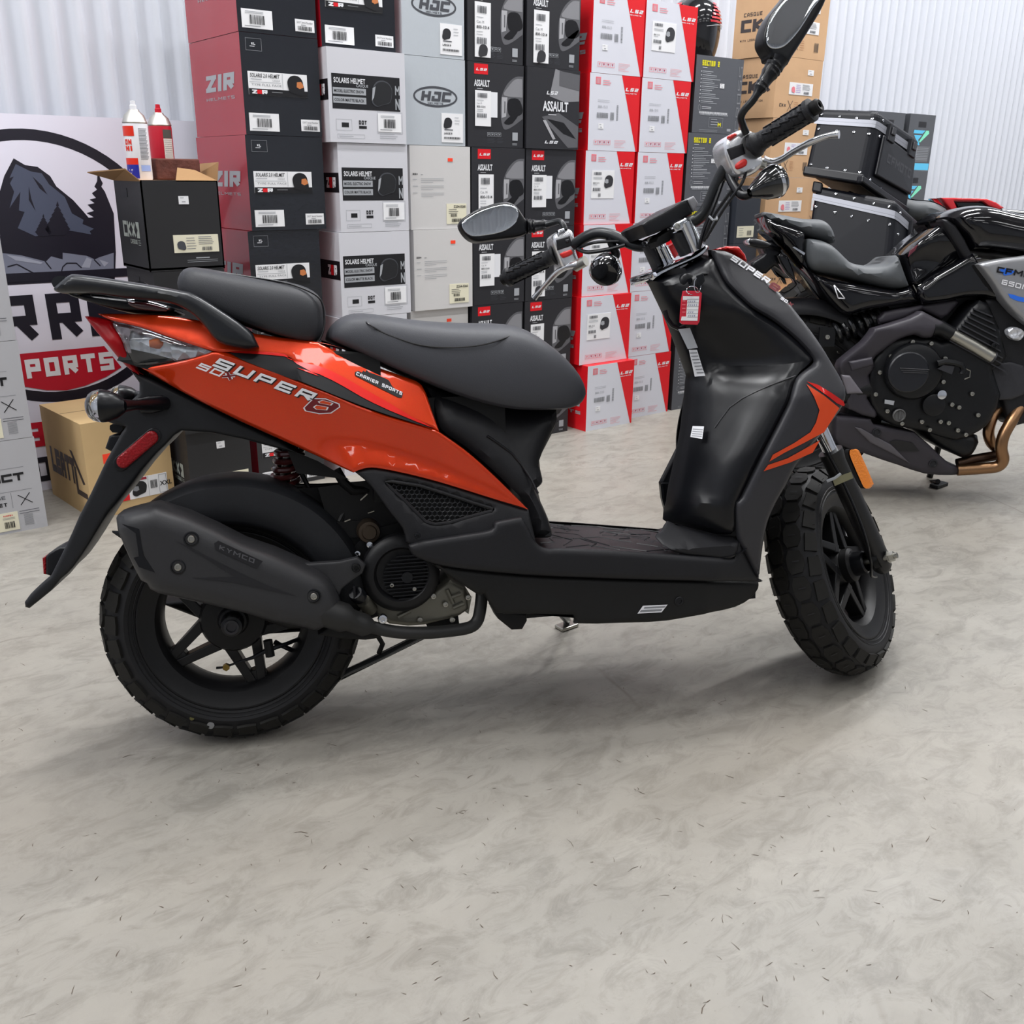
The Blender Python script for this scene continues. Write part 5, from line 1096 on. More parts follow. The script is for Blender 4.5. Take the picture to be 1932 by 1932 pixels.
# ribbing across the rear seat flank is fine relief: piping lines + seams
def seam(px_pts, y, name, par, r=.0016):
    mb = MB(); mb.tube(spl3([S(a, b, c) for (a, b), c in zip(px_pts, y)], 5), r, DCB, 6); mb.build(name, par, SI)
seam(K(460, 380, 2.927, [(610, 622), (680, 670), (760, 720), (860, 760), (960, 790), (1060, 804), (1180, 806), (1300, 795), (1400, 770), (1480, 738), (1535, 714)]), [-.06, -.125, -.133, -.138, -.142, -.144, -.145, -.142, -.135, -.115, -.07], 'seam', FS)
seam(K(80, 480, 3.331, [(960, 92), (1100, 112), (1300, 142), (1450, 165), (1580, 195), (1700, 245), (1755, 300), (1772, 400), (1765, 480), (1740, 540)]), [-.07, -.085, -.09, -.095, -.1, -.1, -.095, -.09, -.095, -.1], 'seam', RS)
# --- grab rail and rack
GRM = mat('grab_rail_satin_black', (26, 28, 32), .3, .1)
rail = A_([(58, 215), (78, 185), (150, 130), (200, 120), (350, 138), (500, 160), (700, 192), (860, 222), (950, 245), (1100, 335), (1290, 468), (1340, 545), (1357, 578, 1), (1290, 592), (1200, 580), (1130, 562), (1075, 525), (1010, 445), (950, 382), (880, 335), (790, 300), (640, 280), (500, 268), (330, 242), (180, 237), (90, 235)])
wr = [(-.3, .085), (-.2, .11), (-.05, .135), (.05, .15), (.2, .16)]
mb, fin = part('grab_rail'); sheet(mb, SF, smooth_poly(rail, 3), lambda x, z: -interp(wr, x), GRM, .022, .012, rnd=(.014, .016), mirror=True)
a0 = SF.px(*A_([(120, 180)])[0], -.08)
for k, (dx, dz) in enumerate(((.0, 0), (.03, .0), (.12, -.01))): mb.tube([SL(a0.x+dx, y, a0.z+dz+.0) for y in (-.085, -.04, 0, .04, .085)], .014, GRM, 12, flat=.8)
fin()
mb, fin = part('luggage_rack'); q = A_([(165, 240), (330, 262), (540, 285), (760, 312), (830, 345), (800, 362), (700, 360), (520, 350), (380, 322), (180, 262)]); sheet(mb, SF, smooth_poly(q, 2), -.075, PLG, .15, .02, rnd=(.006, .01)); fin()
mb, fin = part('rack_trim'); sheet(mb, SF, smooth_poly(A_([(530, 282), (650, 285), (780, 325), (785, 350), (640, 330), (545, 305)]), 2), -.08, CHR, .004, .02, rnd=(.003, .006)); sheet(mb, SF, smooth_poly(A_([(540, 298), (650, 300), (770, 332), (775, 358), (640, 350), (555, 325)]), 2), -.082, mat('dark_maroon_plastic', (60, 14, 20), .2, coat=1), .004, .02, rnd=(.003, .006)); fin()
# --- tail light and clear side lens
def yt(x, z): return yb(x, z)
RLENS = mat('red_lens', (150, 4, 14), .35, spec=.25); CLENS = mat('clear_lens', (235, 238, 240), .03, trans=1, ior=1.08, coat=1); REFB = mat('lamp_reflector', (206, 208, 214), .25, .45, bump=('v', 60, .9, .01)); 
rl = A_([(258, 388, 1), (300, 388), (425, 412), (445, 450), (490, 520), (530, 620), (575, 700), (602, 757, 1), (540, 720), (470, 650), (390, 550), (320, 470)])
mb, fin = part('tail_light'); sheet(mb, SF, smooth_poly(rl, 3), lambda x, z: yt(x, z)+.002, RLENS, .02, .01, rnd=(.01, .012), mirror=True)
q = [SF.px(x, y, yt) for x, y in A_([(262, 390), (320, 470), (390, 550), (470, 650), (540, 720), (602, 757)])]; vs = []
for p in q:
    for k in range(7): t = -1+2*k/6; vs.append(SL(p.x+.012*t*t-.004, (p.y+.004)*-t, p.z))
mb.add(vs, [(7*i+j, 7*i+j+1, 7*i+j+8, 7*i+j+7) for i in range(len(q)-1) for j in range(6)], RLENS); TL = fin()
cl = A_([(425, 412, 1), (620, 457), (800, 520), (960, 575), (1066, 610, 1), (980, 640), (900, 655), (700, 694), (600, 704, 1), (572, 695), (535, 620), (495, 520), (450, 450)])
mb, fin = part('signal_lens'); sheet(mb, SF, smooth_poly(cl, 3), lambda x, z: yt(x, z)-.001, CLENS, .003, .012, rnd=(.004, .008), mirror=True); SG = fin()
mb, fin = part('reflector_base', SG); sheet(mb, SF, smooth_poly(cl, 2), lambda x, z: yt(x, z)+.013, REFB, .003, .008, mirror=True); fin()
mb, fin = part('reflector_bowl', SG); sheet(mb, SF, smooth_poly(A_([(540, 485), (700, 510), (860, 560), (1040, 612), (900, 645), (700, 685), (600, 695), (560, 600)]), 2), lambda x, z: yt(x, z)+.02+.15*abs(z-.70), REFB, .004, .008, mirror=True)
sheet(mb, SF, smooth_poly(A_([(440, 430), (620, 470), (800, 530), (960, 585), (800, 560), (600, 500), (560, 480), (545, 560), (580, 690), (530, 620), (490, 520)]), 2), lambda x, z: yt(x, z)+.009, mat('lamp_liner', (150, 138, 142), .25, .6, bump=('v', 70, .9, .008)), .003, .01, mirror=True)
c = S(*A_([(690, 560)])[0], -.085); mb.lathe([(.006, -.004), (.009, .006), (.009, .012), (.005, .018), (0, .02)], c, SF.X, mat('bulb_amber', (235, 120, 60), .1, trans=.4), 16); fin()
# --- rear fender / plate holder
FEN = mat('fender_plastic', (27, 28, 31), .45, spec=.35, bump=('n', 900, .25, .0006))
fen = [(246, 700, 1), (285, 715), (340, 742), (434, 788), (530, 832), (562, 856, 1), (500, 840), (460, 829), (400, 817), (342, 813), (328, 822), (311, 840), (294, 856), (268, 886), (247, 914), (225, 942), (204, 967), (185, 997), (167, 1027), (152, 1050), (136, 1072), (125, 1084), (114, 1093), (95, 1116), (74, 1133), (54, 1149), (46, 1147), (45, 1137), (56, 1122), (67, 1111), (81, 1098), (95, 1087), (106, 1065), (123, 1031), (136, 1003), (148, 975), (170, 932), (184, 902), (199, 870), (214, 843), (228, 818), (236, 806), (212, 800), (188, 790), (190, 778), (240, 762), (262, 742), (262, 722)]
mb, fin = part('rear_fender'); sheet(mb, SF, smooth_poly(fen, 1), lambda x, z: -.072, FEN, .144, .016, rnd=(.006, .008)); RF = fin()
mb, fin = part('side_reflector', RF)
a, b = (232, 871), (285, 826); ang = math.atan2(b[1]-a[1], b[0]-a[0]); cap_ = [(b[0]+13*math.cos(ang+t), b[1]+13*math.sin(ang+t)) for t in [(-PI/2+PI*k/8) for k in range(9)]]+[(a[0]+13*math.cos(ang+t), a[1]+13*math.sin(ang+t)) for t in [(PI/2+PI*k/8) for k in range(9)]]
sheet(mb, SF, cap_, -.08, REDR, .006, .02, rnd=(.003, .005)); cap2 = [(258+(x-258)*1.14, 848+(y-848)*1.14) for x, y in cap_]; sheet(mb, SF, cap2, -.0755, PLG, .006, .02, rnd=(.001, .003)); fin()
mb, fin = part('plate_bracket', RF); sheet(mb, SF, [(198, 846), (206, 823), (210, 821), (243, 818), (236, 836), (218, 857)], -.05, PLG, .1, .02, rnd=(.003, .005)); sheet(mb, SF, [(207, 803), (212, 800), (230, 802), (232, 810), (225, 817), (212, 816), (207, 810)], -.04, PLG, .08, .02); fin()
mb, fin = part('rear_reflector_housing', RF); sheet(mb, SF, [(86, 1050), (92, 1044), (106, 1036), (112, 1033), (128, 1032), (122, 1055), (108, 1085), (98, 1088), (86, 1084)], -.03, PLG, .06, .02, rnd=(.003, .005)); RH = fin()
mb, fin = part('rear_reflector', RH); sheet(mb, SF, [(80, 1053), (86, 1051), (87, 1084), (82, 1083)], -.028, REDR, .056, .02, rnd=(.001, .003)); fin()
# rear turn signals
for sg, yy, (x0, y0), (x1, y1) in ((1, -.17, (161, 766), (236, 766)), (-1, .15, (206, 752), (262, 748))):
    mb, fin = part('turn_signal'); a = S(x0, y0, yy); b = S(x1, y1, yy); L_ = (b-a).length; ax = (b-a).normalized(); k = L_/.071
    mb.lathe([(.031*k, .027*k), (.0315*k, .03*k), (.0295*k, .042*k), (.023*k, .058*k), (.016*k, .066*k), (.012*k, .071*k), (0, .071*k)], a, ax, PLG, 32)
    mb.tube([b-ax*.006, S(x1+20, y1-2, yy*.8), S(x1+75, y1-5, yy*.45)], [.011, .008, .012], PLG, 12)
    sheet(mb, SF, smooth_poly([(x1+20, y1-14), (x1+70, y1-20), (x1+78, y1-8), (x1+70, y1+10), (x1+30, y1+14)], 2), -.078, PLG, .01, .02, rnd=(.004, .006)) if sg == 1 else None
    T = fin()
    mb = MB(); mb.lathe([(0, 0), (.012*k, .001*k), (.022*k, .006*k), (.0285*k, .014*k), (.031*k, .024*k), (.031*k, .029*k)], a, ax, CLENS, 32); mb.build('lens', T, SI)
    mb = MB(); mb.lathe([(.006*k, .012*k), (.012*k, .018*k), (.024*k, .028*k), (0, .0285*k)], a, ax, REFB, 24); mb.build('reflector_bowl', T, SI)
# --- rear wheel
RWF = Frame(SL(0, 0, .2326), SF.X, SF.Y, SF.Z)
RW = make_wheel(SC, SI, RWF, .2326, .058, 30, -75)
mb = MB(); mb.lathe([(.012, -.088), (.018, -.086), (.02, -.08), (.02, -.05)], RWF.o, SF.Y, PLG, 24); mb.lathe([(0, -.088), (.008, -.088), (.009, -.092), (.013, -.092), (.0135, -.087)], RWF.o, SF.Y, GREYP, 24); mb.lathe([(.02, -.045), (.055, -.04), (.06, -.03), (.06, 0), (0, .0)], RWF.o, SF.Y, BLKM, 36); mb.build('axle_cap', RW, SI)
mb = MB(); mb.lathe([(0, 0), (.0065, 0), (.0065, .0006), (0, .0008)], SF.w((-.052, -.0555, .045)), RIGHT, mat('sidewall_stamp', (120, 120, 120), .6), 20); mb.lathe([(0, 0), (.004, 0), (.004, .0007), (0, .0008)], SF.w((-.083, -.0555, .062)), RIGHT, mat('yellow_dot', (84, 80, 40), .6), 16); mb.build('sidewall_mark', RW, SI)
# rear hugger
mb, fin = part('rear_hugger'); vs = []; n = 34
def rad(px_, py_): return None
for i in range(n+1):
    a = math.radians(135-(135-4)*i/n); t = i/n; ro2 = .248+.012*math.sin(t*PI); ri = .178+(.02 if t < .12 else 0)*(1-t/.12 if t < .12 else 0)
    if t < .08: ri = ri+(ro2-ri)*(1-t/.08)*.95
    d = V((math.cos(a), 0, math.sin(a)))
    for (r_, y_) in ((ri, -.075), (ri+.012, -.083), (ri+(ro2-ri)*.5, -.084), (ro2-.012, -.08), (ro2-.002, -.066), (ro2, -.03), (ro2, .03), (ro2-.002, .066), (ro2-.012, .08), (ri, .083)):
        vs.append(SF.w(V((0, 0, .2326))+d*r_+V((0, y_, 0))))
mb.add(vs, [(10*i+j, 10*i+j+1, 10*i+j+11, 10*i+j+10) for i in range(n) for j in range(9)], FEN); o = fin(); m_ = o.modifiers.new('solid', 'SOLIDIFY'); m_.thickness = .003; m_.offset = 0
# --- exhaust
mx = [(213, 983), (216, 976), (229, 971), (250, 965), (275, 959), (290, 957), (302, 960), (350, 975), (405, 1000), (460, 1028), (516, 1047), (562, 1067), (603, 1086), (620, 1098), (632, 1115), (641, 1135), (646, 1153), (642, 1163), (632, 1174), (615, 1190), (601, 1198), (590, 1197), (574, 1192), (516, 1181), (458, 1164), (381, 1146), (294, 1127), (278, 1119), (272, 1108), (260, 1102), (247, 1077), (229, 1038), (216, 1006)]
ym = lambda x, z: -.155-.02*math.sin(max(0, min(1, (x+.25)/.5))*PI)
MUF = mat('muffler_shield_plastic', (43, 43, 45), .42, spec=.4, bump=('n', 900, .25, .0006))
mb, fin = part('muffler_shield'); sheet(mb, SF, smooth_poly(mx, 1), ym, MUF, .055, .012, rnd=(.03, .032)); MS = fin()
mb, fin = part('shield_recess_shade', MS)  # flat dark patches paint the shade of slots into the shield
px_poly(mb, [(328, 1019), (360, 1034), (400, 1055), (450, 1080), (510, 1107), (562, 1126), (500, 1112), (440, 1099), (362, 1091), (443, 1089), (385, 1052)], BLK, ym, .001); px_poly(mb, [(229, 988), (262, 998), (270, 1048), (292, 1080), (262, 1070), (252, 1052), (262, 1050), (256, 1006)], PLG, ym, .0008); fin()
mb, fin = part('muffler_badge', MS); px_poly(mb, [(404, 1025), (412, 1020), (496, 1059), (484, 1073), (406, 1037)], BLK, ym, .0012); px_text(mb, 'KYMCO', (413, 1036), (66, 27), (2, -8), mat('badge_grey', (78, 78, 82), .4), ym, .22, 1, .3, .0022); fin()
for x, y in ((361, 1017), (336, 1070), (592, 1125)):
    mb, fin = part('shield_screw', MS); c = SF.w(SF.px(x, y, ym)); mb.lathe([(.0125, -.002), (.0125, .0008), (.0105, .0012), (.0095, -.001)], c, RIGHT, PLG, 24); bolt(mb, c, RIGHT, .0065, .004); fin()
mb, fin = part('exhaust_pipe'); pp = [(600, 1150, -.14), (650, 1166, -.135), (690, 1180, -.125), (745, 1192, -.115), (800, 1194, -.11), (850, 1190, -.1), (885, 1184, -.095), (900, 1172, -.09), (906, 1150, -.085), (909, 1115, -.075), (905, 1080, -.06)]
mb.tube(spl3([S(*p) for p in pp], 4), [.028]*4+[.024]*4+[.0155]*2+[.0125]*60 if False else [(.026 if i < 5 else (.02 if i < 9 else .0115)) for i in range(len(pp)*4-3)], mat('black_exhaust_paint', (30, 30, 30), .5), 16); fin()
mb, fin = part('muffler_body'); mb.tube([S(300, 1050, -.115), S(330, 1055, -.12), (S(560, 1140, -.12)), S(600, 1155, -.125)], [.03, .045, .045, .03], BLKM, 20); fin()
# silencer end louver & bracket plate
mb, fin = part('muffler_bracket'); sheet(mb, SF, [(560, 1068), (575, 1064), (640, 1060), (675, 1052), (690, 1066), (684, 1082), (660, 1100), (645, 1112), (640, 1125), (618, 1100)], -.125, MUF, .012, .02, rnd=(.003, .005)); bolt(mb, S(672, 1071, -.128), RIGHT, .008, .005, BLKM)
sheet(mb, SF, [(600, 1198), (650, 1160), (705, 1180), (722, 1190), (718, 1204), (690, 1208), (640, 1205)], -.1, BLKM, .03, .02, rnd=(.003, .006)); bolt(mb, S(710, 1194, -.105), RIGHT, .007, .005, BLKM); fin()
# --- engine
mb, fin = part('engine'); sheet(mb, SF, [(700, 1100), (730, 1130), (760, 1140), (815, 1120), (850, 1095), (880, 1110), (885, 1150), (868, 1162), (850, 1168), (800, 1180), (770, 1182), (735, 1178), (712, 1160), (695, 1130)], -.085, ALU, .1, .015, rnd=(.006, .01))
sheet(mb, SF, [(660, 1040), (700, 1000), (760, 985), (820, 1040), (830, 1100), (790, 1150), (720, 1150), (680, 1110)], -.06, BLKM, .1, .02)
for (x0, y0, x1, y1) in ((1530, 870, 1570, 960), (1560, 920, 1620, 900), (1570, 990, 1640, 960), (1210, 1050, 1290, 1010)): mb.tube([S(*D_([(x0, y0)])[0], -.088), S(*D_([(x1, y1)])[0], -.088)], .004, ALU, 8)
bolt(mb, S(*D_([(1110, 1058)])[0], -.118), RIGHT, .009, .008, CHR); sheet(mb, SF, D_([(1600, 1000), (1600, 880), (1660, 870), (1690, 920), (1670, 1030), (1640, 1010), (1610, 1020)]), -.08, ALU, .02, .02); sheet(mb, SF, D_([(1470, 1060), (1600, 1020), (1610, 1100), (1560, 1130), (1400, 1110)]), -.075, BLKM, .03, .02)
EN = fin()
bolts('bolt', EN, SI, [(S(x, y, -.088), RIGHT, .0055, .005) for x, y in D_([(1440, 912), (1518, 965), (1352, 1065), (1562, 1065), (1665, 920)])])
mb, fin = part('fan_shroud', EN); c = S(757, 1082, -.1); mb.lathe([(.0, -.04), (.068, -.04), (.07, .0), (.066, .006), (.058, .01), (.05, .011), (.046, .006), (.044, -.002), (.0, -.002)], c, RIGHT, mat('fan_shroud_plastic', (18, 18, 20), .45, spec=.35), 48, )
ci = S(768, 1089, -.106)
for k in range(-6, 7):
    h_ = k*.0065; L_ = math.sqrt(max(0, .0425**2-h_*h_)); mb.box(ci+SF.Z*h_, (L_*2, .006, .0022), PLG, SF.M.to_3x3())
mb.lathe([(.0, .004), (.01, .004), (.011, .001)], ci, RIGHT, PLG, 20); bolt(mb, ci+SF.X*-.028+SF.Z*-.012, RIGHT, .004, .004); bolt(mb, ci+SF.X*.012+SF.Z*-.022, RIGHT, .004, .004); fin()
mb, fin = part('oil_filler_cap', EN); a = S(674, 1122, -.12); b = S(700, 1150, -.085); ax = (a-b).normalized(); mb.tube([b, b+(a-b)*.6], .0125, ALU, 16); mb.lathe([(.014, -.01), (.0145, .004), (.012, .008), (0, .008)], a, ax, PLG, 20); mb.box(a+ax*.012, (.004, .01, .022), PLG, SF.M.to_3x3()); fin()
mb, fin = part('carburettor', EN); c = S(696, 1003, -.07); mb.lathe([(.0, .014), (.012, .014), (.014, .01), (.019, .009), (.021, .0), (.0225, -.03), (0, -.03)], c, RIGHT, mat('carb_bronze', (62, 52, 42), .4, .6), 24); bolt(mb, S(697, 1027, -.08), RIGHT, .0065, .006, CHR); bolt(mb, S(674, 1044, -.085), RIGHT, .006, .006, CHR)
mb.tube([S(640, 985, -.05), S(655, 955, -.04), S(690, 935, -.03), S(720, 950, -.02)], .006, BLKM, 8); mb.tube([S(668, 940, -.03), S(700, 925, -.04), S(735, 965, -.03)], .008, BLKM, 8); mb.box(S(655, 995, -.03), (.08, .05, .03), BLKM, SF.M.to_3x3()); mb.box(S(720, 960, 0), (.12, .08, .09), BLKM, SF.M.to_3x3()); mb.box(S(620, 930, .02), (.14, .06, .03), BLKM, SF.M.to_3x3())
for a_, b_ in (((650, 984), (661, 980)), ((694, 968), (706, 964)), ((680, 944), (693, 932))): mb.tube([S(*a_, -.06), S(*b_, -.06)], .0012, STL, 6)
fin()
mb, fin = part('swing_arm'); mb.hexa([S(560, 1090, -.05), S(690, 1075, -.05), S(700, 1150, -.05), S(560, 1150, -.05)], [S(560, 1090, -.02), S(690, 1075, -.02), S(700, 1150, -.02), S(560, 1150, -.02)], BLKM); sheet(mb, SF, [(300, 1140), (480, 1120), (700, 1040), (760, 1050), (760, 1150), (640, 1190), (480, 1200), (430, 1190)], .075, BLKM, .06, .03, rnd=(.01, .012)); fin(bevel=.002)
# brake cable and adjuster near the hub
mb, fin = part('brake_cable'); mb.tube([S(408, 1260, -.045), S(424, 1259, -.045), S(447, 1250, -.045), S(476, 1241, -.045), S(505, 1226, -.04), S(540, 1215, -.03), S(572, 1202, 0)], [.0025, .0022, .0022, .0035, .005, .004, .004], PLG, 8); mb.lathe([(.0, .006), (.0065, .006), (.0065, -.004), (0, -.004)], S(427, 1258, -.045), RIGHT, mat('brass_zinc', (120, 100, 50), .35, .9), 6); mb.tube([S(505, 1208, -.04), S(510, 1238, -.04)], .009, BLKM, 8); fin()
# shock absorber
mb, fin = part('rear_shock'); a = S(548, 845, .03); b = S(533, 935, .05); ax = (b-a).normalized(); u = SF.X; w_ = ax.cross(u)
mb.tube([a, b], .011, STL, 12); mb.tube([a-ax*.03, a+ax*.01], .014, BLKM, 12); coil = []
for i in range(160): t = i/159; an = t*2*PI*6; coil.append(a+ax*(.0+t*(b-a).length)+(u*math.cos(an)+w_*math.sin(an))*.024)
mb.tube(coil, .0055, mat('spring_dark_red', (84, 30, 30), .3, coat=.5), 8); mb.tube([S(556, 835, .0), S(562, 880, .0), S(585, 925, 0), S(640, 930, 0)], .005, BLKM, 8); fin()
# frame bits above the wheel
mb, fin = part('subframe'); mb.hexa([S(540, 845, -.06), S(600, 870, -.06), S(660, 905, -.06), S(560, 893, -.06)], [S(540, 845, .06), S(600, 870, .06), S(660, 905, .06), S(560, 893, .06)], BLKM)
mb.tube([S(530, 918, .03), S(600, 918, .02), S(680, 916, .0)], .006, BLKM, 8); mb.tube([S(634, 886, -.05), S(648, 910, -.05), S(665, 925, -.05), S(700, 925, -.04)], .009, BLKM, 10); mb.hexa([S(600, 920, -.05), S(700, 905, -.05), S(760, 1000, -.05), S(640, 1060, -.05)], [S(600, 920, .05), S(700, 905, .05), S(760, 1000, .05), S(640, 1060, .05)], BLKM)
mb.box(SL(.38, 0, .53), (.24, .2, .18), BLKM, SF.M.to_3x3()); mb.box(SL(.75, 0, .24), (.5, .16, .08), BLKM, SF.M.to_3x3()); fin()
mb, fin = part('tail_underside'); mb.hexa([SL(-.15, -.08, .70), SL(.28, -.13, .55), SL(.28, .13, .55), SL(-.15, .08, .70)], [SL(-.13, -.07, .73), SL(.28, -.12, .70), SL(.28, .12, .70), SL(-.13, .07, .73)], BLKM); fin()
# stands
mb, fin = part('centre_stand'); mb.tube([S(800, 1198, .0), S(720, 1238, .0), S(660, 1265, .0), S(638, 1278, .0)], [.008, .009, .009, .007], mat('stand_steel', (74, 76, 78), .35, .7), 10, flat=.6); mb.tube([S(632, 1252, .0), S(634, 1272, .0), S(642, 1284, .0)], .0045, STL, 8); mb.tube([S(713, 1200, -.02), S(722, 1215, -.01), S(715, 1232, 0)], .005, BLKM, 8); mb.tube([S(800, 1198, .09), S(638, 1278, .09)], .008, BLKM, 10); mb.tube([S(800, 1198, 0), S(800, 1198, .09)], .008, BLKM, 10); fin()
kf = ground(1069, 1184); mb, fin = part('side_stand'); mb.tube([SL(.62, .1, .19), kf+V((0, 0, .02)), kf+V((0, 0, .006))], [.009, .009, .007], mat('stand_steel', (74, 76, 78), .35, .7), 12); mb.box(kf+V((0, 0, .005)), (.05, .03, .008), STL); fin(bevel=.002)
mb, fin = part('footrest_bracket'); sheet(mb, SF, [(930, 1148), (994, 1158), (995, 1172), (986, 1188), (966, 1189), (940, 1168)], -.11, BLKM, .04, .02, rnd=(.004, .006)); fin()
# --- steered assembly
rk = math.radians(27); AXL = V((-math.sin(rk), 0, math.cos(rk))); DL = math.radians(43.4); RM = Matrix.Rotation(DL, 3, AXL); PT = V((WB+.07, 0, 0))
def st(p): return PT+RM @ (V(p)-PT)
def STW(p): return SF.w(st(p))
r2 = .2266; cw = STW((WB, 0, r2)); sx = SF.M.to_3x3() @ (RM @ V((1, 0, 0))); sy = SF.M.to_3x3() @ (RM @ V((0, 1, 0))); sz = SF.M.to_3x3() @ (RM @ V((0, 0, 1)))
cw = cw-V((0, 0, .002))
FWF = Frame(cw, sx, sy, sz)
FW = make_wheel(SC, SI, FWF, r2, .055, 26, 10, rim=.69)
mb = MB(); mb.lathe([(.0, -.05), (.03, -.05), (.036, -.045), (.036, -.03), (.03, -.025)], FWF.o, sy, BLKM, 32); mb.lathe([(.02, -.075), (.024, -.072), (.026, -.05), (.026, -.045)], FWF.o, sy, PLG, 28); mb.build('speedometer_drive', FW, SI)
mb = MB(); mb.lathe([(.075, .05), (.1, .05), (.1, .054), (.075, .054), (.075, .05)], FWF.o, sy, STL, 48); mb.build('brake_disc', FW, SI)
# fork legs
mb, fin = part('front_fork'); FK = mat('fork_satin_black', (28, 28, 29), .38)
FWp = lambda x, y, z: FWF.w((x, y, z))
axd = V((-math.sin(rk), 0, math.cos(rk)))
for s_ in (-1, 1):
    y = s_*.098; b = V((0, y, 0)); P = [FWF.w(b+axd*t+V((.012, 0, 0))) for t in (-.03, -.02, .0, .12, .245, .25, .26)]
    mb.tube(P, [.012, .019, .0215, .0215, .023, .0245, .0245], FK, 24)
    mb.tube([FWF.w(b+axd*t+V((.012, 0, 0))) for t in (.255, .46)], .0145, CHR, 20)
    mb.lathe([(.018, -.006), (.018, .006)], FWF.w(b), sy, FK, 20)
mb.tube([FWF.w(V((.012, -.098, 0))+axd*.37), FWF.w(V((.012, .098, 0))+axd*.37)], .02, FK, 16); mb.tube([FWF.w(V((.012, 0, 0))+axd*.37), FWF.w(V((-.0, 0, 0))+axd*.62)], .02, FK, 16)
FO = fin()
mb = MB(); mb.tube([FWF.w((0, -.14, 0)), FWF.w((0, .13, 0))], .006, STL, 12); mb.lathe([(0, .018), (.005, .018), (.005, .012), (.0105, .011), (.011, .002), (.0135, .001), (.0135, -.001)], FWF.w((0, -.122, 0)), -sy, STL, 6); mb.build('axle', FO, SI)
mb = MB(); k_ = spl3([FWF.w(V(p)) for p in ((-.17, -.085, .31), (-.14, -.1, .24), (-.1, -.108, .15), (-.07, -.11, .06), (-.045, -.1, 0), (-.02, -.085, -.03), (.02, -.08, -.035))], 6); mb.tube(k_, .0028, PLG, 8); mb.build('speedometer_cable', FO, SI)
mb = MB(); rc = FWF.w(V((.012, -.098, 0))+axd*.225); q = [(1588, 893), (1603, 888), (1612, 895), (1617, 910)]
cx_ = S(1620, 884, -.19)
pl_ = [S(x, y, -.19) for x, y in smooth_poly([(1603, 852), (1607, 848), (1614, 849), (1620, 858), (1642, 908), (1643, 915), (1637, 922), (1631, 920), (1626, 912), (1606, 866)], 2)]
mb.poly(pl_, AMB, SF.X*.006+SF.Y*.002); mb.build('amber_reflector', FO, SI)
mb = MB(); pl_ = [S(x, y, -.186) for x, y in smooth_poly([(1601, 851), (1604, 848), (1612, 851), (1618, 860), (1640, 908), (1640, 916), (1632, 922), (1629, 919), (1623, 910), (1602, 864)], 2)]; mb.poly(pl_, PLG, SF.Y*.006-SF.X*.004); mb.hexa([S(1570, 903, -.15), S(1606, 890, -.178), S(1610, 902, -.178), S(1575, 917, -.15)], [S(1570, 903, -.147), S(1606, 890, -.175), S(1610, 902, -.175), S(1575, 917, -.147)], mat('bracket_olive_zinc', (140, 138, 112), .4, .6)); mb.tube([S(1560, 908, -.155), S(1575, 902, -.16), S(1586, 894, -.16)], .003, LGR, 6); mb.build('reflector_bracket', FO, SI)
# --- handlebar (coordinates: picture point + lateral offset, i.e. a curve in space)
BARM = mat('handlebar_satin_black', (32, 34, 36), .32, .3)
mb, fin = part('handlebar')
rb_ = [(1228, 462, .045), (1262, 440, .0), (1300, 420, -.045), (1315, 414, -.055), (1332, 396, -.065), (1352, 350, -.08), (1370, 315, -.095), (1390, 290, -.11), (1420, 272, -.135), (1480, 236, -.19)]
lb_ = [(1262, 440, .0), (1228, 460, .045), (1205, 464, .06), (1180, 455, .08), (1155, 444, .1), (1130, 440, .12), (1108, 446, .135), (1085, 460, .155), (1050, 478, .19), (1000, 500, .24)]
mb.tube(spl3([S(*p) for p in rb_], 5), .0115, BARM, 16); mb.tube(spl3([S(*p) for p in lb_], 5), .0115, BARM, 16); HB_ = fin()
def tube_part(name, pts, r, m, par=HB_, n=16, seg=5):
    mb = MB(); P = spl3([S(*p) for p in pts], seg) if len(pts) > 2 else [S(*p) for p in pts]
    if isinstance(r, list) and len(pts) > 2:
        R_ = []
        for a, b in zip(r[:-1], r[1:]): R_ += [a+(b-a)*j/seg for j in range(seg)]
        r = R_+[r[-1] if True else 0]
    mb.tube(P, r, m, n); return mb.build(name, par, SI)
# grips
def grip(a, b, ya, yb_, flip, end):
    mb = MB(); A0 = S(*a, ya); B0 = S(*b, yb_); ax = (B0-A0).normalized(); L_ = (B0-A0).length
    prof = [(.0225, 0), (.0225, .006), (.0185, .010), (.0165, .018)]; N = 34
    for k in range(N): h = .02+(L_-.03)*k/N; prof += [(.0162+.0006*math.sin(k*1.7), h)]
    prof += [(.0165, L_-.012), (.020, L_-.009), (.020, L_-.001), (.016, L_), (.0, L_)]
    mb.lathe(prof, A0, ax, GRIP, 28)
    u = ax.orthogonal().normalized(); w_ = ax.cross(u)
    for k in range(5):
        an0 = 0
        for an in [j*PI/3 for j in range(6)]:
            q = [A0+ax*(.03+.018*k+.006*j)+(u*math.cos(an+.09*j)+w_*math.sin(an+.09*j))*.0172 for j in range(4)]
            mb.tube(q, .0016, PLG, 5)
    g = mb.build('grip', HB_, SI)
    mb = MB(); mb.lathe([(.012, 0), (.0125, .003), (.0125, .012), (.009, .015), (.005, .014), (.005, .008), (0, .008)], B0, ax, BLKM, 20); mb.build('bar_end', HB_, SI)
grip((1422, 275), (1533, 206), -.137, -.235, 1, 1)
grip((1052, 479), (957, 524), .185, .27, -1, 1)
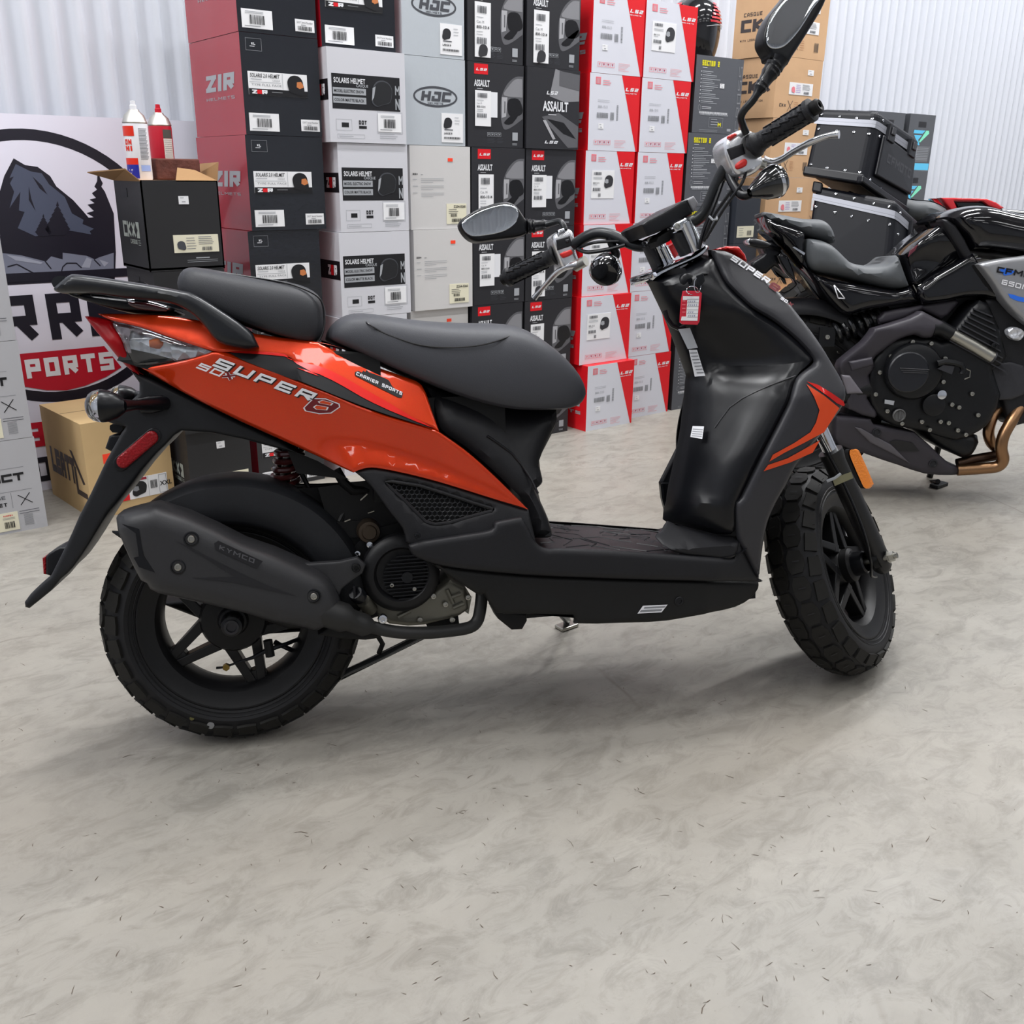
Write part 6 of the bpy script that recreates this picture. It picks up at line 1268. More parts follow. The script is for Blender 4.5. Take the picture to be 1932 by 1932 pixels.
# switch housings
def housing(outline, y, th, extra, name='switch_housing'):
    mb = MB(); sheet(mb, SF, smooth_poly(outline, 3), y, mat('satin_chrome', (226, 227, 230), .24, .85), th, .006, rnd=(.012, .012)); return mb.build(name, HB_, SI)
G_ = lambda p: K(1060, 0, 3.864, p)
hr = housing(G_([(1200, 1030), (1250, 970), (1330, 935), (1400, 950), (1440, 980), (1440, 1100), (1470, 1130), (1480, 1190), (1430, 1250), (1330, 1290), (1270, 1260), (1230, 1180), (1205, 1110)]), -.135, .045, None)
mb = MB(); sheet(mb, SF, G_([(1210, 1085), (1320, 1045), (1340, 1120), (1240, 1165)]), -.1365, DCB, .004, .02, rnd=(.001, .003)); sheet(mb, SF, smooth_poly(G_([(1280, 1190), (1330, 1155), (1355, 1170), (1350, 1205), (1300, 1230), (1280, 1220)]), 3), -.141, mat('switch_red', (206, 34, 28), .25, coat=.5), .008, .01, rnd=(.003, .004)); sheet(mb, SF, smooth_poly(G_([(1225, 985), (1275, 965), (1280, 985), (1232, 1010)]), 3), -.14, mat('switch_red', (206, 34, 28), .25, coat=.5), .008, .01, rnd=(.003, .004)); mb.build('switch', hr, SI)
hl = housing(K(860, 360, 7.43, [(1370, 650), (1400, 600), (1460, 555), (1540, 530), (1600, 525), (1650, 560), (1680, 640), (1700, 830), (1740, 960), (1700, 1030), (1560, 1085), (1500, 1050), (1440, 900), (1380, 740)]), .15, .045, None)
mb = MB(); LQ = lambda p: K(860, 360, 7.43, p); sheet(mb, SF, LQ([(1410, 690), (1600, 630), (1630, 770), (1430, 835)]), .1485, DCB, .004, .02, rnd=(.001, .003)); sheet(mb, SF, smooth_poly(LQ([(1480, 870), (1600, 825), (1635, 840), (1640, 890), (1520, 940), (1485, 910)]), 3), .145, mat('switch_red', (206, 34, 28), .25, coat=.5), .008, .01, rnd=(.003, .004)); sheet(mb, SF, LQ([(1540, 680), (1590, 670), (1595, 720), (1550, 730)]), .146, GREYP, .006, .02, rnd=(.002, .004)); sheet(mb, SF, LQ([(1430, 590), (1440, 545), (1520, 515), (1540, 570), (1430, 620)]), .146, CHR, .01, .02, rnd=(.002, .004)); mb.build('switch', hl, SI)
# levers
LEV = mat('lever_polished_alloy', (205, 206, 208), .2, .9)
for pts, rr_ in (([(1440, 303, -.12), (1455, 306, -.125), (1475, 300, -.14), (1498, 285, -.16), (1530, 268, -.19), (1560, 257, -.21), (1583, 254, -.225)], [.009, .007, .006, .0065, .006, .005, .007]), ([(1093, 497, .14), (1082, 500, .145), (1066, 505, .16), (1050, 515, .18), (1035, 531, .2), (1020, 548, .22), (1008, 562, .235)], [.009, .007, .006, .0065, .006, .005, .007])):
    tube_part('brake_lever', pts, rr_, LEV, HB_, 12)
tube_part('lever_perch', [(1415, 305, -.11), (1445, 312, -.12)], .011, STL); tube_part('lever_perch', [(1105, 492, .13), (1085, 503, .15)], .011, STL)
# mirrors
MIR = mat('mirror_glass', (225, 228, 232), .02, 1)
def mirror(hous, glass, y, tilt, neck, stalk, ribs):
    mb = MB(); sheet(mb, SF, smooth_poly(hous, 3), lambda x, z: y+tilt*(x-mx_)*1.0, PLG, .028, .012, rnd=(.012, .014)) if False else sheet(mb, SF, smooth_poly(hous, 3), y, PLG, lambda x, z: .028, .012, rnd=(.006, .01))
    o = mb.build('mirror', HB_, SI)
    mb = MB(); sheet(mb, SF, smooth_poly(glass, 3), y-.0015, MIR, .003, .012, rnd=(.001, .003)); mb.build('mirror_glass', o, SI)
    mb = MB(); P = [S(*p[:2], y+.012) for p in neck]; mb.tube(P, [p[2] for p in neck], PLG, 18); mb.build('rubber_boot', o, SI)
    mb = MB(); mb.tube(spl3([S(*p) for p in stalk], 5), .0065, BARM, 12); mb.build('mirror_stalk', o, SI)
HQ = lambda p: K(1360, 0, 8.05, p)
mirror(HQ([(1000, -60), (900, 60), (780, 210), (700, 370), (660, 520), (655, 640), (700, 740), (745, 810), (770, 880), (900, 900), (1010, 990), (1100, 850), (1250, 620), (1400, 380), (1520, 180), (1600, 20), (1640, -120), (1620, -300), (1500, -400), (1300, -360), (1130, -220)]),
       HQ([(1010, -30), (930, 50), (800, 230), (730, 370), (700, 520), (700, 640), (740, 710), (830, 740), (950, 708), (1050, 630), (1180, 480), (1300, 300), (1400, 130), (1500, 0), (1540, -120), (1520, -260), (1430, -320), (1280, -270), (1120, -140)]), -.19, 0,
       [(1468, 112, .0185), (1464, 121, .0155), (1461, 125, .0165), (1459, 128, .0145), (1457, 132, .016), (1454, 135, .014), (1452, 139, .0152), (1448, 145, .0125), (1441, 156, .011), (1438, 160, .0122), (1436, 163, .0105), (1434, 167, .0115), (1431, 172, .0085), (1427, 179, .007)],
       [(1430, 174, -.18), (1420, 190, -.175), (1404, 208, -.165), (1398, 222, -.155), (1402, 238, -.145), (1408, 252, -.14)], None)
mirror(LQ([(60, 470), (75, 420), (100, 385), (200, 315), (300, 258), (430, 210), (560, 170), (700, 152), (800, 172), (880, 240), (930, 310), (975, 380), (1010, 430), (1010, 530), (990, 600), (850, 645), (700, 665), (500, 690), (330, 712), (230, 690), (150, 630), (90, 550)]),
       LQ([(88, 480), (105, 430), (200, 360), (330, 292), (460, 240), (600, 203), (720, 192), (815, 215), (865, 270), (878, 330), (860, 410), (800, 490), (700, 555), (580, 595), (450, 620), (270, 640), (180, 615), (115, 555)]), .2, 0,
       [(994, 427, .0165), (997, 427, .0135), (1000, 427, .0155), (1003, 427, .0125), (1006, 427, .0145), (1012, 426, .0115), (1022, 425, .0105), (1026, 424, .0115), (1030, 424, .009), (1036, 423, .007)],
       [(1030, 424, .19), (1045, 420, .18), (1056, 418, .17), (1062, 424, .16), (1066, 434, .155)], None)
# risers, top clamp and chrome plate
mb, fin = part('handlebar_riser')
R8 = lambda p: K(1200, 340, 8.05, p)
def slab(front, y, th, m, mb_, rnd=(.003, .004)): sheet(mb_, SF, front, y, m, th, .02, rnd=rnd)
mb.tube([S(*R8([(745, 640)])[0], -.05), S(*R8([(800, 760)])[0], -.05), S(*R8([(930, 1060)])[0], -.05)], [.015, .0145, .014], CHR, 24); slab(R8([(590, 800), (700, 780), (860, 1090), (770, 1140)]), -.052, .03, DCB, mb)
mb.tube([S(*R8([(270, 880)])[0], .03), S(*R8([(330, 1010)])[0], .03), S(*R8([(460, 1270)])[0], .03)], [.015, .0145, .014], CHR, 24); slab(R8([(180, 1000), (280, 985), (400, 1290), (330, 1330)]), .012, .03, DCB, mb)
slab(R8([(570, 690), (590, 650), (690, 600), (760, 565), (800, 590), (770, 650), (740, 740), (610, 790)]), -.06, .035, CHR, mb); slab(R8([(150, 920), (180, 880), (300, 820), (320, 830), (290, 930), (270, 970), (180, 1000)]), .02, .035, CHR, mb)
slab(R8([(330, 860), (520, 740), (600, 800), (560, 870), (520, 920), (340, 1010), (310, 930)]), -.03, .06, BLKM, mb)
for x, y, k in R8([(625, 700, -.062), (215, 905, .018)]): bolt(mb, S(x, y, k), RIGHT, .006, .004)
mb.tube([S(*R8([(420, 1010)])[0], .01), S(*R8([(530, 1240)])[0], .01)], .0085, CHR, 20)
fin()
mb, fin = part('top_clamp_plate'); slab(smooth_poly(R8([(290, 1420), (310, 1380), (430, 1320), (560, 1260), (760, 1180), (930, 1090), (1040, 1000), (1080, 960), (1130, 970), (1165, 1030), (1110, 1070), (1050, 1140), (950, 1200), (820, 1260), (600, 1360), (420, 1450), (320, 1510)]), 2), -.06, .12, CHR, mb, (.022, .012)); fin()
mb, fin = part('red_headlight_cowl'); slab(R8([(480, 1020), (640, 920), (645, 1120), (600, 1180)]), .02, .03, mat('cowl_red', (226, 16, 20), .3, coat=.6), mb, (.001, .003)); fin()
# instrument unit
mb, fin = part('instrument_panel'); slab(R8([(95, 670), (180, 600), (400, 490), (700, 310), (780, 285), (870, 510), (700, 610), (560, 690), (320, 800), (175, 850)]), -.04, .13, PLG, mb, (.004, .006)); IP = fin()
mb, fin = part('display_end_cap', IP); slab(R8([(785, 290), (880, 235), (950, 340), (895, 475)]), -.042, .12, mat('end_cap_grey', (132, 132, 136), .45), mb); fin()
# cables
for pts, r in (([(1378, 300, -.09), (1350, 380, -.09), (1330, 430, -.08), (1318, 470, -.07)], .004), ([(1400, 300, -.11), (1385, 350, -.12), (1345, 410, -.1), (1328, 455, -.08)], .0035), ([(1410, 310, -.12), (1400, 345, -.14), (1365, 395, -.12), (1332, 450, -.09)], .003), ([(1180, 462, .07), (1150, 470, .09), (1110, 476, .12), (1090, 470, .14)], .004), ([(1170, 455, .08), (1120, 458, .11), (1088, 470, .15)], .003)): tube_part('cable', pts, r, PLG, HB_, 8)
mb, fin = part('cable_clip', HB_); mb.tube([S(1338, 408, -.11), S(1345, 415, -.115), S(1352, 414, -.115), S(1354, 409, -.11)], .0022, LGR, 6); fin()
# front turn signals
for (c0, c1, y, r_, arm) in (((1440, 352), (1466, 340), -.17, .029, [(1375, 330, -.1), (1385, 350, -.12), (1400, 368, -.14), (1420, 364, -.155), (1442, 352, -.17)]), ((1146, 498), (1128, 520), .1, .032, [(1150, 448, .1), (1158, 470, .1), (1162, 482, .1), (1146, 496, .1)])):
    mb = MB(); a = S(*c0, y); b = S(*c1, y); ax = SF.X
    ax = (b-a).normalized() if c0[0] > 1300 else V((SF.X*-.35+SF.Z*-.55+SF.Y*-.6)).normalized()
    mb.lathe([(.008, -.016), (.012, -.01), (.017, .0), (r_*.85, .014), (r_, .032), (r_-.001, .042), (r_-.006, .05), (0, .056)], a-ax*.012, ax, mat('signal_smoked_black', (16, 17, 19), .12, coat=1), 32); mb.lathe([(r_+.0006, .033), (r_+.001, .037), (r_+.0004, .040)], a-ax*.012, ax, CHR, 32); o = mb.build('turn_signal', HB_, SI)
    mb = MB(); mb.tube(spl3([S(*p) for p in arm], 5), .0085, PLG, 12); mb.build('signal_arm', o, SI)
# ------------------------------------------------------------------ black naked motorcycle, right
def bikeframe(o, az, lean):
    h = V((math.cos(az), math.sin(az), 0)); yl = V((0, 0, 1)).cross(h); p = lean
    return Frame(o, h, yl*math.cos(p)-V((0, 0, 1))*math.sin(p), V((0, 0, 1))*math.cos(p)+yl*math.sin(p))
MO = ground(1478, 925); AZ = math.radians(-41)
MF = bikeframe(MO, AZ, math.radians(6))
mM = Matrix.Translation(MO) @ Matrix.Rotation(AZ, 4, 'Z'); MC = empty('motorcycle', mM, 'black and silver naked sport motorcycle parked at the right edge behind the scooter', 'motorcycle'); MI = mM.inverted()
def M_(x, y, Y): return MF.w(MF.px(x, y, Y))
Gc = lambda p: K(1400, 380, 3.449, p); Hc = lambda p: K(1560, 560, 5.083, p); Q3 = lambda p: K(1420, 340, 3.773, p); Q4 = lambda p: K(1400, 0, 3.632, p)
MR = -MF.Y
def mp(name, par=None):
    mb = MB(); return mb, (lambda **k: mb.build(name, par or MC, MI, **k))
def msh(mb, pts, y, m, th=None, rnd=(.01, .012), g=.03, mir=True, n=2, hl=()):
    th = th if th is not None else abs(y if not callable(y) else .1)
    sheet(mb, MF, smooth_poly(pts, n) if n > 1 else pts, y, m, th, g, rnd=rnd, mirror=mir, holes=hl)
GBL = mat('gloss_black_paint', (6, 6, 10), .1, coat=.5, spec=.4); SLV = mat('satin_silver_paint', (150, 151, 154), .32, .5, coat=.3); MSEAT = mat('motorcycle_seat_vinyl', (78, 81, 84), .5, spec=.4, bump=('n', 500, .3, .0008)); TIT = mat('frame_cover_grey', (54, 51, 57), .42, spec=.4); DARK = mat('engine_case_black', (11, 12, 15), .38, spec=.4); BLU = ink((40, 104, 214), .35)
mb, fin = mp('seat'); msh(mb, Q3([(410, 420), (440, 412), (520, 425), (590, 458), (640, 500), (690, 550), (740, 588), (840, 606), (930, 600), (980, 580), (1030, 540), (1062, 530, 1), (1075, 560), (1100, 630), (1142, 745, 1), (1130, 762), (1060, 778), (960, 766), (800, 722), (640, 682), (480, 652), (425, 620), (402, 560), (398, 480)]), -.135, MSEAT, .135, (.05, .035), .014, n=3); fin()
mb, fin = mp('pillion_seat'); msh(mb, Q3([(83, 236), (110, 219), (250, 243), (380, 268), (500, 273), (560, 300), (595, 350), (610, 400), (612, 442, 1), (560, 436), (470, 410), (380, 382), (250, 332), (130, 282)]), -.1, MSEAT, .1, (.045, .035), .014, n=3); fin()
mb, fin = mp('tail_panel'); msh(mb, Gc([(148, 95, 1), (240, 135), (400, 190), (420, 240), (415, 330), (440, 430), (520, 490), (700, 530), (900, 566), (1040, 580), (1115, 552, 1), (1172, 650, 1), (1050, 672), (850, 702), (760, 724), (700, 737), (640, 700), (560, 612), (490, 522), (400, 420), (330, 330), (250, 240), (180, 180)]), lambda x, z: -.12-.02*math.sin(x*8), GBL, .1, (.02, .03)); TP = fin()
mb, fin = mp('emblem', TP); lq = Gc([(598, 545), (618, 566), (668, 632), (626, 630), (598, 545)])
for a, b in zip(lq[:-1], lq[1:]): mb.tube([M_(*a, -.144), M_(*b, -.144)], .0018, WD_, 5)
mb.hexa(*[[M_(x, y, k) for x, y in Gc([(328, 298), (340, 294), (412, 336), (404, 350)])] for k in (-.146, -.142)], CHR); fin()  # chrome strip stands in for a white highlight on the tail panel
mb, fin = mp('tail_light_holder'); msh(mb, Gc([(120, 280), (200, 250), (270, 345), (340, 500), (280, 470), (215, 420), (160, 470), (90, 450), (60, 400), (150, 340)]), -.05, PLG, .05, (.01, .015)); msh(mb, Gc([(225, 350), (300, 360), (360, 540), (330, 500), (290, 470)]), -.09, GBL, .03, (.005, .01)); fin()
mb, fin = mp('turn_signal'); msh(mb, Gc([(28, 262), (40, 245), (90, 238), (170, 262), (200, 285), (170, 305), (90, 300), (45, 285)]), -.16, PLG, .04, (.012, .012), mir=False); msh(mb, Gc([(30, 258), (42, 244), (60, 242), (48, 262), (52, 282), (38, 275)]), -.168, CHR, .03, (.004, .005), mir=False); mb.tube([M_(1452, 462, -.14), M_(1470, 470, -.04)], .008, PLG, 8); fin()
mb, fin = mp('side_cover'); msh(mb, Q3([(1060, 532, 1), (1110, 500), (1200, 425), (1320, 330), (1350, 290, 1), (1400, 300), (1480, 380), (1582, 490, 1), (1510, 572), (1340, 660), (1180, 752), (1142, 745, 1), (1100, 630)]), lambda x, z: -.1-.03*math.sin(z*40)*.3, GBL, .1, (.02, .03)); SCV = fin()
mb, fin = mp('side_cover_trim_and_reflection', SCV); msh(mb, Q3([(1120, 500), (1180, 455), (1160, 500), (1110, 545)]), -.112, mat('painted_red_reflection', (90, 16, 34), .15, coat=1), .004, (.001, .003), mir=False, n=1); mb.tube([M_(x, y, -.115) for x, y in Q3([(1180, 752), (1340, 680), (1520, 590), (1600, 540)])], .002, STL, 6); mb.tube([M_(x, y, -.118) for x, y in Q3([(1142, 745), (1165, 790), (1185, 826)])], .002, STL, 6); fin()  # maroon patch paints a red reflection onto the gloss cover; steel lines are trim
tank = [(1779, 413, 1), (1800, 397), (1840, 386), (1880, 385), (1932, 397), (2000, 412), (2055, 445), (2070, 500, 1), (1990, 505), (1930, 486), (1850, 476), (1842, 482, 1), (1825, 448)]
mb, fin = mp('fuel_tank'); sheet(mb, MF, smooth_poly(tank, 3), lambda x, z: -.155+.35*max(0, z-.93), GBL, .15, .02, rnd=(.08, .06), mirror=True)
msh(mb, [(1779, 413), (1805, 425), (1835, 478), (1838, 500), (1820, 486), (1785, 430)], -.13, PLA, .1, (.01, .01)); fin()
mb, fin = mp('tank_shroud'); msh(mb, [(1736, 543), (1800, 502), (1840, 478, 1), (1852, 498), (1880, 540), (1896, 566), (1860, 560), (1820, 562), (1790, 568), (1745, 574, 1)], -.15, GBL, .1, (.02, .02)); msh(mb, [(1849, 499, 1), (1870, 492), (1932, 483), (2030, 478), (2080, 560), (2010, 660, 1), (1932, 604), (1897, 568), (1878, 538)], -.19, SLV, .04, (.015, .015), n=3); TS_ = fin()
mb, fin = mp('decal', TS_)
def m_text(mb, txt, o, u, v, m, y, t=.22, w=1.1, gap=.25):
    qs, tw = stroke_text(txt, t, w, gap)
    for q in qs: mb.add([MF.w(MF.px(o[0]+u[0]*p.x/tw+v[0]*p.y, o[1]+u[1]*p.x/tw+v[1]*p.y, y)) for p in q], [(0, 1, 2, 3)], m, False)
for q in ([(1885, 508), (1900, 506), (1915, 512), (1908, 518), (1895, 520)], [(1902, 554), (1912, 556), (1924, 560), (1950, 565), (1945, 572), (1920, 568), (1906, 562)]): mb.poly([M_(x, y, -.1915) for x, y in q], BLU)
m_text(mb, 'CFMOTO', (1880, 514), (96, 16), (3, -11), DCB, -.193, .26); m_text(mb, '650NK', (1889, 536), (62, 15), (2.5, -9), WD_, -.193, .2); fin(weld=False)
mb, fin = mp('radiator_shroud'); msh(mb, [(1862, 566, 1), (1893, 560), (1932, 600), (1995, 640), (1990, 780), (1932, 800), (1905, 795), (1880, 700), (1868, 640)], -.13, PLA, .1, (.01, .02)); msh(mb, [(1842, 700), (1880, 685), (1932, 690), (1932, 745), (1880, 755), (1850, 740)], -.14, GREYP, .02, (.004, .01)); msh(mb, [(1780, 745), (1860, 735), (1940, 740), (1945, 790), (1860, 790), (1790, 770)], -.1, DARK, .1, (.01, .02)); fin()
mb, fin = mp('side_marker'); msh(mb, [(1902, 624), (1915, 617), (1930, 622), (1934, 632), (1924, 643), (1908, 638)], -.16, REFB, .02, (.006, .006), mir=False, n=3); fin()
mb, fin = mp('frame_cover'); msh(mb, Gc([(640, 1100, 1), (650, 1040), (800, 920), (870, 830, 1), (1100, 760), (1180, 714, 1), (1270, 762), (1330, 792, 1), (1262, 850), (1240, 885), (1180, 888), (1130, 868), (1020, 902), (900, 990, 1), (860, 1030), (868, 1090), (830, 1135), (850, 1200), (820, 1280), (880, 1365, 1), (868, 1412), (700, 1352), (690, 1250)]), lambda x, z: -.15-.06*max(0, .6-abs(z-.55)*4), TIT, .05, (.01, .015), n=2, g=.02); FCV = fin()
mb, fin = mp('frame_cover_facet', FCV); msh(mb, Gc([(700, 1045), (850, 1015), (860, 1065), (720, 1105)]), -.2, TIT, .012, (.006, .008), mir=False, n=1); msh(mb, Gc([(650, 1130), (705, 1135), (790, 1250), (690, 1252)]), -.2, mat('facet_light_grey', (104, 100, 106), .4), .012, (.004, .008), mir=False, n=1); fin()
mb, fin = mp('upper_frame'); msh(mb, Gc([(930, 720), (1100, 690), (1400, 636), (1380, 700), (1300, 765), (1180, 705), (1080, 755), (900, 800)]), -.12, TIT, .06, (.01, .015)); mb.box(MF.w((.35, 0, .6)), (.5, .1, .16), DARK, MF.M.to_3x3()); fin()
mb, fin = mp('engine'); msh(mb, Gc([(850, 1050), (900, 970), (960, 900), (1120, 870), (1280, 890), (1340, 900), (1500, 690), (1620, 665), (1740, 1010), (1650, 1100), (1700, 1260), (1640, 1420), (1560, 1500), (1400, 1560), (1200, 1500), (1000, 1462), (880, 1380), (830, 1250)]), -.16, DARK, .16, (.02, .03)); msh(mb, Gc([(1180, 1460), (1400, 1500), (1555, 1530), (1540, 1620), (1480, 1680), (1400, 1650), (1240, 1560)]), -.12, DARK, .1, (.03, .03)); ENG = fin()
mb, fin = mp('cylinder_fins', ENG)
for k in range(9): a = Gc([(1395+20*k*.0-8*k+60, 700+38*k)])[0]; b = Gc([(1630+11*k, 745+45*k)])[0]; a = Gc([(1500-19*k, 690+26*k)])[0]; mb.hexa([M_(*a, -.168), M_(*b, -.168), M_(b[0], b[1]+3, -.168), M_(a[0], a[1]+3, -.168)], [M_(*a, -.15), M_(*b, -.15), M_(b[0], b[1]+3, -.15), M_(a[0], a[1]+3, -.15)], GREYP)
bolt(mb, M_(*Gc([(1640, 938)])[0], -.17), MR, .009, .006, DARK); fin()
mb, fin = mp('clutch_cover', ENG); c = M_(1722, 700, -.165); mb.lathe([(.088, -.02), (.088, .01), (.082, .02), (.068, .026), (.0, .026)], c, MR, DARK, 48); c2 = M_(1713, 702, -.19); mb.lathe([(.062, -.004), (.062, .006), (.058, .009), (0, .009)], c2, MR, mat('clutch_cap_black', (24, 25, 30), .3), 48)
for k in range(3): a = Hc([(700+14*k, 685+20*k)])[0]; b = Hc([(985-14*k, 700+16*k)])[0]; mb.tube([M_(*a, -.2005), M_(*b, -.2005)], .0014, GREYP, 5)
c3 = M_(*Hc([(1015, 1035)])[0], -.165); mb.lathe([(.034, 0), (.034, .012), (.03, .014), (0, .014)], c3, MR, DARK, 36); c3 = M_(*Hc([(1100, 938)])[0], -.178); mb.lathe([(.0, .006), (.006, .006), (.014, .005), (.015, 0)], c3, MR, CHR, 24); c3 = M_(*Hc([(690, 1135)])[0], -.168); mb.lathe([(.02, 0), (.02, .006), (.017, .008), (.014, .004), (.0, .004)], c3, MR, mat('oil_cap_grey', (84, 84, 84), .35), 28); mb.box(c3+MR*.007, (.003, .006, .026), mat('oil_cap_grey', (84, 84, 84), .35), MF.M.to_3x3()); fin()
for x, y in Hc([(612, 570), (505, 725), (465, 935), (820, 432), (998, 447), (1132, 592), (1113, 815), (1197, 1033), (1265, 1060), (1390, 930), (1447, 1134), (577, 1096), (718, 1215), (908, 1198), (1087, 1197), (1165, 1210), (1253, 1280), (1330, 1322), (983, 1275)]): bolts('engine_bolt', ENG, MI, [(M_(x, y, -.166), MR, .0072, .006)])
mb, fin = mp('sensor_cable', ENG); mb.tube([M_(x, y, -.2) for x, y in Hc([(1060, 640), (1130, 622), (1220, 632), (1290, 655), (1310, 700), (1290, 740)])], .009, DARK, 8); mb.hexa(*[[M_(x, y, k) for x, y in Hc([(1060, 690), (1120, 655), (1225, 670), (1200, 745)])] for k in (-.205, -.19)], GREYP); mb.tube([M_(x, y, -.19) for x, y in Hc([(1330, 690), (1375, 710), (1370, 770), (1320, 790)])], .002, STL, 6); msh(mb, Hc([(558, 985), (650, 1000), (640, 1040), (555, 1025)]), -.171, LGR, .002, (.0005, .002), mir=False, n=1); fin()
mb, fin = mp('coolant_hose'); mb.tube([M_(x, y, -.16) for x, y in Hc([(1010, 300), (1080, 300), (1200, 362)])], [.026, .024, .022], DARK, 16); mb.tube([M_(x, y, -.165) for x, y in Hc([(1195, 360), (1400, 470), (1590, 585)])], .0185, STL, 20); mb.lathe([(.0195, -.003), (.0205, 0), (.0195, .003)], M_(*Hc([(1590, 585)])[0], -.165), (M_(*Hc([(1590, 585)])[0], -.165)-M_(*Hc([(1195, 360)])[0], -.165)), GREYP, 20)
fin()
mb, fin = mp('exhaust_header')
mb.tube(spl3([M_(x, y, k) for (x, y), k in zip(Hc([(1790, 960), (1700, 1040), (1610, 1120), (1570, 1200), (1550, 1310), (1580, 1400), (1640, 1460)]), (-.06, -.08, -.09, -.1, -.1, -.08, -.06))], 5), .0175, BRZ, 18)
mb.tube(spl3([M_(x, y, k) for (x, y), k in zip(Hc([(1960, 860), (1880, 1010), (1790, 1160), (1700, 1320), (1672, 1450), (1690, 1560), (1640, 1625), (1500, 1645), (1250, 1662)]), (-.06, -.1, -.13, -.14, -.14, -.13, -.12, -.11, -.1))], 5), .0185, BRZ, 18)
mb.tube([M_(x, y, -.08) for x, y in Hc([(1640, 1520), (1400, 1560), (1250, 1600)])], .016, mat('dark_header', (70, 54, 44), .35, .9), 14); fin()
mb, fin = mp('belly_pan'); msh(mb, Hc([(100, 1150, 1), (430, 1175), (460, 1225), (850, 1300, 1), (1000, 1430), (1180, 1600), (1305, 1645, 1), (1300, 1700), (1200, 1716), (950, 1702), (700, 1620), (540, 1568), (350, 1500), (120, 1420), (90, 1300)]), lambda x, z: -.15+.25*max(0, .28-z), TIT, .12, (.012, .02), g=.025); BPN = fin()
mb, fin = mp('belly_pan_slot', BPN); yy = lambda x, z: -.153+.25*max(0, .28-z); sheet(mb, MF, Hc([(600, 1392), (660, 1372), (820, 1400), (888, 1480), (700, 1482)]), yy, BLK, .001, .03); sheet(mb, MF, Hc([(270, 1250), (330, 1262), (620, 1420), (800, 1600), (620, 1500), (420, 1400)]), lambda x, z: yy(x, z)-.004, mat('facet_mid_grey', (88, 85, 90), .42), .006, .03, rnd=(.003, .006))
for x, y in Hc([(478, 1300), (1020, 1600)]): c = MF.w(MF.px(x, y, yy)); mb.lathe([(.014, 0), (.014, .002), (.01, .003), (.008, 0), (0, 0)], c, MR, BLK, 20)
fin()
mb, fin = mp('rear_shock'); a = M_(*Gc([(540, 880)])[0], -.06); b = M_(*Gc([(960, 738)])[0], -.06); ax = (b-a).normalized(); u = ax.orthogonal().normalized(); w_ = ax.cross(u); L_ = (b-a).length
mb.tube([a, b], .017, DARK, 14); mb.tube([a+ax*L_*.62, b], .028, DARK, 16); mb.tube([a+ax*L_*.8, a+ax*L_*.88], .031, STL, 16); coil = []
for i in range(150): t = i/149; an = t*2*PI*6.5; coil.append(a+ax*(.03+t*L_*.72)+(u*math.cos(an)+w_*math.sin(an))*.031)
mb.tube(coil, .0075, mat('spring_black', (24, 25, 27), .25, coat=.5), 8); mb.box(a, (.05, .05, .06), DARK, MF.M.to_3x3()); bolt(mb, a+MR*.026, MR, .008, .006); fin()
mb, fin = mp('swing_arm'); mb.tube([MF.w((.0, -.11, .305)), MF.w((.2, -.12, .36)), MF.w((.42, -.11, .40))], [.028, .034, .04], DARK, 14); mb.tube([MF.w((.0, .11, .305)), MF.w((.2, .12, .36)), MF.w((.42, .11, .40))], [.028, .034, .04], DARK, 14); mb.tube([M_(x, y, -.03) for x, y in Gc([(600, 990), (680, 940), (760, 950)])], .012, DARK, 8); bolt(mb, M_(*Gc([(628, 975)])[0], -.05), MR, .009, .01); fin()
mb, fin = mp('side_stand'); g0 = ground(1768, 919); mb.tube([MF.w((.55, .1, .22)), M_(1752, 905, .2), g0+V((0, 0, .02))], [.011, .01, .009], DARK, 10); mb.box(g0+V((.01, 0, .006)), (.07, .03, .012), DARK); fin(bevel=.003)
mRW = Frame(MF.w((0, 0, .305)), MF.X, MF.Y, MF.Z); make_wheel(MC, MI, mRW, .305, .075, 26, 10, rim=.71, nsp=5)
mb, fin = mp('rear_hugger'); vs = []; n = 20
for i in range(n+1):
    a_ = math.radians(150-125*i/n); d = V((math.cos(a_), 0, math.sin(a_)))
    for k in range(9): t = -1+2*k/8; vs.append(mRW.w(d*(.33-.05*abs(t)**4)+V((0, .085*t, 0))))
mb.add(vs, [(9*i+j, 9*i+j+1, 9*i+j+10, 9*i+j+9) for i in range(n) for j in range(8)], PLA); o = fin(); q = o.modifiers.new('s', 'SOLIDIFY'); q.thickness = .004
fwc = V((1.41, 0, .3)); fr2 = Frame(MF.w(fwc), MF.X, MF.Y, MF.Z); make_wheel(MC, MI, fr2, .3, .06, 26, 30, rim=.71, nsp=5)
mb, fin = mp('front_fork'); 
for s_ in (-1, 1): mb.tube([MF.w((1.41, s_*.1, .3)), MF.w((1.28, s_*.1, .6))], .026, DARK, 14); mb.tube([MF.w((1.28, s_*.1, .6)), MF.w((1.14, s_*.1, .94))], .021, STL, 14)
mb.box(MF.w((1.15, 0, .92)), (.06, .26, .03), DARK, MF.M.to_3x3()); fin()
mb, fin = mp('handlebar'); mb.tube([MF.w(p) for p in ((1.02, -.38, 1.02), (1.08, -.22, 1.04), (1.13, -.08, .97), (1.13, .08, .97), (1.08, .22, 1.04), (1.02, .38, 1.02))], .012, DARK, 12); fin()
mb, fin = mp('headlight'); mb.lathe([(0, .07), (.06, .06), (.085, .02), (.07, -.05), (.0, -.08)], MF.w((1.26, 0, .86)), MF.X, GBL, 28); fin()
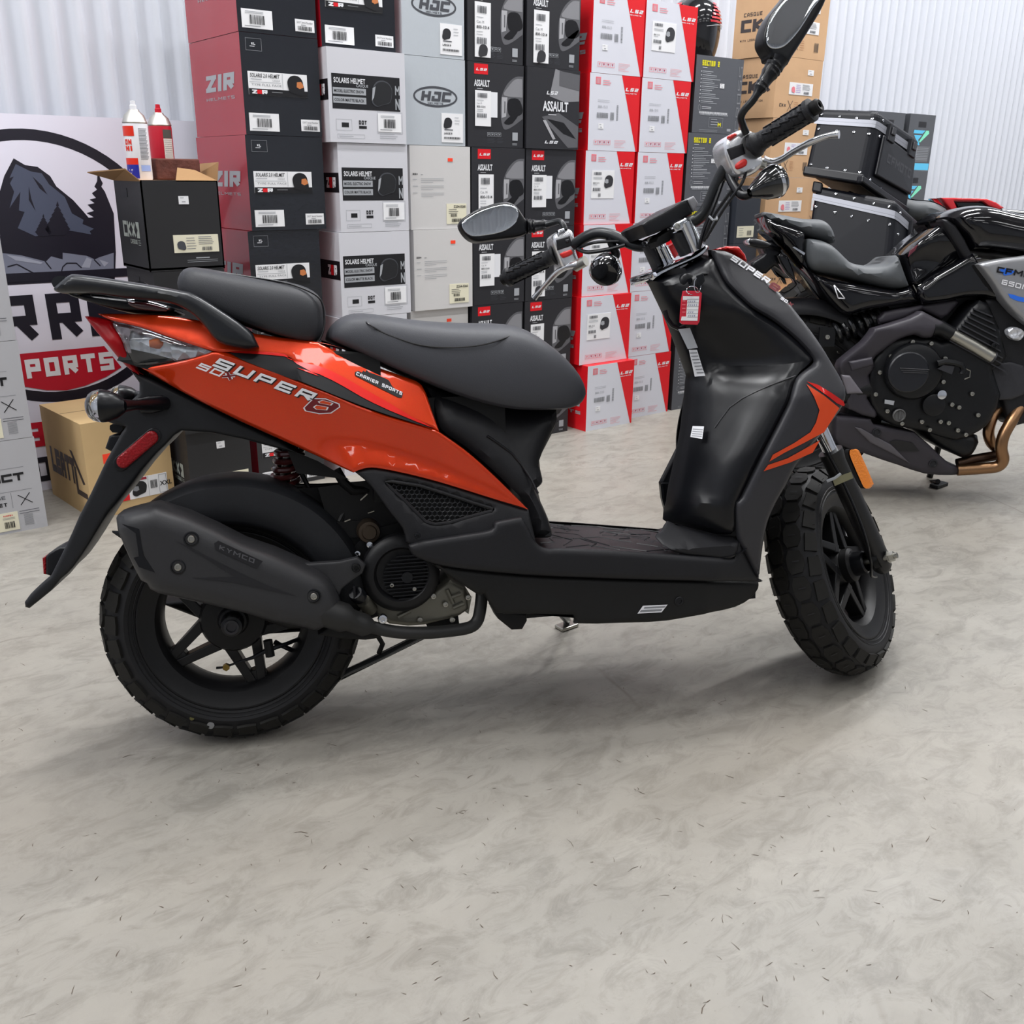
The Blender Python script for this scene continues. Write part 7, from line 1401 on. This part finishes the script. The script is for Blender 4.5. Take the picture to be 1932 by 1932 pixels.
# ------------------------------------------------------------------ hard luggage cases
CASE = mat('case_powder_black', (12, 14, 21), .45, spec=.25); CASEP = mat('case_plastic_black', (16, 17, 22), .32, spec=.3); CSIL = mat('case_rail_silver', (150, 152, 160), .5, .4)
def PD(x, y, D): return CP+ray(x, y)*D
def hard_case(fr_, D, end, De, label, rail, rv, upper):
    TL, TR, BR, BL = [PD(*p, d) for p, d in zip(fr_, D)]; ET, EB = PD(*end[0], De), PD(*end[1], De)
    base = (TL+TR+BR+BL)/4; R = empty('luggage_case', Matrix.Translation(base), label, 'luggage case'); I = R.matrix_world.inverted()
    BKT, BKB = TL+(ET-TR), BL+(EB-BR)
    mb = MB(); mb.hexa([TL, TR, ET, BKT][::-1], [BL, BR, EB, BKB][::-1], CASE); bd = mb.build('body', R, I, bevel=.026, seg=4)
    n = (TR-TL).cross(BL-TL).normalized(); 
    if n.dot(CP-base) < 0: n = -n
    n2 = (ET-TR).cross(BR-TR).normalized()
    if n2.dot(CP-base) < 0: n2 = -n2
    def Fp(u, v, e=0): return (TL*(1-u)+TR*u)*(1-v)+(BL*(1-u)+BR*u)*v+n*e
    def Ep(u, v, e=0): return (TR*(1-u)+ET*u)*(1-v)+(BR*(1-u)+EB*u)*v+n2*e
    mb = MB(); v0, v1 = rail
    for a, b in ((v0, v0+.05), (v0+.052, v1)):
        P = [Fp(0, a, .003), Fp(.5, a, .003), Fp(.93, a, .003), (Fp(1, a)+n*.0+n2*.0)*1, Ep(.08, a, .003), Ep(.5, a, .003), Ep(.95, a, .003)]; P[3] = (Fp(.97, a, .0)+Ep(.03, a, .0))/2+(n+n2)*.0015
        Q = [Fp(0, b, .003), Fp(.5, b, .003), Fp(.93, b, .003), None, Ep(.08, b, .003), Ep(.5, b, .003), Ep(.95, b, .003)]; Q[3] = (Fp(.97, b, .0)+Ep(.03, b, .0))/2+(n+n2)*.0015
        mb.add(P+Q, [(i, i+1, i+8, i+7) for i in range(6)], CSIL)
    mb.build('lid_rail', R, I)
    bolts('rivet', R, I, [(Fp(u, v, 0), n, .0055, .004, CHR) for u, v in rv])
    for u, v in ((.12, .1), (.12, .32), (.12, .92), (.35, .94), (.6, .95), (.85, .96)): bolts('rivet', R, I, [(Ep(u, v, 0), n2, .0055, .004, CHR)])
    if upper:
        mb = MB(); q = [Ep(.16, .28, .0), Ep(.9, .3, 0), Ep(.95, .78, 0), Ep(.16, .84, 0)]; mb.hexa([p+n2*.014 for p in q], q, CASEP); pn = mb.build('end_panel', R, I, bevel=.008, seg=3)
        mb = MB(); qs, tw = stroke_text('CFMOTO', .24, 1.1, .25)
        for k in qs: mb.add([Ep(.3+.55*p.x/tw, .6-.12*p.y, .0148) for p in k], [(0, 1, 2, 3)], GREYP, False)
        mb.build('lettering', pn, I)
    for u in ((.22, .72) if upper else (.35, .7)):
        mb = MB(); q = [Ep(u, .1, 0), Ep(u+.13, .1, 0), Ep(u+.13, .33, 0), Ep(u, .33, 0)]; mb.hexa([p+n2*.02 for p in q], q, CASEP); q = [Ep(u+.03, .14, 0), Ep(u+.1, .14, 0), Ep(u+.1, .24, 0), Ep(u+.03, .24, 0)]; mb.hexa([p+n2*.026 for p in q], [p+n2*.018 for p in q], GREYP); mb.build('latch', R, I, bevel=.003)
    for (u0, u1, v0_, v1_) in ((-.02, .1, -.03, .1), (.0, 1.0, .9, 1.03)):
        mb = MB(); q = [Fp(u0, v0_), Fp(u1, v0_), Fp(u1, v1_), Fp(u0, v1_)]; mb.hexa([p+n*.008 for p in q], [p-n*.02 for p in q], CASEP); mb.build('corner_guard', R, I, bevel=.006)
    for v0_, v1_ in ((.93, 1.03),):
        mb = MB(); q = [Ep(-.04, v0_), Ep(1.0, v0_), Ep(1.0, v1_), Ep(-.04, v1_)]; mb.hexa([p+n2*.008 for p in q], [p-n2*.02 for p in q], CASEP); mb.build('corner_guard', R, I, bevel=.006)
    mb = MB(); P = [TL*.7+ET*.3, TL*.72+ET*.28+V((0, 0, .02)), TL*.3+ET*.7+V((0, 0, .02)), TL*.28+ET*.72]; mb.tube(P, .006, CASEP, 8); mb.build('handle', R, I)
    return R
hard_case([(1543, 203), (1658, 207), (1628, 343), (1515, 326)], (3.85, 3.75, 3.75, 3.85), ((1737, 262), (1712, 402)), 4.05, 'black riveted hard luggage case with raised lettering, upper of the two', (.15, .25),
          [(.1, .1), (.4, .12), (.68, .13), (.93, .13), (.1, .32), (.4, .33), (.68, .33), (.93, .34), (.1, .86), (.38, .88), (.68, .88), (.92, .88)], True)
hard_case([(1537, 347), (1692, 376), (1672, 560), (1512, 500)], (3.85, 3.72, 3.72, 3.85), ((1757, 436), (1738, 610)), 4.0, 'larger black riveted hard luggage case beneath the upper case', (.12, .2),
          [(.08, .06), (.28, .07), (.5, .08), (.74, .09), (.92, .09), (.06, .27), (.3, .28), (.5, .28), (.7, .28), (.95, .27)], False)
# ------------------------------------------------------------------ red motorcycle mostly hidden behind the cases
o2 = MO+MF.Y.xy.to_3d().normalized()*1.25+V((math.cos(AZ), math.sin(AZ), 0))*.42; M2 = bikeframe(o2, AZ, math.radians(3))
mM2 = Matrix.Translation(o2) @ Matrix.Rotation(AZ, 4, 'Z'); RC = empty('motorcycle', mM2, 'red and black motorcycle mostly hidden behind the luggage cases and black motorcycle', 'motorcycle'); RI = mM2.inverted()
def r_(name): mb = MB(); return mb, (lambda **k: mb.build(name, RC, RI, **k))
def rsh(mb, pts, y, m, th, rnd=(.01, .02), n=2): sheet(mb, M2, smooth_poly(pts, n), y, m, th, .03, rnd=rnd, mirror=True)
mb, f_ = r_('seat'); rsh(mb, [(1690, 372), (1736, 376), (1763, 378), (1784, 386), (1798, 398), (1790, 412), (1760, 418), (1690, 410)], -.12, MSEAT, .12, (.07, .045)); f_()
mb, f_ = r_('red_fairing'); RDF = mat('motorcycle_red_paint', (200, 36, 44), .2, .2, coat=1); rsh(mb, [(1776, 373), (1800, 373), (1862, 375), (1880, 382), (1895, 392), (1885, 396), (1866, 388), (1856, 380), (1800, 379), (1806, 392), (1797, 398)], -.08, RDF, .05, (.004, .008), 1); rsh(mb, [(1800, 380), (1856, 381), (1868, 392), (1808, 392)], -.06, GBL, .04, (.004, .008), 1); f_()
mb, f_ = r_('body'); rsh(mb, [(1740, 415), (1800, 395), (1880, 392), (1990, 420), (2000, 560), (1900, 640), (1760, 620), (1700, 520)], -.09, GBL, .09, (.03, .03)); mb.box(M2.w((.55, 0, .45)), (.5, .26, .4), DARK, M2.M.to_3x3()); f_()
rw = Frame(M2.w((0, 0, .305)), M2.X, M2.Y, M2.Z); wA = make_wheel(RC, RI, rw, .305, .07, 24, 0, rim=.71); rw2 = Frame(M2.w((1.4, 0, .305)), M2.X, M2.Y, M2.Z); make_wheel(RC, RI, rw2, .305, .06, 24, 0, rim=.71)
mb, f_ = r_('front_fork')
for s_ in (-1, 1): mb.tube([M2.w((1.4, s_*.1, .3)), M2.w((1.15, s_*.1, .9))], .024, DARK, 12); mb.tube([M2.w((.0, s_*.11, .3)), M2.w((.45, s_*.11, .4))], .03, DARK, 12)
f_()
mb, f_ = r_('pannier_rack'); BLc, BRc = PD(1512, 500, 3.85), PD(1672, 560, 3.72); e_ = PD(1738, 610, 4.0)-BRc
for t in (.2, .8): mb.tube([BLc*(1-t)+BRc*t-V((0, 0, .012)), BLc*(1-t)+BRc*t+e_-V((0, 0, .012))], .01, DARK, 10)
mb.tube([BLc*.5+BRc*.5-V((0, 0, .02)), M2.w((.25, -.05, .55)), M2.w((.45, 0, .5))], .012, DARK, 10); mb.tube([BLc*.5+BRc*.5+e_-V((0, 0, .02)), M2.w((.25, -.05, .55))], .012, DARK, 10); f_()
lampn = 0
for j, y in enumerate((-4.0, -2.2, -.4, 1.15, 2.35)):
    for i, x in enumerate((-3.6, -1.5, .6, 2.7, 4.8, 6.9)):
        r = lamp(x+(.5 if j % 2 else 0), y, 3.75, (10, 10, 9, 27, 56)[j]*(.7, .85, 1, 1.1, 1.1, 1)[i]); lampn += 1
        tag(r, 'white ceiling strip lamp, row %s, %s bay from left' % (['farthest behind the camera', 'second', 'third', 'fourth', 'nearest the boxes'][j], ['first', 'second', 'third', 'fourth', 'fifth', 'sixth'][i]), 'ceiling lamp', 'strip lamps under the ceiling')
w = bpy.data.worlds.new('world'); bpy.context.scene.world = w; w.use_nodes = True; w.node_tree.nodes['Background'].inputs[0].default_value = (.8, .85, .9, 1); w.node_tree.nodes['Background'].inputs[1].default_value = .3
bpy.context.scene.view_settings.exposure = 0.0
